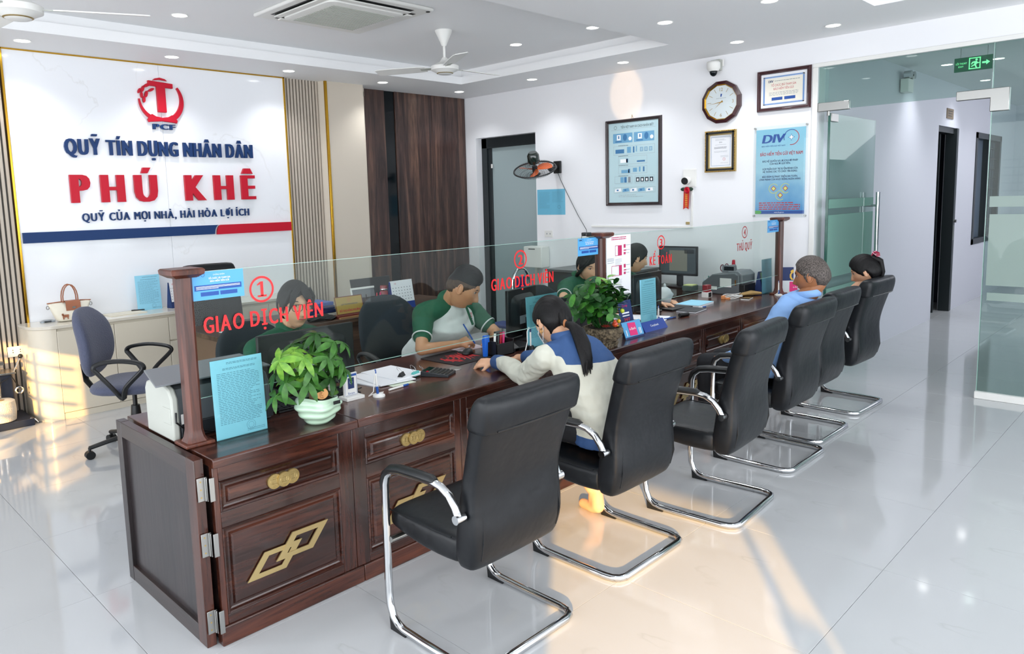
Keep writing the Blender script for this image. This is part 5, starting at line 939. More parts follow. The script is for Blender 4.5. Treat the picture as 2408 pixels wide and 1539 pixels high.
def monitor(name, label, loc, rz, w, h, z0, backview=True, stand=True, screenm=None, brandless=True):
    t = thing(name, label, 'monitor', loc, radians(rz))      # screen faces +Y
    b = MB(); b.box(-w/2, w/2, -.012, .012, z0, z0+h); obj('bezel', b, M_['black'], t, rel=False, bevel=.005)
    obj('screen', B(-w/2+.015, w/2-.015, .0122, .0128, z0+.022, z0+h-.015), screenm or mat('dark_screen', '11171C', .12, coat=.5), t, rel=False)
    b = MB(); b.loft([[(x, -.012-y, z) for x, z, _ in [(a, c, 0) for a, c, _ in superell(w*k, h*k2, 20, 0, z0+h*.48, 0, 5)]] for k, k2, y in ((.42, .40, 0), (.36, .33, .02), (.30, .26, .034))]); obj('rear_housing', b, M_['black'], t, rel=False)
    if stand:
        obj('neck', MB().box(-.03, .03, -.05, -.02, .008, z0+h*.4), M_['black'], t, rel=False, bevel=.004); obj('foot', MB().loft([superell(.12, .08, 24, 0, -.02, z, 3) for z in (0, .008)]+[superell(.10, .065, 24, 0, -.02, .014, 3)]), M_['black'], t, rel=False)
    vb = MB()
    for i in range(7): vb.box(-w*.2, w*.2, -.0475, -.045, z0+h*.62+i*.008, z0+h*.62+i*.008+.004)
    obj('vent', vb, M_['darkplast'], t, rel=False); obj('sticker', B(-.10, .02, -.0477, -.0465, z0+h*.28, z0+h*.45), M_['inkg'], t, rel=False)
    return t
TZ = HT
monitor('monitor', 'black monitor with its back to the camera behind the umbrella plant', (1.87, 3.13, TZ), -1, .525, .30, .018)
monitor('monitor', 'dark monitor turned sideways in front of the young man', (3.57, 3.26, TZ), 12, .37, .315, .02)
monitor('monitor', 'smaller black monitor behind the ponytailed woman', (3.90, 3.10, TZ), 8, .40, .24, .02)
monitor('monitor', 'black monitor back beside the blue price stand', (4.98, 3.20, TZ), 3, .44, .29, .022)
scr = mat('lit_screen', '3A4246', .15, coat=.4, emit=.35)
mn = monitor('monitor', 'lit monitor facing the room on the side desk', (6.37, 3.735, DKZ), 92, .41, .285, .115, screenm=scr)
P = Print((0, 0, 0), (1, 0, 0), (0, 0, 1)); sw = MB(); sw.flat = True
for (x, z, a, b, m_) in ((-.10, .16, .19, .20, mat('screen_window', '6B6A60', .3, emit=.25)), (-.17, .33, .10, .04, mat('screen_dark', '23282B', .3))): obj('screen_window', B(x, x+a, .0130, .0133, z, z+b), m_, mn, rel=False, smooth=0)
# printer on the counter end
pt = thing('printer', 'grey printer with pale side cover on the near end of the counter', 'printer', (1.3, 3.05, TZ))
pf_ = [(2.872, TZ), (3.142, TZ), (3.142, .915), (3.12, .945), (3.08, .955), (2.95, .955), (2.90, .94), (2.875, .905)]
obj('body', MB().prism([(y+.012 if y < 3 else y-.006, z if z < .8 else z-.006) for y, z in pf_], 1.125, 1.53, 'YZ'), M_['midgrey'], pt, bevel=.008); obj('side_cover', MB().prism(pf_, 1.098, 1.128, 'YZ'), M_['offwhite'], pt, bevel=.008, smooth=50)
obj('side_door', B(1.0955, 1.099, 2.885, 2.960, .80, .865), M_['offwhite'], pt, bevel=.002); obj('lid', MB().add([(1.05, 2.89, .960), (1.54, 2.89, .960), (1.54, 3.17, .972), (1.11, 3.17, .972), (1.05, 2.89, .967), (1.54, 2.89, .967), (1.54, 3.17, .980), (1.11, 3.17, .980)], [(0, 3, 2, 1), (4, 5, 6, 7), (0, 1, 5, 4), (1, 2, 6, 5), (2, 3, 7, 6), (3, 0, 4, 7)]), M_['grey'], pt, bevel=.002)
obj('front_panel', B(1.13, 1.53, 2.868, 2.884, .745, .80), M_['darkplast'], pt, bevel=.003); obj('label', B(1.131, 1.155, 2.866, 2.868, .80, .84), M_['white'], pt)
t = thing('printer_cable', 'black cable hanging at the printer beside the near post', 'cable', (1.12, 2.86, TZ)); obj('cable', MB().tube([(1.112, 2.868, .85), (1.10, 2.84, .82), (1.13, 2.80+.06, .79), (1.18, 2.865, .77), (1.25, 2.86, .745), (1.4, 2.90, .738)], .004, 6), M_['black'], t)
# counter things, left to right
acrylic_sign('notice_stand', 'tall light blue notice in an acrylic stand beside the near post', 1.214, 1.432, 2.745, TZ+.003, 1.053, .015, 30, 11)
kb = thing('keyboard', 'black keyboard on the counter behind the umbrella plant', 'keyboard', (1.80, 2.98, TZ), radians(0)); obj('case', MB().prism([(-.07, 0), (.07, 0), (.07, .022), (-.07, .010)], -.22, .22, 'YZ'), M_['black'], kb, rel=False, bevel=.003)
k_ = MB()
for r in range(5):
    for c_ in range(15): k_.box(-.213+c_*.0285, -.213+c_*.0285+.023, -.060+r*.024, -.060+r*.024+.019, .012+r*.0021, .0185+r*.0021)
k_k = obj('keys', k_, M_['darkplast'], kb, rel=False); k_k['kind'] = 'stuff'
t = thing('cable_tangle', 'tangle of black cables under the glass behind the mint pot', 'cables', (1.6, 3.0, TZ))
for i in range(5):
    rr = random.Random(i); obj('cable', MB().tube([(1.42+.12*j+rr.uniform(-.03, .03), 2.92+.02*i+rr.uniform(-.03, .03), TZ+.006+rr.uniform(0, .02)) for j in range(6)], .0035, 5), M_['black'], t)
# umbrella plant
def leafm(name, a, b): return mat(name, a, .4, var=b, vscale=30, spec=.4)
LG = [leafm('leaf_green', '255218', '3F7526'), leafm('leaf_light', '4A8226', '7DAA3C'), leafm('leaf_dark', '16380F', '28561D')]
def leaf_mesh(L, Wd, fold=.15, droop=.3, seg=5):
    m = MB(); rings = []
    for i in range(seg+1):
        u = i/seg; w = Wd*sin(pi*min(u*.93+.05, 1))**.8*.5; x = L*u; z = -droop*L*u*u
        rings.append([(x, -w, z+w*fold), (x, 0, z), (x, w, z+w*fold)])
    v = [p for r in rings for p in r]; f = []
    for i in range(seg):
        for k in range(2): f.append((i*3+k, i*3+k+1, (i+1)*3+k+1, (i+1)*3+k))
    m.add(v, f); m.flat = True; return m
def mesh_of(name, mb, m):
    me = bpy.data.meshes.new(name); me.from_pydata(mb.v, [], mb.f); me.materials.append(m); me.polygons.foreach_set('use_smooth', [True]*len(me.polygons)); me.update(); return me
PC = (1.625, 2.665)
pl = thing('umbrella_plant', 'bushy umbrella plant with fingered glossy leaves in the mint pot', 'plant', (PC[0], PC[1], .84))
lm = [mesh_of('leaf', leaf_mesh(.085, .029, .2, .28), g) for g in LG]
rg_ = random.Random(5)
trunks = [((PC[0]-.025, PC[1], .83), (PC[0]-.03, PC[1], .93)), ((PC[0]+.05, PC[1]+.02, .83), (PC[0]+.062, PC[1]+.01, .92))]
for a, b in trunks: obj('trunk', MB().tube([a, ((a[0]+b[0])/2+.004, a[1], (a[2]+b[2])/2), b], [.013, .011, .009], 8), mat('plant_bark', 'A58A68', .8, bump='noise', bscale=90, bstr=.6) if not bpy.data.materials.get('plant_bark') else bpy.data.materials['plant_bark'], pl)
heads = []
for i in range(26):
    for _ in range(60):
        x = PC[0]-.02+rg_.uniform(-.195, .175); y = PC[1]+rg_.uniform(-.10, .075); z = rg_.uniform(.90, 1.13)
        ex_ = ((x-PC[0]+.02)/.195)**2+((y-PC[1]+.01)/.10)**2+((z-1.01)/.12)**2
        if .35 < ex_ < 1 and all((Vector((x, y, z))-h).length > .055 for h in heads): heads.append(Vector((x, y, z))); break
heads.append(Vector((1.43, 2.66, .885)))
for hpt in heads:
    tb = trunks[0][1] if hpt.x < PC[0]+.02 else trunks[1][1]
    mid = (Vector(tb)+hpt)/2+Vector((0, 0, .02)); obj('stem', MB().tube([tb, mid, hpt], .0022, 4), LG[0], pl)
    d_ = (hpt-Vector((PC[0], PC[1], .93))); n_ = 7 if hpt.z > .9 else 5; g = 1 if d_.x < -.06 and rg_.random() < .6 else (2 if rg_.random() < .35 else 0)
    base = rg_.uniform(0, 6.28); out = Vector((d_.x*.7+rg_.uniform(-.04, .04), d_.y*.9-.05, .12)).normalized(); q = out.to_track_quat('Z', 'Y').to_matrix().to_4x4()
    for k in range(n_):
        o = bpy.data.objects.new('leaf', lm[g]); C.objects.link(o); o.parent = pl; sc_ = rg_.uniform(.78, 1.12)
        M = Matrix.Translation(hpt-pl.location) @ q @ Matrix.Rotation(base+2*pi*k/n_, 4, 'Z') @ Matrix.Rotation(radians(rg_.uniform(4, 34)), 4, 'Y') @ Matrix.Diagonal((sc_, sc_, sc_, 1))
        tip = M @ Vector((.082, 0, -.03))+pl.location
        if tip.y > 2.785: M = Matrix.Translation((0, 2.785-tip.y, 0)) @ M
        o.matrix_basis = M
po = thing('flower_pot', 'pale mint ceramic pot with wavy ridges on the counter front', 'pot', (PC[0], PC[1], TZ)); MI = mat('mint_glaze', 'BFDCC2', .22, coat=.5)
def wavy_pot(cx_, cy_, z0, H, prof, seg, amp, m, parent, name='bowl'):
    rings = []; n = 22
    for i in range(n+1):
        u = i/n; z = H*u; r = prof(u); ring_ = []
        for k in range(seg):
            a = 2*pi*k/seg; oc = 1-.07*cos(5*a)*min(1, u*1.5); wv = amp*sin(u*21+2.0*sin(2*a+.7)+1.2*sin(3*a))*(1 if .08 < u < .93 else 0); tilt = (.010*cos(a-2.3))*u
            rr = (r+wv)*oc; ring_.append((cx_+rr*cos(a), cy_+rr*sin(a), z0+z+tilt))
        rings.append(ring_)
    mb = MB(); inner = [[(cx_+(x-cx_)*.86, cy_+(y-cy_)*.86, z-.002) for x, y, z in rings[-1]], [(cx_+(x-cx_)*.80, cy_+(y-cy_)*.80, z-.03) for x, y, z in rings[-1]]]
    mb.loft(rings+inner); return obj(name, mb, m, parent, smooth=50)
wavy_pot(PC[0], PC[1], TZ, .118, lambda u: .045+.052*sin(min(u*1.25, 1)*pi/2)**.9-.018*max(0, u-.72)/.28, 56, .0042, MI, po)
obj('soil', MB().ell((PC[0], PC[1], TZ+.095), (.068, .068, .012)), mat('soil', '2E251D', .95, bump='noise', bscale=120, bstr=.8), po); obj('pot_label', MB().box(PC[0]+.020, PC[0]+.052, PC[1]-.096, PC[1]-.092, TZ+.088, TZ+.102), M_['black'], po)
t = thing('wood_slice', 'small round wood slice ornament in the mint pot', 'ornament', (PC[0]-.005, PC[1]-.05, .87)); WS = mat('pale_wood_slice', 'D9A066', .6)
obj('slice', MB().cyl((PC[0]-.012, PC[1]-.062, .868), (PC[0]-.006, PC[1]-.045, .872), .025, seg=24), WS, t); obj('growth_rings', MB().tube([(PC[0]-.0125+.016*cos(a_)*.94, PC[1]-.0635+.005*cos(a_), .868+.016*sin(a_)) for a_ in [2*pi*k/20 for k in range(20)]], .0008, 4, closed=True).tube([(PC[0]-.0125+.008*cos(a_)*.94, PC[1]-.0635+.003*cos(a_), .868+.008*sin(a_)) for a_ in [2*pi*k/16 for k in range(16)]], .0008, 4, closed=True), mat('ring_brown', '9A6234', .6), t)
t = thing('figurine', 'tiny white animal figurine sitting in the mint pot', 'ornament', (PC[0]+.035, PC[1]-.04, .87)); obj('body', MB().ell((PC[0]+.040, PC[1]-.045, .878), (.011, .010, .013)), M_['white'], t); obj('head', MB().ell((PC[0]+.034, PC[1]-.048, .895), (.009, .009, .009)).ell((PC[0]+.028, PC[1]-.048, .904), (.003, .003, .004)).ell((PC[0]+.040, PC[1]-.048, .904), (.003, .003, .004)), M_['white'], t)
t = thing('moss_ball', 'small green moss ball in the mint pot', 'ornament', (PC[0]+.045, PC[1]-.06, .86)); obj('moss', MB().ell((PC[0]+.045, PC[1]-.062, .862), (.022, .014, .011)), mat('moss', '4E7A28', .9, bump='noise', bscale=300, bstr=1), t)
# payment stand, pens, papers, calculator, mouse mat ...
qs = thing('payment_stand', 'small white payment card stand right of the mint pot', 'stand', (1.95, 2.865, TZ)); obj('base', B(1.885, 1.985, 2.83, 2.90, TZ, TZ+.016), M_['white'], qs, bevel=.002); obj('card', B(1.893, 1.968, 2.862, 2.874, TZ+.016, TZ+.125), M_['white'], qs, bevel=.002)
P = Print((1.893, 2.8612, TZ+.016), (1, 0, 0), (0, 0, 1)); w, H = .075, .109; P.rect(M_['bluebar'], w*.12, H*.86, w*.92, H*.95); P.rect(M_['navy'], w*.28, H*.32, w*.74, H*.80); P.ring(mat('pale_green_print', '8CB0A0', .5), w*.5, H*.60, .008, .002, z=.0014); P.text(M_['bluebar'], 'Scan', w*.5, H*.08, H*.09, w*.5); P.frame(M_['bluebar'], w*.05, H*.03, w*.95, H*.97, .0012); P.build(qs)
t = thing('cable_white', 'thin white cable behind the payment stand', 'cable', (1.8, 2.95, TZ)); obj('cable', MB().tube([(1.76, 2.93, TZ+.004), (1.80, 2.92, TZ+.012), (1.86, 2.91, TZ+.006), (1.90, 2.905, TZ+.004)], .0025, 6), M_['white'], t)
def stand_pen(label, x, y, z, tilt=(.0, 0), cord=True, s=1):
    t = thing('counter_pen', label, 'pen', (x, y, z)); obj('base', MB().lathe([(.001, 0), (.030, .0), (.029, .007), (.018, .014), (.001, .016)], (x, y, z), 22), M_['white'], t)
    obj('socket', MB().cyl((x-.006, y, z+.010), (x-.010, y, z+.050), .0065), M_['bluebar'], t); obj('barrel', MB().cyl((x-.010, y, z+.050), (x-.014, y, z+.115), .0045, seg=10), M_['white'], t); obj('tip', MB().cyl((x-.014, y, z+.115), (x-.015, y, z+.134), .0048, .003, seg=10), M_['bluebar'], t)
    if cord: obj('cord', MB().tube([(x+.012, y, z+.010), (x+.035, y+.01, z+.012), (x-.01, y+.035, z+.006), (x-.045, y+.02, z+.006), (x-.035, y-.005, z+.03), (x-.022, y, z+.09), (x-.017, y, z+.128)], .0024, 6), M_['white'], t)
    return t
stand_pen('blue and white pen standing in a round base by the payment stand', 2.045, 2.80, TZ)
def pen(label, x, y, z, rz, c1, c2, L=.13):
    t = thing('pen', label, 'pen', (x, y, z), radians(rz)); obj('barrel', MB().cyl((-L/2, 0, .006), (L*.22, 0, .006), .005, seg=10), c1, t, rel=False); obj('cap', MB().cyl((L*.22, 0, .006), (L/2, 0, .006), .0055, seg=10), c2, t, rel=False); return t
pen('white pen with blue cap lying beyond the standing counter pen', 2.20, 2.845, TZ, 5, M_['white'], M_['bluebar'])
for i, (x, y, rz, lab) in enumerate(((2.22, 3.10, 8, 'bottom white form in the pile under the glass, left'), (2.27, 3.06, -6, 'white form lying over the pile under the glass'), (2.36, 3.09, 3, 'white form at the right of the pile, under the binder clips'))):
    sheet('paper_sheet', lab, 'paper', x, y, TZ+.005*i, .21, .29, rz, M_['paper'], 4)
sheet('paper_sheet', 'pale green slip sticking out under the white forms', 'paper', 2.27, 2.93, TZ, .14, .10, -4, mat('pale_green_paper', 'D5E0CC', .6), 1)
TE = mat('teal_clip', '5BB8B4', .4)
def clip(label, x, y, z, rz, m, s=1):
    t = thing('binder_clip', label, 'clip', (x, y, z), radians(rz)); obj('body', MB().prism([(-.014*s, 0), (.014*s, 0), (.002, .020*s), (-.002, .020*s)], -.024*s, .024*s, 'YZ'), m, t, rel=False, smooth=0)
    obj('wire', MB().tube([(-.010*s, .0, .02*s), (-.014*s, .015*s, .036*s), (-.005*s, .024*s, .046*s), (.005*s, .024*s, .046*s), (.014*s, .015*s, .036*s), (.010*s, 0, .02*s)], .0011, 5), M_['chrome'], t, rel=False)
clip('black binder clip on the white forms', 2.33, 2.985, TZ+.016, 30, M_['black'], 1.0); clip('teal binder clip on the white forms by the calculator', 2.415, 2.975, TZ+.004, 15, TE, 1.15); clip('black binder clip between the teal clip and the calculator', 2.49, 3.0, TZ+.004, 40, M_['black'], .8)
cl = thing('calculator', 'black desk calculator with grey keys on the counter', 'calculator', (2.52, 2.90, TZ), radians(28)); obj('case', MB().prism([(-.07, 0), (.085, 0), (.085, .028), (-.07, .014)], -.062, .062, 'YZ'), M_['darkplast'], cl, rel=False, bevel=.003); obj('screen', MB().prism([(.048, .0255), (.078, .0285), (.078, .029), (.048, .026)], -.05, .05, 'YZ'), M_['blackglass'], cl, rel=False); obj('faceplate', MB().prism([(-.066, .0148), (.044, .0248), (.044, .0253), (-.066, .0153)], -.056, .056, 'YZ'), M_['steel'], cl, rel=False)
kmesh = None
for r in range(5):
    for c_ in range(6):
        z = .0155+.0019*r+.001
        if kmesh is None: o = obj('key', B(-.006, .006, -.007, .007, 0, .003), M_['black'], cl, rel=False, bevel=.001); kmesh = o
        else: o = kmesh.copy(); C.objects.link(o); o.parent = cl
        o.location = (-.045+.018*c_, -.054+.0208*r, z)
obj('red_key', B(-.052, -.039, .046, .056, .023, .028), M_['red'], cl, rel=False)
mm_ = thing('mouse_mat', 'black mouse mat with red dragon-like swirls on the counter', 'mouse mat', (2.86, 3.14, TZ), radians(3)); obj('mat', MB().prism(rrect(.145, .155, .01), 0, .003, 'XY'), mat('mat_black', '171214', .8), mm_, rel=False)
P = Print((0, 0, .0032), (1, 0, 0), (0, 1, 0)); RD = mat('mat_red', 'B51C22', .7)
rr = random.Random(3)
for i in range(9):
    x0 = -.11+.026*i; pts = []
    for k in range(9): u = k/8; pts.append((x0+.05*u+.012*sin(u*7+i), -.10+.17*u+.02*cos(u*9+i*1.7)))
    n = len(pts); wd = [.009*sin(pi*(k+.3)/n) for k in range(n)]; P.poly(RD, [(a-w_, b) for (a, b), w_ in zip(pts, wd)]+[(a+w_, b) for (a, b), w_ in list(zip(pts, wd))[::-1]], .0004+.00003*i)
for (x, y, r) in ((-.09, -.02, .022), (-.05, -.09, .016), (.02, .05, .02)): P.ring(RD, x, y, r, .008, a0=0, a1=5, z=.001)
for (mq, mb) in P.d.values(): mb.flat = True; obj('print', mb, mq, mm_, rel=False, smooth=0)
ms = thing('computer_mouse', 'black computer mouse on the red and black mat', 'mouse', (2.965, 3.15, TZ+.003), radians(25)); obj('shell', MB().loft([superell(a, b, 20, 0, 0, z, 2.6) for a, b, z in ((.050, .030, 0), (.052, .031, .008), (.045, .027, .022), (.030, .018, .033), (.010, .006, .037))]), M_['black'], ms, rel=False, sub=1, smooth=60); obj('wheel', MB().cyl((.028, -.003, .026), (.028, .003, .026), .009, seg=12), M_['darkplast'], ms, rel=False)
t = thing('receipt', 'pink and white form under the young man\'s writing hand', 'paper', (3.10, 3.30, TZ), radians(-10)); obj('sheet', B(-.10, .10, -.06, .06, 0, .004), mat('pale_pink_paper', 'EBDDE4', .6), t, rel=False, smooth=0)
bx = thing('pen_box', 'black desk organiser box on the counter between the two customers' if False else 'black pen organiser box beside the blue stapler', 'organiser', (3.09, 3.02, TZ)); obj('box', MB().box(3.02, 3.17, 2.96, 2.966, TZ, TZ+.075).box(3.02, 3.17, 3.064, 3.07, TZ, TZ+.095).box(3.02, 3.026, 2.96, 3.07, TZ, TZ+.09).box(3.164, 3.17, 2.96, 3.07, TZ, TZ+.09).box(3.02, 3.17, 2.96, 3.07, TZ, TZ+.006), M_['black'], bx, bevel=.001)
for i, (x, c, lab) in enumerate(((3.06, M_['white'], 'white marker in the black organiser box'), (3.09, M_['darkplast'], 'dark marker in the black organiser box'), (3.11, M_['red'], 'red marker in the black organiser box'), (3.135, M_['pink'], 'pink marker, rightmost in the black organiser box'))):
    t = thing('marker', lab, 'marker', (x, 3.02, TZ)); obj('barrel', MB().cyl((x, 3.02, TZ+.008), (x+.02, 3.03, TZ+.125), .0075, seg=10), c, t)
sp = thing('stapler', 'bright blue stapler standing on end by the black organiser', 'stapler', (2.99, 3.02, TZ)); BL_ = mat('bright_blue', '1C66D0', .35)
obj('body', MB().prism([(-.008, 0), (.012, 0), (.018, .10), (.010, .128), (-.006, .128), (-.012, .11)], 2.975, 3.000, 'YZ', Matrix.Translation((0, 3.02, TZ))), BL_, sp, bevel=.003); obj('handle', B(3.0, 3.015, 3.012, 3.03, TZ+.085, TZ+.125), BL_, sp, bevel=.002); obj('metal_strip', B(2.982, 2.992, 3.034, 3.037, TZ+.01, TZ+.10), M_['steel'], sp)
t = thing('hanging_pen', 'white pen with curled white cord beside the black organiser', 'pen', (3.30, 3.0, TZ)); obj('barrel', MB().cyl((3.285, 2.93, TZ+.03), (3.285, 2.93, TZ+.115), .005, seg=10), M_['white'], t); obj('cap', MB().cyl((3.285, 2.93, TZ+.115), (3.285, 2.93, TZ+.135), .0055, seg=10), M_['navy'], t); obj('cord', MB().tube([(3.285, 2.93, TZ+.13), (3.272, 2.93, TZ+.145), (3.255, 2.93, TZ+.12), (3.245, 2.92, TZ+.06), (3.20, 2.90, TZ+.01), (3.16, 2.89, TZ+.004)], .003, 6), M_['white'], t); obj('base', MB().lathe([(.001, 0), (.022, 0), (.02, .03), (.001, .03)], (3.285, 2.93, TZ), 14), M_['black'], t)
dbx = thing('card_terminal', 'black low tray of devices between the customers', 'device', (3.25, 3.05, TZ)); obj('tray', MB().prism([(2.98, TZ), (3.14, TZ), (3.14, TZ+.11), (2.98, TZ+.02)], 3.18, 3.24, 'YZ').box(3.20, 3.40, 2.98, 3.14, TZ, TZ+.02), M_['black'], dbx, bevel=.003)
acrylic_sign('notice_stand', 'light blue notice stand hidden behind the ponytailed customer', 3.318, 3.62, 2.98, TZ+.003, 1.05, .015, 26, 21)
# second plant in stone bowl
Q_ = (3.66, 2.668)
sb_ = thing('stone_bowl', 'rough brown stone bowl planter before the middle post', 'pot', (Q_[0], Q_[1], TZ)); STN = mat('rough_stone', '3D3529', .85, bump='vor', bscale=90, bstr=1.0, var='8E7F66', vscale=60)
m = MB(); rings = []
for u, r in ((0, .085), (.12, .090), (.26, .098), (.32, .088), (.45, .108), (.7, .122), (.92, .125), (1, .118), (1, .104), (.8, .098)):
    rings.append([(Q_[0]+(r+.004*sin(5*a+u*9)+.003*sin(11*a))*cos(a), Q_[1]+(r+.004*sin(5*a+u*9))*sin(a), TZ+.122*u) for a in [2*pi*k/48 for k in range(48)]])
m.loft(rings); obj('bowl', m, STN, sb_, smooth=60); obj('soil', MB().ell((Q_[0], Q_[1], TZ+.105), (.10, .10, .018)), bpy.data.materials['soil'], sb_)
p2_ = thing('jade_plant', 'dense dark green leafy plant in the stone bowl by the middle post', 'plant', (Q_[0], Q_[1], TZ+.11))
def oval_leaf(L, Wd):
    m = MB(); rings = []
    for i in range(6):
        u = i/5; w = Wd*.5*(sin(pi*min(u*.88+.04, 1)))**.6; rings.append([(L*u, -w, .12*w-.25*L*u*u), (L*u, 0, -.25*L*u*u), (L*u, w, .12*w-.25*L*u*u)])
    v = [p for r in rings for p in r]; f = []
    for i in range(5):
        for k in range(2): f.append((i*3+k, i*3+k+1, (i+1)*3+k+1, (i+1)*3+k))
    m.add(v, f); return m
DG = [leafm('leaf_deep', '123A15', '265A22'), leafm('leaf_mid', '2C6A24', '4C8C33'), leafm('leaf_fresh', '5B9A2C', '86BE48')]
lm2 = [mesh_of('leaf', oval_leaf(.070, .038), g) for g in DG]; rg2 = random.Random(11); cnt = 0
for i in range(40):
    a = rg2.uniform(0, 2*pi); sp_ = rg2.uniform(.1, 1)**.6; tx = Q_[0]-.02+.245*sp_*cos(a)+(-.10 if i % 6 == 0 else 0); ty = min(Q_[1]+.12*sp_*sin(a), 2.745); tz = TZ+.11+rg2.uniform(.13, .32)*(1.15-.35*sp_)
    if i == 0: tx, ty, tz = 3.35, 2.67, 1.0
    if i == 1: tx, ty, tz = 3.63, 2.66, 1.15
    if i == 2: tx, ty, tz = 3.71, 2.66, 1.155
    b0 = Vector((Q_[0]+.04*cos(a), Q_[1]+.03*sin(a), TZ+.11)); tt = Vector((tx, ty, tz)); md = (b0+tt)/2+Vector((0, 0, .03)); obj('stem', MB().tube([b0, md, tt], [.0035, .003, .002], 5), DG[0], p2_)
    nl = 10
    for k in range(nl):
        u = .35+.65*k/(nl-1); p_ = b0.lerp(md, u*2) if u < .5 else md.lerp(tt, (u-.5)*2); d_ = (tt-b0).normalized(); q = d_.to_track_quat('Z', 'Y').to_matrix().to_4x4()
        o = bpy.data.objects.new('leaf', lm2[2 if i in (1, 2) and k > 5 else (1 if rg2.random() < .4 else 0)]); C.objects.link(o); o.parent = p2_; s_ = rg2.uniform(.8, 1.2)
        M = Matrix.Translation(p_-p2_.location) @ q @ Matrix.Rotation(k*2.4+i, 4, 'Z') @ Matrix.Rotation(radians(-rg2.uniform(15, 45)), 4, 'Y') @ Matrix.Diagonal((s_, s_, s_, 1)); tip = M @ Vector((.072, 0, 0))+p2_.location
        if tip.y > 2.772: M = Matrix.Translation((0, 2.772-tip.y, 0)) @ M
        o.matrix_basis = M
for (x, y, z, c, r, nm, lab) in ((3.56, 2.57, .875, mat('dark_red_petal', '8C2C22', .5), .024, 'succulent', 'dark red artificial succulent in the stone bowl'), (3.66, 2.575, .878, mat('orange_red_bead', 'D8502A', .3, coat=.4), .018, 'ornament', 'small red and gold ornament in the stone bowl'), (3.735, 2.60, .885, mat('yellow_fruit', 'E8B818', .3, coat=.3), .013, 'ornament', 'small yellow artificial fruit at the bowl rim'), (3.715, 2.56, .955, mat('lime_fruit', 'B8C82C', .3, coat=.3), .014, 'fruit', 'lime-yellow artificial fruit among the dark leaves')):
    t = thing(nm, lab, 'ornament', (x, y, z))
    if nm == 'succulent':
        for ring_i, (n, L_, tl) in enumerate(((9, .028, 15), (7, .022, 40), (5, .014, 65))):
            for k in range(n):
                M = Matrix.Translation((x, y, z)) @ Matrix.Rotation(2*pi*k/n+ring_i, 4, 'Z') @ Matrix.Rotation(radians(-tl), 4, 'Y'); pm = MB(); pm.loft([[M @ Vector(p) for p in ((u, -w, 0), (u, 0, .002), (u, w, 0), (u, 0, -.002))] for u, w in ((.001, .003), (L_*.5, .007), (L_, .001))]); obj('petal', pm, c, t)
    else: obj('bead', MB().ell((x, y, z), (r, r, r)), c, t); (obj('bead', MB().ell((x-.012, y-.005, z+.018), (r*.7, r*.7, r*.7)), c, t), obj('bead', MB().ell((x+.012, y-.006, z-.010), (r*.6, r*.6, r*.6)), bpy.data.materials['gold_trim'], t)) if r == .018 else obj('stalk', MB().cyl((x, y, z+r*.9), (x, y+.004, z+r*1.3), .0015), DG[1], t)
# blue stands and leaflets right of the bowl
t = thing('leaflet_stand', 'navy bank leaflet stand with pink e-banking card right of the stone bowl', 'leaflet', (4.0, 2.76, TZ)); LB = mat('leaflet_sky', '5AA6D8', .4)
obj('back', MB().prism([(2.74, TZ), (2.744, TZ), (2.79, .96), (2.786, .96)], 3.985, 4.135, 'YZ'), M_['navy'], t); P = Print((3.985, 2.7395, TZ), (1, 0, 0), (0, .2, 1)); P.text(M_['pink'], 'Co-op', .07, .19, .018, .06); P.rect(M_['inkw'], .03, .145, .11, .155); P.rect(M_['inkw'], .03, .128, .11, .135); P.text(M_['inkr'], '24/7', .075, .095, .022, .07, bold=.03); P.build(t)
obj('front_card', MB().prism([(2.66, TZ), (2.664, TZ), (2.705, TZ+.105), (2.701, TZ+.105)], 3.905, 4.115, 'YZ'), LB, t); P = Print((3.905, 2.6595, TZ), (1, 0, 0), (0, .38, 1)); P.poly(M_['pink'], [(.055, .02), (.14, .015), (.145, .10), (.06, .105)]); P.text(M_['inkw'], 'e-Bank', .10, .055, .018, .07, z=.0016); P.rect(M_['navy'], 0, 0, .21, .012); 
for x in (.02, .165, .18): P.rect(M_['inkw'], x, .02, x+.008, .06, .0012)
P.build(t)
t = acrylic_sign('price_stand', 'tall light blue interest-rate notice in a blue-footed stand', 4.200, 4.395, 2.745, TZ+.05, 1.085, .01, 14, 31, holder=False); obj('foot', MB().prism([(2.70, TZ), (2.80, TZ), (2.756, TZ+.062), (2.742, TZ+.062)], 4.19, 4.47, 'YZ'), mat('stand_blue', '15409A', .3, coat=.3), t, smooth=0)
P = Print((4.19, 2.699, TZ), (1, 0, 0), (0, .68, 1)); P.text(M_['inkw'], 'Coopbank', .14, .032, .016, .10); P.build(t); obj('holder', B(4.198, 4.397, 2.740, 2.743, TZ+.05, 1.088), M_['glass'], t, smooth=0)
stand_pen('white pen with blue base behind the blue-footed stand', 4.555, 2.82, TZ, cord=True)
for i, (x, y, rz, lab) in enumerate(((4.72, 3.02, 20, 'white form under the black clip, beyond the blue-footed stand'),)): sheet('paper_sheet', lab, 'paper', x, y, TZ, .21, .29, rz, M_['paper'], 4)
pen('blue pen lying beside the white form beyond the stand', 4.78, 2.87, TZ, -8, M_['bluebar'], M_['navy']); t = thing('hand_stamp', 'small black cylindrical stamp lying on the counter', 'stamp', (4.93, 2.84, TZ)); obj('body', MB().cyl((4.88, 2.85, TZ+.015), (4.97, 2.83, TZ+.015), .015), M_['black'], t); obj('end', MB().cyl((4.97, 2.83, TZ+.015), (4.975, 2.829, TZ+.015), .0145), M_['steel'], t)
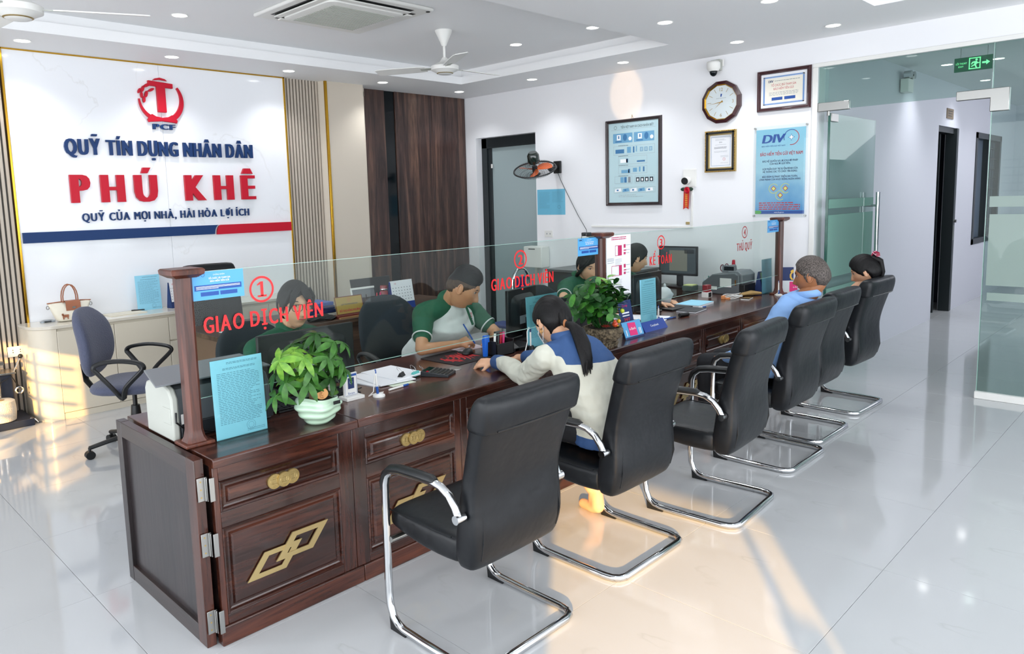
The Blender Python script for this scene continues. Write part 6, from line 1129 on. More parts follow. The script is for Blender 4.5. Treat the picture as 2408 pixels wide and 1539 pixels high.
t = thing('notebook', 'black notebook with white page edge on the counter', 'notebook', (5.20, 2.93, TZ), radians(8)); obj('cover', MB().box(-.12, .12, -.08, .08, .011, .014).box(-.12, .12, -.08, .08, 0, .002), M_['darkplast'], t, rel=False); obj('pages', B(-.117, .117, -.078, .078, .002, .011), M_['paper'], t, rel=False)
t = thing('document_stack', 'light blue covered stack of documents on the counter', 'documents', (5.52, 3.08, TZ), radians(5)); obj('pages', B(-.15, .15, -.10, .10, 0, .016), M_['paper'], t, rel=False); obj('cover', B(-.151, .151, -.101, .101, .016, .018), M_['sheetblue'], t, rel=False)
t = thing('dark_folder', 'thin black folder under the blue documents', 'folder', (5.25, 3.12, TZ), radians(-5)); obj('cover', B(-.14, .14, -.09, .09, 0, .012), M_['black'], t, rel=False, bevel=.002)
pen('blue and white pen on the black folder', 5.36, 2.95, TZ+.0, -12, M_['white'], M_['bluebar'], .15)
t = thing('stamp', 'red and white self-inking stamp standing on the counter', 'stamp', (5.98, 3.22, TZ)); obj('body', B(5.94, 6.02, 3.19, 3.25, TZ, TZ+.048), M_['white'], t, bevel=.002); obj('window', B(5.955, 6.005, 3.1885, 3.19, TZ+.005, TZ+.045), M_['black'], t); obj('grip', B(5.945, 6.015, 3.195, 3.245, TZ+.048, TZ+.112), mat('stamp_red', '96202A', .3, coat=.3), t, bevel=.004)
cm = thing('money_counter', 'grey banknote counting machine with small display', 'machine', (6.25, 3.2, TZ))
obj('body', MB().prism([(3.04, TZ), (3.40, TZ), (3.40, TZ+.10), (3.30, TZ+.18), (3.08, TZ+.20), (3.04, TZ+.18)], 6.22, 6.46, 'YZ'), M_['midgrey'], cm, bevel=.008); obj('hopper', MB().prism([(3.02, TZ+.10), (3.14, TZ+.12), (3.16, TZ+.215), (3.06, TZ+.215), (3.02, TZ+.18)], 6.25, 6.50, 'YZ'), M_['grey'], cm, bevel=.006); obj('outlet', B(6.23, 6.45, 2.99, 3.05, TZ+.01, TZ+.10), M_['black'], cm, bevel=.004)
obj('display', MB().prism([(3.14, TZ+.20), (3.20, TZ+.20), (3.18, TZ+.262), (3.155, TZ+.262)], 6.30, 6.40, 'YZ').box(6.285, 6.30, 3.10, 3.235, TZ+.195, TZ+.262), M_['grey'], cm, bevel=.003); obj('display_glass', B(6.2835, 6.2855, 3.12, 3.215, TZ+.215, TZ+.25), M_['blackglass'], cm); obj('label', B(6.218, 6.221, 3.11, 3.22, TZ+.07, TZ+.15), M_['white'], cm); obj('label', B(6.218, 6.221, 3.25, 3.31, TZ+.04, TZ+.07), M_['white'], cm); obj('orange_tab', B(6.216, 6.221, 3.065, 3.075, TZ+.09, TZ+.14), M_['gold'], cm)
t = thing('cable_coil', 'coil of white cable lying on the counter', 'cable', (6.08, 3.05, TZ)); 
for i in range(4): obj('loop', MB().tube([(6.09+(.11+.012*i)*cos(a_+.1*i), 3.03+(.07-.008*i)*sin(a_), TZ+.006+.006*i+.006*sin(3*a_+i)) for a_ in [2*pi*k/24 for k in range(24)]], .0032, 6, closed=True), M_['white'], t)
t = thing('straw_bundle', 'bundle of tan rubber bands beside the cable coil', 'bands', (6.28, 2.96, TZ)); obj('bundle', MB().tube([(6.18, 3.0, TZ+.018), (6.28, 2.95, TZ+.026), (6.36, 2.90, TZ+.018)], [(.02, .012), (.035, .022), (.02, .012)], 12), mat('tan_rubber', 'B9975E', .6, bump='noise', bscale=200, bstr=1), t)
t = thing('smartphone', 'dark phone lying face up at the counter edge', 'phone', (6.06, 2.885, TZ), radians(12)); obj('body', B(-.075, .075, -.036, .036, 0, .008), M_['white'], t, rel=False, bevel=.003); obj('screen', B(-.072, .072, -.034, .034, .008, .009), M_['blackglass'], t, rel=False)
t = thing('rubber', 'small orange eraser on the counter by the red stamp', 'eraser', (5.95, 3.05, TZ)); obj('block', B(5.93, 5.97, 3.03, 3.06, TZ, TZ+.03), mat('orange_rubber', 'E2955C', .6), t, bevel=.003); obj('tab', B(5.955, 5.985, 3.0, 3.03, TZ, TZ+.012), bpy.data.materials['orange_rubber'], t)
t = thing('desk_calendar', 'small green landscape desk calendar left of the blue leaflet', 'calendar', (6.50, 2.95, TZ)); obj('stand', MB().prism([(2.92, TZ), (3.0, TZ), (2.965, TZ+.20), (2.955, TZ+.20)], 6.44, 6.56, 'YZ'), M_['navy'], t, smooth=0); P = Print((6.445, 2.917, TZ+.03), (1, 0, 0), (0, .18, 1)); P.rect(mat('meadow_print', '4E8F3C', .5), 0, 0, .11, .165); P.poly(mat('tree_print', '1F5A24', .5), [(.02, .07), (.09, .065), (.10, .12), (.06, .155), (.01, .13)], .0012); P.build(t)
t = thing('green_file', 'green and white file rack behind the counting machine', 'file', (6.55, 3.30, TZ)); obj('rack', MB().prism([(3.06, TZ), (3.30, TZ), (3.28, TZ+.15), (3.16, TZ+.15)], 6.53, 6.62, 'YZ'), M_['white'], t, smooth=0); obj('green_tab', MB().prism([(3.29, TZ), (3.33, TZ), (3.33, TZ+.16), (3.22, TZ+.16)], 6.52, 6.55, 'YZ'), mat('lime_plastic', '8CC63A', .4), t, smooth=0)
acrylic_sign('leaflet_holder', 'tall blue leaflet in a clear holder at the far post', 6.42, 6.62, 2.915, TZ+.002, 1.045, .01, 4, 41, sheetm=mat('sea_blue', '6FA9C4', .4), stamp=False)
stand_pen('white and blue pen standing on its base at the far post', 6.425, 2.76, TZ, cord=True, s=1)
t = thing('map_leaflet', 'navy leaflet with yellow map beside the far post', 'leaflet', (6.60, 2.72, TZ)); obj('sheet', MB().prism([(2.665, TZ), (2.669, TZ), (2.70, .98), (2.696, .98)], 6.56, 6.79, 'YZ') if False else B(6.575, 6.645, 2.60, 2.604, TZ, TZ+.001), M_['white'], t)
ML = Matrix.Translation((6.60, 2.80, TZ)) @ Matrix.Rotation(radians(-55), 4, 'Z')
def leaf_sheet(parent, x0, x1, z0, z1, y, m): obj('panel', MB().box(x0, x1, y, y+.002, z0, z1, ML), m, parent, smooth=0)
leaf_sheet(t, -.02, .19, .0, .235, 0, M_['navy']); leaf_sheet(t, -.03, .20, 0, .115, -.02, mat('pale_leaflet', 'DCE4E8', .5)); leaf_sheet(t, .05, .17, .015, .105, -.0215, M_['pink'])
mp_ = MB(); mp_.flat = True
pts = [(.06, .20), (.08, .215), (.095, .20), (.085, .185), (.07, .17), (.07, .145), (.085, .125), (.09, .12), (.07, .12), (.055, .14), (.055, .17), (.065, .185)]
mp_.add([ML @ Vector((a, -.001, b)) for a, b in pts], [tuple(range(len(pts)))]); obj('map_print', mp_, mat('map_yellow', 'E3B84A', .5), t, smooth=0); tx = MB(); tx.flat = True; R3 = ML.to_3x3() @ Vector((1, 0, 0)); tx.text('e-Bank', ML @ Vector((.11, -.0225, .05)), R3, (0, 0, 1), h=.014, w=.06, align='C'); obj('print', tx, M_['inkw'], t, smooth=0)
# small things on the side desk
for (x, y, r, h, c, cap, nm, lab) in ((6.42, 3.44, .014, .10, M_['glass'], mat('teal_cap', '1F7F70', .4), 'glue_bottle', 'clear glue bottle with teal cap on the side desk'), (6.42, 3.36, .016, .08, M_['white'], M_['red'], 'glue_bottle', 'white glue bottle with red cap on the side desk'), (6.45, 3.50, .012, .09, mat('pale_blue_plastic', 'BCD2DC', .4), M_['white'], 'glue_stick', 'pale glue stick on the side desk'), (6.52, 3.24, .035, .20, M_['glass'], M_['red'], 'spray_bottle', 'clear hand-gel bottle with red and white pump')):
    t = thing(nm, lab, 'bottle', (x, y, DKZ if y > 3.43 else TZ)); z_ = DKZ if y > 3.43 else TZ; zz_ = .05 if nm == 'spray_bottle' else 0
    obj('body', MB().lathe([(.001, 0), (r, .001), (r, h*.75), (r*.5, h*.9), (.001, h*.9)], (x, y, z_+zz_), 16), c, t); obj('cap', MB().lathe([(.001, h*.88), (r*.5, h*.88), (r*.4, h*1.2), (.001, h*1.22)], (x, y, z_+zz_), 14), cap, t)
    if zz_: obj('riser', B(x-.05, x+.05, y-.04, y+.04, z_, z_+zz_), M_['white'], t, bevel=.003)
t = thing('scissors', 'scissors with dark red handles standing behind the counting machine', 'scissors', (6.47, 3.33, TZ)); obj('handle', MB().tube([(6.47, 3.325+.020*cos(2*pi*k/12), TZ+.215+.032*sin(2*pi*k/12)) for k in range(12)], .005, 6, closed=True), mat('maroon_plastic', '6E1E2C', .4), t); obj('handle', MB().tube([(6.475, 3.285+.018*cos(2*pi*k/12), TZ+.225+.032*sin(2*pi*k/12)) for k in range(12)], .005, 6, closed=True), bpy.data.materials['maroon_plastic'], t); obj('blade', MB().box(6.47, 6.473, 3.29, 3.32, TZ+.06, TZ+.19), M_['steel'], t)
t = thing('pencil_cup', 'blue cup of pens behind the counting machine', 'cup', (6.48, 3.30, TZ)); obj('cup', MB().lathe([(.030, 0), (.032, .10), (.028, .10), (.027, .004), (.001, .004)], (6.485, 3.30, TZ), 18), mat('teal_cup', '2A5A78', .4), t); obj('band', MB().lathe([(.0315, .03), (.0325, .05)], (6.485, 3.30, TZ), 18), M_['white'], t)
t = thing('note_box', 'box of green and yellow notes on the side desk', 'notes', (6.22, 3.55, DKZ)); obj('box', B(6.16, 6.28, 3.47, 3.57, DKZ, DKZ+.045), mat('smoke_green', '4A5A54', .3), t, bevel=.002); obj('notes', B(6.17, 6.27, 3.475, 3.565, DKZ+.045, DKZ+.053), mat('yellow_green_note', 'C8CE8C', .6), t)
t = thing('plastic_basket', 'small clear basket of papers left of the lit monitor', 'basket', (6.1, 3.95, DKZ)); obj('basket', MB().lathe([(.06, 0), (.075, .10), (.072, .10), (.057, .004)], (6.08, 3.93, DKZ), 24), mat('milky_plastic', 'C9CCC2', .3), t); obj('straps', MB().tube([(6.02, 3.93, DKZ+.10), (6.05, 3.90, DKZ+.15), (6.10, 3.90, DKZ+.12), (6.14, 3.92, DKZ+.16)], .004, 6), mat('straw', 'B9A878', .7), t)
t = thing('plastic_bag', 'crumpled translucent plastic bag beside the black monitor', 'bag', (5.40, 3.30, TZ)); m = MB(); rr = random.Random(8); rings = []
for u in range(8):
    w_ = .075*sin(pi*(u+.7)/8.2)+.01; rings.append([(5.36+w_*cos(a_)*(1+rr.uniform(-.25, .25)), 3.27+w_*.7*sin(a_)*(1+rr.uniform(-.25, .25)), TZ+.022*u) for a_ in [2*pi*k/16 for k in range(16)]])
m.loft(rings); obj('film', m, mat('cloudy_film', 'C2C7CA', .35), t, smooth=60); obj('knot', MB().ell((5.36, 3.27, TZ+.165), (.012, .012, .018)), bpy.data.materials['cloudy_film'], t)
for i, (dx, rz, z) in enumerate(((0, 12, 0), (.03, 20, .012), (-.02, 5, .024))): sheet('paper_sheet', ('lowest', 'middle', 'topmost')[i]+' sheaf of white papers before the woman behind the second plant', 'paper', 4.50+dx, 3.30, TZ+z, .21, .29, rz, M_['paper'], 9)
# bits on the floor
# ---------------------------------------------------------------- people
def sst(a, b, x):
    t = max(0, min(1, (x-a)/(b-a))); return t*t*(3-2*t)
def gs(x, s): return math.exp(-(x/s)**2)
def head_pt(ux, uy, uz, fem=0, jaw=1.0):
    """unit direction -> point on a head (face +Y, up +Z), metres"""
    w = .0745; top = .112; bot = .116
    x = ux*w; z = uz*(top if uz > 0 else bot); y = uy*(.096 if uy > 0 else .098)
    if uz < 0:
        k = -uz; x *= 1-(.30+.06*fem)*k**1.6; 
        if uy < 0: y *= 1-.50*sst(.15, .85, k)
        else: y *= 1+.02*k
    if uz > .4: x *= 1-.06*(uz-.4)
    if uy > 0:
        f = uy**2; ax = x
        y -= .006*f*sst(-.2, .4, 1-abs(uz))
        y += .005*gs(z-.034, .012)*gs(ax, .05)*(1-.5*fem)      # brow
        for s in (-1, 1): y -= .011*gs(ax-s*.030, .017)*gs(z-.012, .014)   # eye sockets
        nz = sst(.022, -.030, z)*sst(-.048, -.034, z)
        y += (.023-.004*fem)*nz*gs(ax, .0095+.004*sst(.0, -.03, z)) + .005*gs(z+.033, .008)*gs(ax, .017)
        y += .0065*gs(z+.058, .011)*gs(ax, .022); y -= .003*gs(z+.0585, .0022)*gs(ax, .022)
        y -= .005*gs(z+.078, .008)*gs(ax, .03); y += .009*gs(z+.098, .016)*gs(ax, .024)
        for s in (-1, 1): x += s*.0035*gs(ax-s*.05, .02)*gs(z+.018, .02)
    return Vector((x, y, z))
def head_grid(fn, nu=56, nv=44):
    v = []; f = []
    for i in range(nv+1):
        t = pi*i/nv
        for k in range(nu):
            a = 2*pi*k/nu; v.append(fn(sin(t)*cos(a), sin(t)*sin(a), cos(t)))
    for i in range(nv):
        for k in range(nu): f.append((i*nu+k, (i+1)*nu+k, (i+1)*nu+(k+1) % nu, i*nu+(k+1) % nu))
    return v, f
def hairline(ux, uy, style):
    phi = math.atan2(abs(ux), uy)   # 0 front .. pi back
    K = {'crop': [(0, .56), (.5, .54), (.9, .42), (1.25, .36), (1.6, .34), (2.0, .30), (2.4, .15), (3.2, -.02)], 'fade': [(0, .60), (.5, .58), (.9, .34), (1.25, .14), (1.5, -.06), (1.62, .10), (1.9, .02), (2.2, -.36), (3.2, -.48)],
         'woman': [(0, .60), (.45, .50), (.85, .28), (1.2, .02), (1.45, -.18), (1.64, .10), (1.85, -.25), (2.1, -.60), (3.2, -.74)],
         'fringe': [(0, .20), (.35, .22), (.6, .12), (.85, -.10), (1.1, -.40), (1.4, -.55), (1.75, -.45), (2.0, -.75), (3.2, -.85)],
         'grey': [(0, .62), (.5, .58), (.9, .36), (1.25, .18), (1.48, -.22), (1.60, .05), (1.9, -.02), (2.15, -.42), (3.2, -.60)]}[style]
    for (a, b), (c_, d) in zip(K, K[1:]):
        if phi <= c_: return b+(d-b)*sst(0, 1, (phi-a)/(c_-a))
    return K[-1][1]
HAIR = mat('black_hair', '080808', .5, bump='noise', bscale=300, bstr=.35)
def strands(name, c1, c2):
    m = bpy.data.materials.new(name); m.use_nodes = True; N = m.node_tree.nodes; L = m.node_tree.links; b = N['Principled BSDF']; b.inputs['Roughness'].default_value = .5; b.inputs['Specular IOR Level'].default_value = .25
    tc = N.new('ShaderNodeTexCoord'); mp = N.new('ShaderNodeMapping'); mp.inputs['Scale'].default_value = (1, .35, .2); n = N.new('ShaderNodeTexNoise'); n.inputs['Scale'].default_value = 420; n.inputs['Detail'].default_value = 4
    r = N.new('ShaderNodeValToRGB'); r.color_ramp.elements[0].color = lin(c1); r.color_ramp.elements[1].color = lin(c2); r.color_ramp.elements[0].position = .38; r.color_ramp.elements[1].position = .66
    L.new(tc.outputs['Object'], mp.inputs[0]); L.new(mp.outputs[0], n.inputs[0]); L.new(n.outputs[0], r.inputs[0]); L.new(r.outputs[0], b.inputs['Base Color'])
    bp = N.new('ShaderNodeBump'); bp.inputs['Strength'].default_value = .2; bp.inputs['Distance'].default_value = .002; L.new(n.outputs[0], bp.inputs['Height']); L.new(bp.outputs[0], b.inputs['Normal']); return m
HB = strands('black_hair_strands', '040405', '141213'); HG = strands('grey_hair_strands', '302B29', '6A625D')
def skin(name, c, v):
    m = mat(name, c, .48, spec=.4, var=v, vscale=14); b = m.node_tree.nodes['Principled BSDF']; b.inputs['Subsurface Weight'].default_value = .08; b.inputs['Subsurface Radius'].default_value = (.02, .008, .004); return m
SK = dict(tan=skin('skin_tan', 'C4916E', 'B98462'), light=skin('skin_light', 'D9AC8C', 'CF9F7E'), brown=skin('skin_brown', 'A06A48', '92603F'))
EYEW = mat('eye_white', 'DAD6D0', .25); IRIS = mat('iris', '1A100C', .15); LIP = mat('lip', 'A84E4B', .4); LIPM = mat('lip_male', '8E5A4C', .5)
def voxel(mb, vox, smooth_it=6, fac=.6):
    me = bpy.data.meshes.new('v'); me.from_pydata([Vector(p) for p in mb.v], [], mb.f); me.update()
    bm = bmesh.new(); bm.from_mesh(me); bmesh.ops.recalc_face_normals(bm, faces=bm.faces); bm.to_mesh(me); bm.free()
    o = bpy.data.objects.new('v', me); r = o.modifiers.new('r', 'REMESH'); r.mode = 'VOXEL'; r.voxel_size = vox; s = o.modifiers.new('s', 'SMOOTH'); s.iterations = smooth_it; s.factor = fac
    out = evaluated_mesh(o); bpy.data.objects.remove(o); bpy.data.meshes.remove(me); return out
def limb(mb, pts, rad, seg=14):
    for i in range(len(pts)-1): mb.cyl(pts[i], pts[i+1], rad[i] if not isinstance(rad[i], tuple) else rad[i][0], rad[i+1] if not isinstance(rad[i+1], tuple) else rad[i+1][0], seg)
    for p, r in zip(pts, rad): mb.ell(p, (r*.99, r*.99, r*.99))
def torso(mb, pts, wd, dp, lat, n=28, e=2.6, off=0):
    pts = [Vector(p) for p in pts]; lat = Vector(lat).normalized(); rings = []
    for i, p in enumerate(pts):
        t = (pts[min(i+1, len(pts)-1)]-pts[max(i-1, 0)]).normalized(); x = (lat-t*lat.dot(t)).normalized(); y = t.cross(x)
        rings.append([p+x*a+y*b for a, b, _ in superell(wd[i]+off, dp[i]+off, n, 0, 0, 0, e)])
    mb.loft(rings)
def hand_shape(mb, wrist, d, palm, curl=.5, side=1, spread=.12, thumb=1):
    """palm block and five bent fingers; d = direction of fingers, palm = direction the palm faces, side = +1 thumb on d x palm side"""
    d = Vector(d).normalized(); n = Vector(palm); n = (n-d*n.dot(d)).normalized(); s = d.cross(n)*side; w = Vector(wrist)
    kn = [w+d*.078+s*o for o in (.030, .010, -.010, -.028)]
    for k_, o in zip(kn, (.022, .008, -.008, -.022)): limb(mb, [w+s*o*.6, w+d*.04+s*o, k_], [.015, .0135, .0115], 8)
    for k_, L_, o in zip(kn, (.070, .078, .073, .058), (.10, .02, -.05, -.14)):
        p = [k_]; a = 0
        for seg_, fr in ((.45, .9), (.30, 1.3), (.25, .8)):
            a += curl*fr; dr = (d*cos(a)+n*sin(a)+s*o*spread*4).normalized(); p.append(p[-1]+dr*L_*seg_)
        limb(mb, p, [.0095, .0085, .0078, .0066], 8)
    b = w+d*.018+s*.026; t1 = b+(d*.55+s*.75+n*.3).normalized()*.036; t2 = t1+(d*.85+s*.30+n*.45).normalized()*.028; limb(mb, [b-s*.01, b, t1, t2], [.014, .013, .0098, .008], 8)
def link_mesh(name, me, m, parent, smooth=True):
    me.name = name; me.materials.clear()
    for q in (m if isinstance(m, (list, tuple)) else [m]): me.materials.append(q)
    off = parent.location; me.transform(Matrix.Translation(-off)); me.polygons.foreach_set('use_smooth', [True]*len(me.polygons)); o = bpy.data.objects.new(name, me); C.objects.link(o); o.parent = parent; return o
def person(label, base, head, face, pitch, sk, hs, roll=0, fem=0, style='woman', bulk=.010, hairm=None, scale=1.0, lips=True, body=None, hair_top=0, eyes=True):
    """body(mb) adds the rest of the figure"""
    t = thing('person', label, 'person', base)
    f = Vector((face[0], face[1], 0)).normalized(); r = Vector((f.y, -f.x, 0)); u = Vector((0, 0, 1)); M = Matrix((r, f, u)).transposed().to_4x4() @ Matrix.Rotation(radians(-pitch), 4, 'X') @ Matrix.Rotation(radians(roll), 4, 'Y') @ Matrix.Scale(scale, 4)
    M = Matrix.Translation(head) @ M
    mb = MB(); neckend = M @ Vector((0, -.035, -.045)); body(mb, neckend, M); me = voxel(mb, .0055, 4, .5)
    hv, hf = head_grid(lambda a, b, c_: M @ head_pt(a, b, c_, fem)); bm = bmesh.new(); bm.from_mesh(me); hm_ = MB(); hm_.add(hv, hf)
    for s in (-1, 1):     # ears with a rim and a hollow
        E = Matrix.Translation((s*.074, -.008, -.004)) @ Matrix.Rotation(radians(-s*22), 4, 'Z') @ Matrix.Rotation(radians(10), 4, 'X'); hm_.ell((0, 0, 0), (.008, .017, .031), M=None); n0 = len(hm_.v)-13*9
        k = 12*9; hm_.v[-k:] = [M @ (E @ Vector(q)) for q in hm_.v[-k:]]
        hm_.tube([M @ (E @ Vector((s*.006, .016*cos(a), .028*sin(a)+.001))) for a in [(-.2+.36*j)*pi/2 for j in range(0, 11)]], .0038, 6)
    me2 = bpy.data.meshes.new('h'); me2.from_pydata([Vector(p) for p in hm_.v], [], hm_.f); bm2 = bmesh.new(); bm2.from_mesh(me2); bmesh.ops.remove_doubles(bm2, verts=bm2.verts, dist=.0001); bmesh.ops.recalc_face_normals(bm2, faces=bm2.faces); bm2.to_mesh(me2); bm2.free(); bm.from_mesh(me2); bm.to_mesh(me); bm.free()
    link_mesh('body', me, SK[sk], t)
    # eyes, brows, lips
    if eyes:
        for s in (-1, 1):
            ex = s*.030; ey = head_pt(ex/.0745, sqrt(1-(ex/.0745)**2-.01), .10, fem).y
            e = obj('eye', MB().ell((0, 0, 0), (.0135, .006, .0062), nu=14, nv=8), EYEW, t, rel=False); e.data.transform(Matrix.Translation(-t.location) @ M @ Matrix.Translation((ex, ey-.0015, .012)))
            q = obj('iris', MB().ell((0, 0, 0), (.0055, .0035, .0055), nu=12, nv=6), IRIS, e, rel=False); q.data.transform(Matrix.Translation(-t.location) @ M @ Matrix.Translation((ex, ey+.0022, .011)))
            q = obj('eyelid', MB().tube([(ex-.0145, ey, .012), (ex-.008, ey+.005, .0168), (ex, ey+.0062, .0183), (ex+.008, ey+.005, .0168), (ex+.0145, ey-.001, .012)], .0019, 5), HAIR, e, rel=False); q.data.transform(Matrix.Translation(-t.location) @ M)
            q = obj('eyebrow', MB().tube([(ex-s*.016, ey+.0095, .030), (ex-s*.004, ey+.0095, .035), (ex+s*.010, ey+.0062, .035), (ex+s*.020, ey+.0005, .030)], [(.003, .0022), (.0036, .0024), (.003, .002), (.0012, .001)], 6), HAIR, t, rel=False); q.data.transform(Matrix.Translation(-t.location) @ M)
        ly = head_pt(0, .86, -.505, fem).y
        if lips: q = obj('lips', MB().tube([(-.021, ly-.006, -.0575), (-.011, ly, -.056), (0, ly+.0015, -.0575), (.011, ly, -.056), (.021, ly-.006, -.0575)], [(.0015, .0015), (.004, .0042), (.0045, .0048), (.004, .0042), (.0015, .0015)], 8), LIP if fem else LIPM, t, rel=False); q.data.transform(Matrix.Translation(-t.location) @ M)
    # hair shell
    def hp(a, b, c_):
        p = head_pt(a, b, c_, fem); h = hairline(a, b, style); k = sst(h-.05, h+.07, c_); th = bulk*(1+hair_top*sst(.3, .9, c_))
        if style == 'crop': th = bulk*(.35+.65*sst(.35, .7, c_)+hair_top*sst(.5, .95, c_))
        q = p*(1+(th*(1+.10*sin(37*a+21*b))-.0)/p.length); return p.lerp(q, k) if k > 0 else p*.955
    hv, hf = head_grid(lambda a, b, c_: M @ hp(a, b, c_), 64, 52); hm_ = MB(); hm_.add(hv, hf); hair = obj('hair', hm_, hairm or HB, t, smooth=180)
    if style == 'crop':
        def fp(a, b, c_):
            p = head_pt(a, b, c_, fem); k = sst(hairline(a, b, 'fade')-.05, hairline(a, b, 'fade')+.07, c_); q = p*(1+.0035/p.length); return p.lerp(q, k) if k > 0 else p*.955
        hv, hf = head_grid(lambda a, b, c_: M @ fp(a, b, c_), 56, 44); hm_ = MB(); hm_.add(hv, hf); obj('clipped_sides', hm_, FADE, hair, smooth=180)
    return t, M, hair
FADE = mat('clipped_hair', '3A2A22', .8, bump='noise', bscale=600, bstr=.4, var='54402F', vscale=60)
def cloth(name, mb, m, t, vox=.008, it=8, cuts=(), pick=None, wr=.0):
    me = voxel(mb, vox, it, .6)
    if wr:
        import mathutils.noise as mn
        import numpy as np
        nn = np.empty(len(me.vertices)*3, 'f'); me.vertices.foreach_get('normal', nn); cc_ = np.empty_like(nn); me.vertices.foreach_get('co', cc_); nn = nn.reshape(-1, 3); cc_ = cc_.reshape(-1, 3)
        ww = np.array([wr*(mn.noise(Vector((x*16, y*16, z*34)))+.6*mn.noise(Vector((x*40, y*40, z*24)))) for x, y, z in cc_.tolist()], 'f'); cc_ += nn*ww[:, None]; me.vertices.foreach_set('co', cc_.ravel()); me.update()
        for v in (): v.co += v.normal*wr*mn.noise(Vector((v.co.x*16, v.co.y*16, v.co.z*34)))+v.normal*wr*.6*mn.noise(Vector((v.co.x*40, v.co.y*40, v.co.z*24)))
    o = link_mesh(name, me, m, t)
    if pick:
        bm = bmesh.new(); bm.from_mesh(me); off = t.location
        for co, no in cuts: bmesh.ops.bisect_plane(bm, geom=bm.verts[:]+bm.edges[:]+bm.faces[:], plane_co=Vector(co)-off, plane_no=Vector(no))
        for fc in bm.faces: fc.material_index = pick(fc.calc_center_median()+off)
        bm.to_mesh(me); bm.free()
    return o
V3 = Vector
GREENC = mat('green_polo', '17543B', .8, bump='noise', bscale=500, bstr=.15); WHITEC = mat('white_polo', 'DADDDC', .8, bump='noise', bscale=500, bstr=.15); TROU = mat('dark_trousers', '15171C', .85); GREYTR = mat('grey_trousers', '5F6664', .85)
JACK = mat('cream_jacket', 'C6C7BA', .75, bump='noise', bscale=18, bstr=.35); JBL = mat('blue_yoke', '2B4C7C', .75, bump='noise', bscale=30, bstr=.3)
def legs(mb, hl, hr, kl, kr, al, ar, tl=None, tr=None, k=1.0):
    limb(mb, [hl, kl, al], [.080*k, .055*k, .036*k]); limb(mb, [hr, kr, ar], [.080*k, .055*k, .036*k])
def foot(mb, ankle, toe, r=.034):
    a, b = V3(ankle), V3(toe); limb(mb, [a, a+V3((0, 0, -.045)), a.lerp(b, .5)+V3((0, 0, -.02)), b], [r, r*.95, r*.85, r*.6])
# 1 customer woman in the cream jacket
def cw_body(mb, ne, M):
    limb(mb, [ne, V3((2.70, 2.20, .99)), V3((2.69, 2.17, .94))], [.047, .050, .055])
    torso(mb, [(2.735, 1.97, .56), (2.73, 1.98, .64), (2.71, 2.03, .76), (2.685, 2.10, .87), (2.68, 2.16, .945)], [.14, .12, .12, .12, .06], [.10, .09, .09, .09, .06], (1, -.25, 0))
    limb(mb, [(2.57, 2.19, .90), (2.665, 2.42, .768), (2.79, 2.755, .775)], [.036, .032, .024]); limb(mb, [(2.80, 2.12, .90), (2.98, 2.45, .80), (2.935, 2.715, .775)], [.036, .032, .024])
    hand_shape(mb, (2.79, 2.765, .772), (-.35, .9, -.12), (.4, .1, -1), .55, 1); hand_shape(mb, (2.93, 2.72, .772), (-.75, .6, -.1), (-.1, -.1, -1), .35, -1)
    legs(mb, (2.66, 2.02, .57), (2.82, 2.02, .57), (2.66, 2.40, .55), (2.86, 2.40, .54), (2.72, 2.42, .10), (2.975, 2.245, .14))
    foot(mb, (2.72, 2.42, .10), (2.72, 2.58, .03)); foot(mb, (2.985, 2.235, .155), (2.995, 2.255, .035), .036)
    limb(mb, [(2.985, 2.225, .13), (2.985, 2.215, .045), (2.99, 2.25, .028), (3.01, 2.33, .022)], [.034, .036, .030, .026])
t, M, hr = person('woman with long black ponytail in cream and blue jacket seated at the counter', (2.735, 2.0, 0), (2.735, 2.295, 1.055), (.22, .97), 24, 'light', 'pony', 0, 1, 'woman', .013, HB, 1.02, body=cw_body)
j = MB(); torso(j, [(2.735, 1.95, .52), (2.735, 1.95, .60), (2.725, 1.99, .72), (2.70, 2.06, .84), (2.685, 2.12, .93), (2.685, 2.155, .975), (2.69, 2.17, .995)], [.178, .178, .165, .162, .140, .082, .058], [.125, .125, .12, .105, .085, .070, .056], (1, -.25, 0))
limb(j, [(2.69, 2.16, .955), (2.555, 2.19, .918), (2.61, 2.30, .85), (2.665, 2.42, .768), (2.74, 2.60, .785), (2.765, 2.68, .785)], [.05, .060, .058, .055, .048, .040]); limb(j, [(2.69, 2.15, .955), (2.81, 2.12, .915), (2.90, 2.29, .85), (2.98, 2.45, .805), (2.965, 2.60, .79)], [.05, .060, .056, .052, .046])
def jp(c): return 1 if (c.z > .895-.0*(c.x) and c.y < 2.30 and (c.z > .895)) else (1 if c.z < .575 else 0)
cloth('jacket', j, [JACK, JBL], t, .008, 8, [((0, 0, .895), (0, .12, 1)), ((0, 0, .575), (0, 0, 1))], lambda c: 1 if (c.z+.12*c.y-.12*2.1 > .895 and abs(c.x-2.69) < .21) or c.z < .575 else 0, .005) if False else cloth('jacket', j, [JACK, JBL], t, .008, 8, [((0, 0, .898), (0, 0, 1)), ((0, 0, .575), (0, 0, 1)), ((2.555, 0, 0), (1, 0, 0)), ((2.815, 0, 0), (1, 0, 0))], lambda c: 1 if (c.z > .898 and 2.555 < c.x < 2.815) or c.z < .575 else 0, .005)
cf = MB(); limb(cf, [(2.763, 2.672, .784), (2.785, 2.73, .778)], [.043, .041]); limb(cf, [(2.967, 2.60, .79), (2.95, 2.66, .784)], [.044, .040]); cloth('cuff', cf, JBL, t, .006, 3)
cf = MB(); cf.tube([(2.69+.062*cos(a), 2.178+.055*sin(a), 1.0-.015*sin(a)) for a in [2*pi*k/20 for k in range(20)]], [(.012, .022)]*20, 8, closed=True); obj('collar', cf, JBL, t, smooth=60)
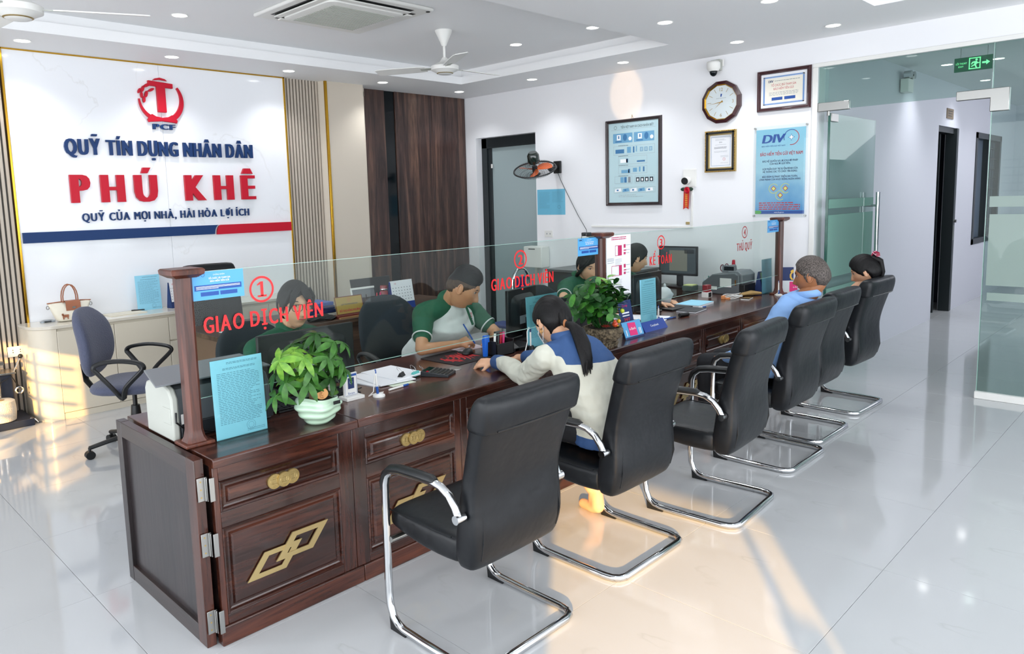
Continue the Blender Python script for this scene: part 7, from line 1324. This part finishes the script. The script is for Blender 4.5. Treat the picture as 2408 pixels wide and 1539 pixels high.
tr = MB(); legs(tr, (2.66, 2.02, .58), (2.82, 2.02, .58), (2.66, 2.40, .555), (2.86, 2.40, .545), (2.72, 2.42, .14), (2.955, 2.29, .20), k=1.12); cloth('trousers', tr, TROU, t, .010, 4, wr=.003)
# pulled back crown, tie and ponytail
tie = V3((2.672, 2.175, 1.062)); pt_ = MB(); TP = [(0, 0, 0), (.002, -.050, -.006), (-.010, -.095, -.030), (-.030, -.140, -.085), (-.050, -.172, -.140), (-.062, -.185, -.180)]; pd = [tie+V3(q) for q in TP]
pt_.tube([M @ V3((.0, -.085, .03))]+pd, [(.026, .022), (.014, .014), (.022, .020), (.033, .026), (.036, .026), (.030, .018), (.010, .006)], 18)
for k in range(22):
    rr = random.Random(k); a = 2*pi*k/22; ox = V3((.024*cos(a), .012*sin(a), 0)); pt_.tube([tie+ox*.3+V3(TP[1]), tie+ox+V3((-.022, -.118, -.056)), tie+ox*1.15+V3(TP[4]), tie+ox*rr.uniform(.6, 1.3)+V3((-.066+rr.uniform(-.01, .01), -.19, -.185-rr.uniform(0, .03)))], [.006, .010, .009, .0015], 6)
obj('ponytail', pt_, HB, hr, smooth=60); obj('hair_tie', MB().tube([tie+V3((.015*cos(a), -.012+.006*cos(a), .014*sin(a))) for a in [2*pi*k/16 for k in range(16)]], .006, 8, closed=True), mat('tan_band', '9A6238', .6), t)
MKm = mat('mask_white', 'DCE4EA', .6); mk = MB(); rings = []
for i in range(9):
    a = radians(-62+15.5*i); col = []
    for z in (-.035, -.05, -.065, -.08, -.095, -.108):
        p = head_pt(sin(a)*cos(z*6), cos(a)*cos(z*6), z/.116, 1); col.append(M @ (p*(1.10 if abs(z+.07) < .03 else 1.07)))
    rings.append(col)
v = [p for r_ in rings for p in r_]; mk.add(v, [(i*6+k, i*6+k+1, (i+1)*6+k+1, (i+1)*6+k) for i in range(8) for k in range(5)]); obj('mask', mk, MKm, t, smooth=60)
for s in (-1, 1): obj('ear_loop', MB().tube([M @ V3(p) for p in ((s*.064, .045, -.045), (s*.079, .010, .020), (s*.080, -.020, .020), (s*.076, -.022, -.02), (s*.062, .035, -.095))], .0016, 5), MKm, t)
obj('earring', MB().tube([M @ V3((-.080, -.004+.008*cos(a), -.045+.010*sin(a))) for a in [2*pi*k/14 for k in range(14)]], .0014, 5, closed=True), M_['gold'], t)
# generic seated teller body (faces -Y)
def teller(label, base, head, face, pitch, sk, fem, style, bulk, neck, shl, shr, ell_, elr, wrl, wrr, hl, hr_, hips, scale=1, two=False, hair_top=0, hairm=None, roll=0, fingers=(.5, .5), grey=False):
    neck, shl, shr, ell_, elr, wrl, wrr = [V3(p) for p in (neck, shl, shr, ell_, elr, wrl, wrr)]; hips = V3(hips); lat = (shl-shr); kk = .92 if fem else 1.0
    chest = (shl+shr)/2+V3((0, 0, -.05)); waist = hips.lerp(chest, .5)
    def bd(mb, ne, M):
        limb(mb, [ne, ne.lerp(neck, .6), neck], [.046*kk, .050*kk, .058*kk]); torso(mb, [hips, waist, chest, neck-V3((0, 0, .03))], [.15, .13, .15*kk, .07], [.10, .09, .095, .06], lat)
        limb(mb, [shl, ell_, wrl], [.046*kk, .037*kk, .025*kk]); limb(mb, [shr, elr, wrr], [.046*kk, .037*kk, .025*kk]); hand_shape(mb, wrl, hl[0], hl[1], fingers[0], hl[2]); hand_shape(mb, wrr, hr_[0], hr_[1], fingers[1], hr_[2])
        ld = (lat.normalized())*.09; kn = hips+V3((0, -.40, -.02)); legs(mb, hips+ld, hips-ld, kn+ld, kn-ld, kn+ld+V3((0, .05, -.40)), kn-ld+V3((0, .05, -.40)))
        for q in (kn+ld, kn-ld): foot(mb, (q.x, q.y+.05, .09), (q.x, q.y-.10, .03))
    t, M, hr = person(label, base, head, face, pitch, sk, style, roll, fem, style, bulk, hairm or HB, scale, body=bd, hair_top=hair_top)
    s = MB(); torso(s, [hips-V3((0, 0, .04)), hips+V3((0, 0, .04)), waist, chest, chest+V3((0, 0, .06)), neck-V3((0, 0, .01)), neck+V3((0, 0, .012))], [.185*kk, .185*kk, .17*kk, .185*kk, .165*kk, .085, .062], [.135, .135, .125, .125, .10, .075, .058], lat)
    s2 = MB()
    for a, b in ((shl, ell_), (shr, elr)): limb(s2, [neck-V3((0, 0, .02)), neck.lerp(a, .6)-V3((0, 0, .0)), a, a.lerp(b, .35), a.lerp(b, .62)], [.062, .068*kk, .074*kk, .064*kk, .058*kk])
    if two: cloth('shirt', s, WHITEC, t, .008, 8, wr=.004); cloth('sleeves', s2, GREENC, t, .008, 6, wr=.003)
    else:
        s.v += []; n = len(s.v); s.v += s2.v; s.f += [tuple(i+n for i in q) for q in s2.f]; s.m += s2.m; cloth('shirt', s, GREENC, t, .008, 7, wr=.004)
    for a, b in ((shl, ell_), (shr, elr)):
        c0 = a.lerp(b, .66); dr = (b-a).normalized(); x = dr.orthogonal().normalized(); y = dr.cross(x); obj('cuff_piping', MB().tube([c0+x*.0585*kk*cos(q)+y*.0585*kk*sin(q) for q in [2*pi*k/20 for k in range(20)]], .0045, 6, closed=True), WHITEC, t, smooth=60)
    fdir = V3((face[0], face[1], 0)).normalized(); cl_ = MB(); ax = (M @ V3((0, -.035, -.045))-neck).normalized(); x = (lat-ax*lat.dot(ax)).normalized(); y = ax.cross(x)
    if y.dot(fdir) < 0: y = -y
    pts = [neck+ax*(.026+.012*(-sin(a)))+x*.066*kk*cos(a)+y*.062*sin(a) for a in [radians(110+ (320*k/20)) for k in range(21)]]
    cl_.tube(pts, [(.006, .022)]*21, 8); cc = obj('collar', cl_, GREENC, t, smooth=60); obj('collar_stripe', MB().tube([p-ax*.019+(p-neck-ax*.02).normalized()*.005 for p in pts], .0022, 5), WHITEC, cc)
    trm = MB(); ld = (lat.normalized())*.09; kn = hips+V3((0, -.40, -.02)); legs(trm, hips+ld, hips-ld, kn+ld, kn-ld, kn+ld+V3((0, .05, -.34)), kn-ld+V3((0, .05, -.34)), k=1.15); cloth('trousers', trm, GREYTR if grey else TROU, t, .011, 4)
    return t, M, hr, neck, lat, fdir
# 2 young man writing
t, M, hr, neck, lat, fd = teller('young man in white and green polo bending over the form he writes', (3.2, 3.62, 0), (3.085, 3.300, 1.112), (.66, -.75), 30, 'tan', 0, 'crop', .015, (3.07, 3.42, 1.015), (3.30, 3.45, .925), (2.90, 3.47, .955), (3.34, 3.28, .80), (2.74, 3.31, .782), (3.26, 3.22, .775), (3.01, 3.27, .778), ((-.5, -.25, -.12), (-.1, 0, -1), -1), ((1, -.05, .12), (.2, .55, -1), -1), (3.12, 3.70, .59), 1.08, True, .9, grey=True, fingers=(.35, .75))
obj('pen', MB().cyl((3.085, 3.21, .775), (3.03, 3.25, .90), .0045, seg=8), M_['bluebar'], thing('pen', 'blue pen in the young man\'s writing hand', 'pen', (3.07, 3.25, .78)))
P = Print(neck+V3((.155, -.085, -.135)), lat, (0, 0, 1)) if False else None
n_ = V3((.42, -.90, .12)).normalized(); Rr = V3((.90, .42, 0)).normalized(); U_ = n_.cross(Rr); 
lg = thing('x', None, None) if False else None
bt = MB(); ctr = V3((3.150, 3.318, .90)); P = Print(ctr, Rr, U_)
def proj_print(P, t, name): 
    for k_, (mm, mb) in P.d.items(): mb.flat = True; obj(name, mb, mm, t, smooth=0)
P.ring(M_['inkr'], .035, .03, .016, .004); P.rect(M_['inkr'], .032, .016, .038, .044); P.rect(M_['navy'], .026, .002, .044, .009); proj_print(P, t, 'chest_emblem')
obj('placket', MB().box(-.012, .012, -.004, .004, -.11, .03, Matrix.Translation(neck+V3((.055, -.105, -.035))) @ Matrix.Rotation(radians(25), 4, 'Z') @ Matrix.Rotation(radians(-20), 4, 'X')), GREENC, t, bevel=.002)
# 3 woman with glasses
t, M, hr, neck, lat, fd = teller('woman with rectangular glasses and black fringe behind window 1', (2.02, 3.72, 0), (2.005, 3.450, 1.128), (-.12, -1), 6, 'light', 1, 'woman', .014, (2.0, 3.53, .985), (2.18, 3.54, .905), (1.80, 3.52, .90), (2.24, 3.36, .79), (1.70, 3.38, .78), (2.13, 3.24, .765), (1.84, 3.24, .765), ((-.25, -.95, -.1), (0, 0, -1), 1), ((.25, -.95, -.1), (0, 0, -1), -1), (2.02, 3.72, .58), 1.06)
gl_ = MB()
for s in (-1, 1):
    cx_ = s*.033; gl_.tube([M @ V3((cx_+.026*x, .106-.012*abs(cx_+.026*x)/.06, .006+.0165*z)) for x, z in ((-1, .5), (-.8, 1), (.8, 1), (1, .5), (.9, -.6), (.6, -1), (-.6, -1), (-.9, -.6))], .0019, 5, closed=True); gl_.tube([M @ V3(p) for p in ((s*.060, .092, .012), (s*.078, .06, .010), (s*.080, -.01, .008))], .0014, 5)
gl_.tube([M @ V3(p) for p in ((-.008, .108, .014), (0, .112, .016), (.008, .108, .014))], .0013, 5); go = thing('glasses', 'thin-rimmed rectangular glasses worn by the woman behind window 1', 'glasses', M @ V3((0, .1, 0))); obj('frame', gl_, mat('thin_gold_rim', '4A3F33', .3, .5), go)
for s in (-1, 1): obj('lens', MB().add([M @ V3((s*.033+.025*x, .104-.012*abs(s*.033+.025*x)/.06, .006+.016*z)) for x, z in ((-1, .5), (-.8, 1), (.8, 1), (1, .5), (.9, -.6), (.6, -1), (-.6, -1), (-.9, -.6))], [(0, 1, 2, 3, 4, 5, 6, 7)]), M_['glass'], go, smooth=0)
lk = MB()
for j_ in range(9): lk.tube([M @ V3((-.012+.002*j_, .066, .110)), M @ V3((-.028+.0075*j_ if j_ < 5 else .010+.006*j_, .100-.002*abs(j_-4), .074)), M @ V3((-.046+.0085*j_ if j_ < 5 else .020+.0055*j_, .102-.0035*abs(j_-4), .046-.006*abs(j_-4))), M @ V3((-.058+.008*j_ if j_ < 5 else .030+.005*j_, .094-.005*abs(j_-4), .024-.012*abs(j_-4)))], [.011, .009, .005, .001], 6)
for s in (-1, 1): lk.tube([M @ V3((s*.045, .060, .090)), M @ V3((s*.070, .060, .045)), M @ V3((s*.078, .038, .0)), M @ V3((s*.076, .026, -.04))], [.012, .011, .007, .001], 6)
obj('side_locks', lk, HB, hr, smooth=60)
# 4 woman sorting papers behind the middle post
t, M, hr, neck, lat, fd = teller('woman with side-parted black hair and earring sorting papers left of the middle post', (4.68, 3.75, 0), (4.625, 3.50, 1.118), (-.40, -1), 24, 'light', 1, 'woman', .014, (4.62, 3.60, 1.0), (4.80, 3.60, .93), (4.44, 3.58, .955), (4.86, 3.38, .86), (4.18, 3.40, .905), (4.66, 3.25, .83), (4.36, 3.24, .885), ((-.5, -.5, -.2), (0, 0, -1), 1), ((.75, -.5, -.25), (.2, 0, -1), -1), (4.70, 3.80, .58), 1.05)
lk = MB()
for s in (-1, 1): lk.tube([M @ V3((s*.02, .055, .108)), M @ V3((s*.062, .070, .060)), M @ V3((s*.079, .045, .0)), M @ V3((s*.080, .0, -.07)), M @ V3((s*.070, -.04, -.15))], [.014, .014, .012, .016, .004], 8)
obj('side_locks', lk, HB, hr, smooth=60); obj('earring', MB().ell(M @ V3((.084, -.004, -.042)), (.004, .004, .005)), M_['steel'], t)
# 5 accountant in profile
t, M, hr, neck, lat, fd = teller('woman in profile with tied black hair behind window 3', (5.25, 3.78, 0), (5.262, 3.490, 1.128), (.80, -.62), 14, 'light', 1, 'woman', .013, (5.20, 3.58, .995), (5.40, 3.62, .92), (5.05, 3.52, .92), (5.48, 3.45, .80), (5.08, 3.34, .80), (5.42, 3.30, .765), (5.22, 3.22, .765), ((0, -.9, -.1), (0, 0, -1), 1), ((.5, -.8, -.1), (0, 0, -1), -1), (5.25, 3.82, .58), 1.03)
bn = MB(); bn.ell(M @ V3((0, -.125, .0)), (.04, .035, .04)); obj('hair_bun', bn, HB, hr, smooth=60)
# customers at the far chairs, facing +Y
def visitor(label, base, head, face, pitch, sk, fem, style, bulk, x0, m_, hairm, scale=1, hair_top=0, e=0, dz=0, ty=1.96, nb=.08):
    def bd(mb, ne, M):
        nk = V3((x0+e, ty-nb, .965+dz)); limb(mb, [ne, ne.lerp(nk, .5), nk], [.047, .052, .060]); torso(mb, [(x0, ty, .56), (x0, ty-.01, .66), (x0+e*.5, ty-.04, .84), (x0+e, ty-.06, .93+dz)], [.15, .13, .15, .07], [.10, .10, .10, .06], (1, 0, 0))
        for s in (-1, 1):
            w = (x0+s*.13, ty+.30, .60); limb(mb, [(x0+e+s*.17, ty-.04, .885+dz), (x0+s*.21, ty+.06, .66), w], [.046, .037, .025]); hand_shape(mb, w, (-s*.4, .9, -.15), (0, 0, -1), .4, s)
        legs(mb, (x0-.08, ty, .57), (x0+.08, ty, .57), (x0-.10, 2.36, .54), (x0+.10, 2.36, .54), (x0-.10, 2.36, .10), (x0+.10, 2.36, .10)); foot(mb, (x0-.10, 2.36, .10), (x0-.10, 2.5, .03)); foot(mb, (x0+.10, 2.36, .10), (x0+.10, 2.5, .03))
    t, M, hr = person(label, base, head, face, pitch, sk, style, 0, fem, style, bulk, hairm, scale, body=bd, hair_top=hair_top)
    s = MB(); torso(s, [(x0, ty, .52), (x0, ty, .60), (x0, ty-.01, .72), (x0+e*.5, ty-.04, .84), (x0+e, ty-.055, .90+dz), (x0+e, ty-nb+.01, .95+dz), (x0+e, ty-nb, .975+dz)], [.18, .18, .175, .195, .18, .115, .080], [.10, .10, .10, .10, .09, .085, .076], (1, 0, 0))
    for q in (-1, 1): limb(s, [(x0+e, ty-.06, .93+dz), (x0+e+q*.165, ty-.04, .885+dz), (x0+q*.21, ty+.06, .665), (x0+q*.14, ty+.26, .605)], [.055, .060, .052, .038])
    cloth('shirt', s, m_, t, .009, 7, wr=.004); tr = MB(); legs(tr, (x0-.08, ty, .58), (x0+.08, ty, .58), (x0-.10, 2.36, .545), (x0+.10, 2.36, .545), (x0-.10, 2.36, .14), (x0+.10, 2.36, .14), k=1.15); cloth('trousers', tr, TROU, t, .012, 4)
    return t, M, hr
SB = mat('light_blue_shirt', '7FA6D8', .75, bump='noise', bscale=40, bstr=.2)
t, M, hr = visitor('grey-haired man in a light blue shirt seated facing the counter', (4.45, 1.9, 0), (4.66, 1.800, 1.120), (-.12, 1), 10, 'brown', 0, 'grey', .011, 4.48, SB, HG, 1.04, .3, .15, .03, 1.93, .115)
obj('collar', MB().tube([(4.635+.074*cos(a), 1.812+.072*sin(a), 1.012-.012*sin(a)) for a in [2*pi*k/20 for k in range(20)]], [(.007, .022)]*20, 8, closed=True), SB, t, smooth=60)
t, M, hr = visitor('young woman in dark red with a ponytail and claw clip at the far chair', (5.85, 1.9, 0), (5.93, 1.895, 1.032), (-.25, 1), 22, 'light', 1, 'woman', .015, 5.88, mat('dark_red_top', '7A1E22', .8), HB, 1.02, .4, .02, -.085, 2.02)
pt_ = MB(); tie = M @ V3((0, -.085, .085)); pt_.tube([M @ V3((0, -.05, .085)), tie, tie+V3((.02, -.045, -.03)), tie+V3((.03, -.06, -.11)), tie+V3((.03, -.05, -.20))], [(.03, .02), (.028, .024), (.030, .024), (.030, .020), (.018, .010)], 16); obj('ponytail', pt_, HB, hr, smooth=60)
t = thing('hair_claw', 'pink and dark red claw clip in the far young woman\'s hair', 'clip', tie); cm_ = MB()
for k in range(6): cm_.tube([tie+V3((-.03+.012*k, .0, .012)), tie+V3((-.03+.012*k, -.012, .040)), tie+V3((-.03+.012*k, -.034, .030)), tie+V3((-.03+.012*k, -.038, .004))], .0042, 6)
obj('claw', cm_, mat('claw_red', '8E1238', .25, coat=.5), t); obj('claw_rim', MB().tube([tie+V3((-.038, -.010, .034)), tie+V3((0, -.022, .046)), tie+V3((.038, -.010, .034)), tie+V3((.030, -.036, .010)), tie+V3((0, -.042, .004)), tie+V3((-.030, -.036, .010))], .003, 6, closed=True), mat('claw_pink', 'E59AB0', .3), t)
bpy.data.scenes.remove(TMP)
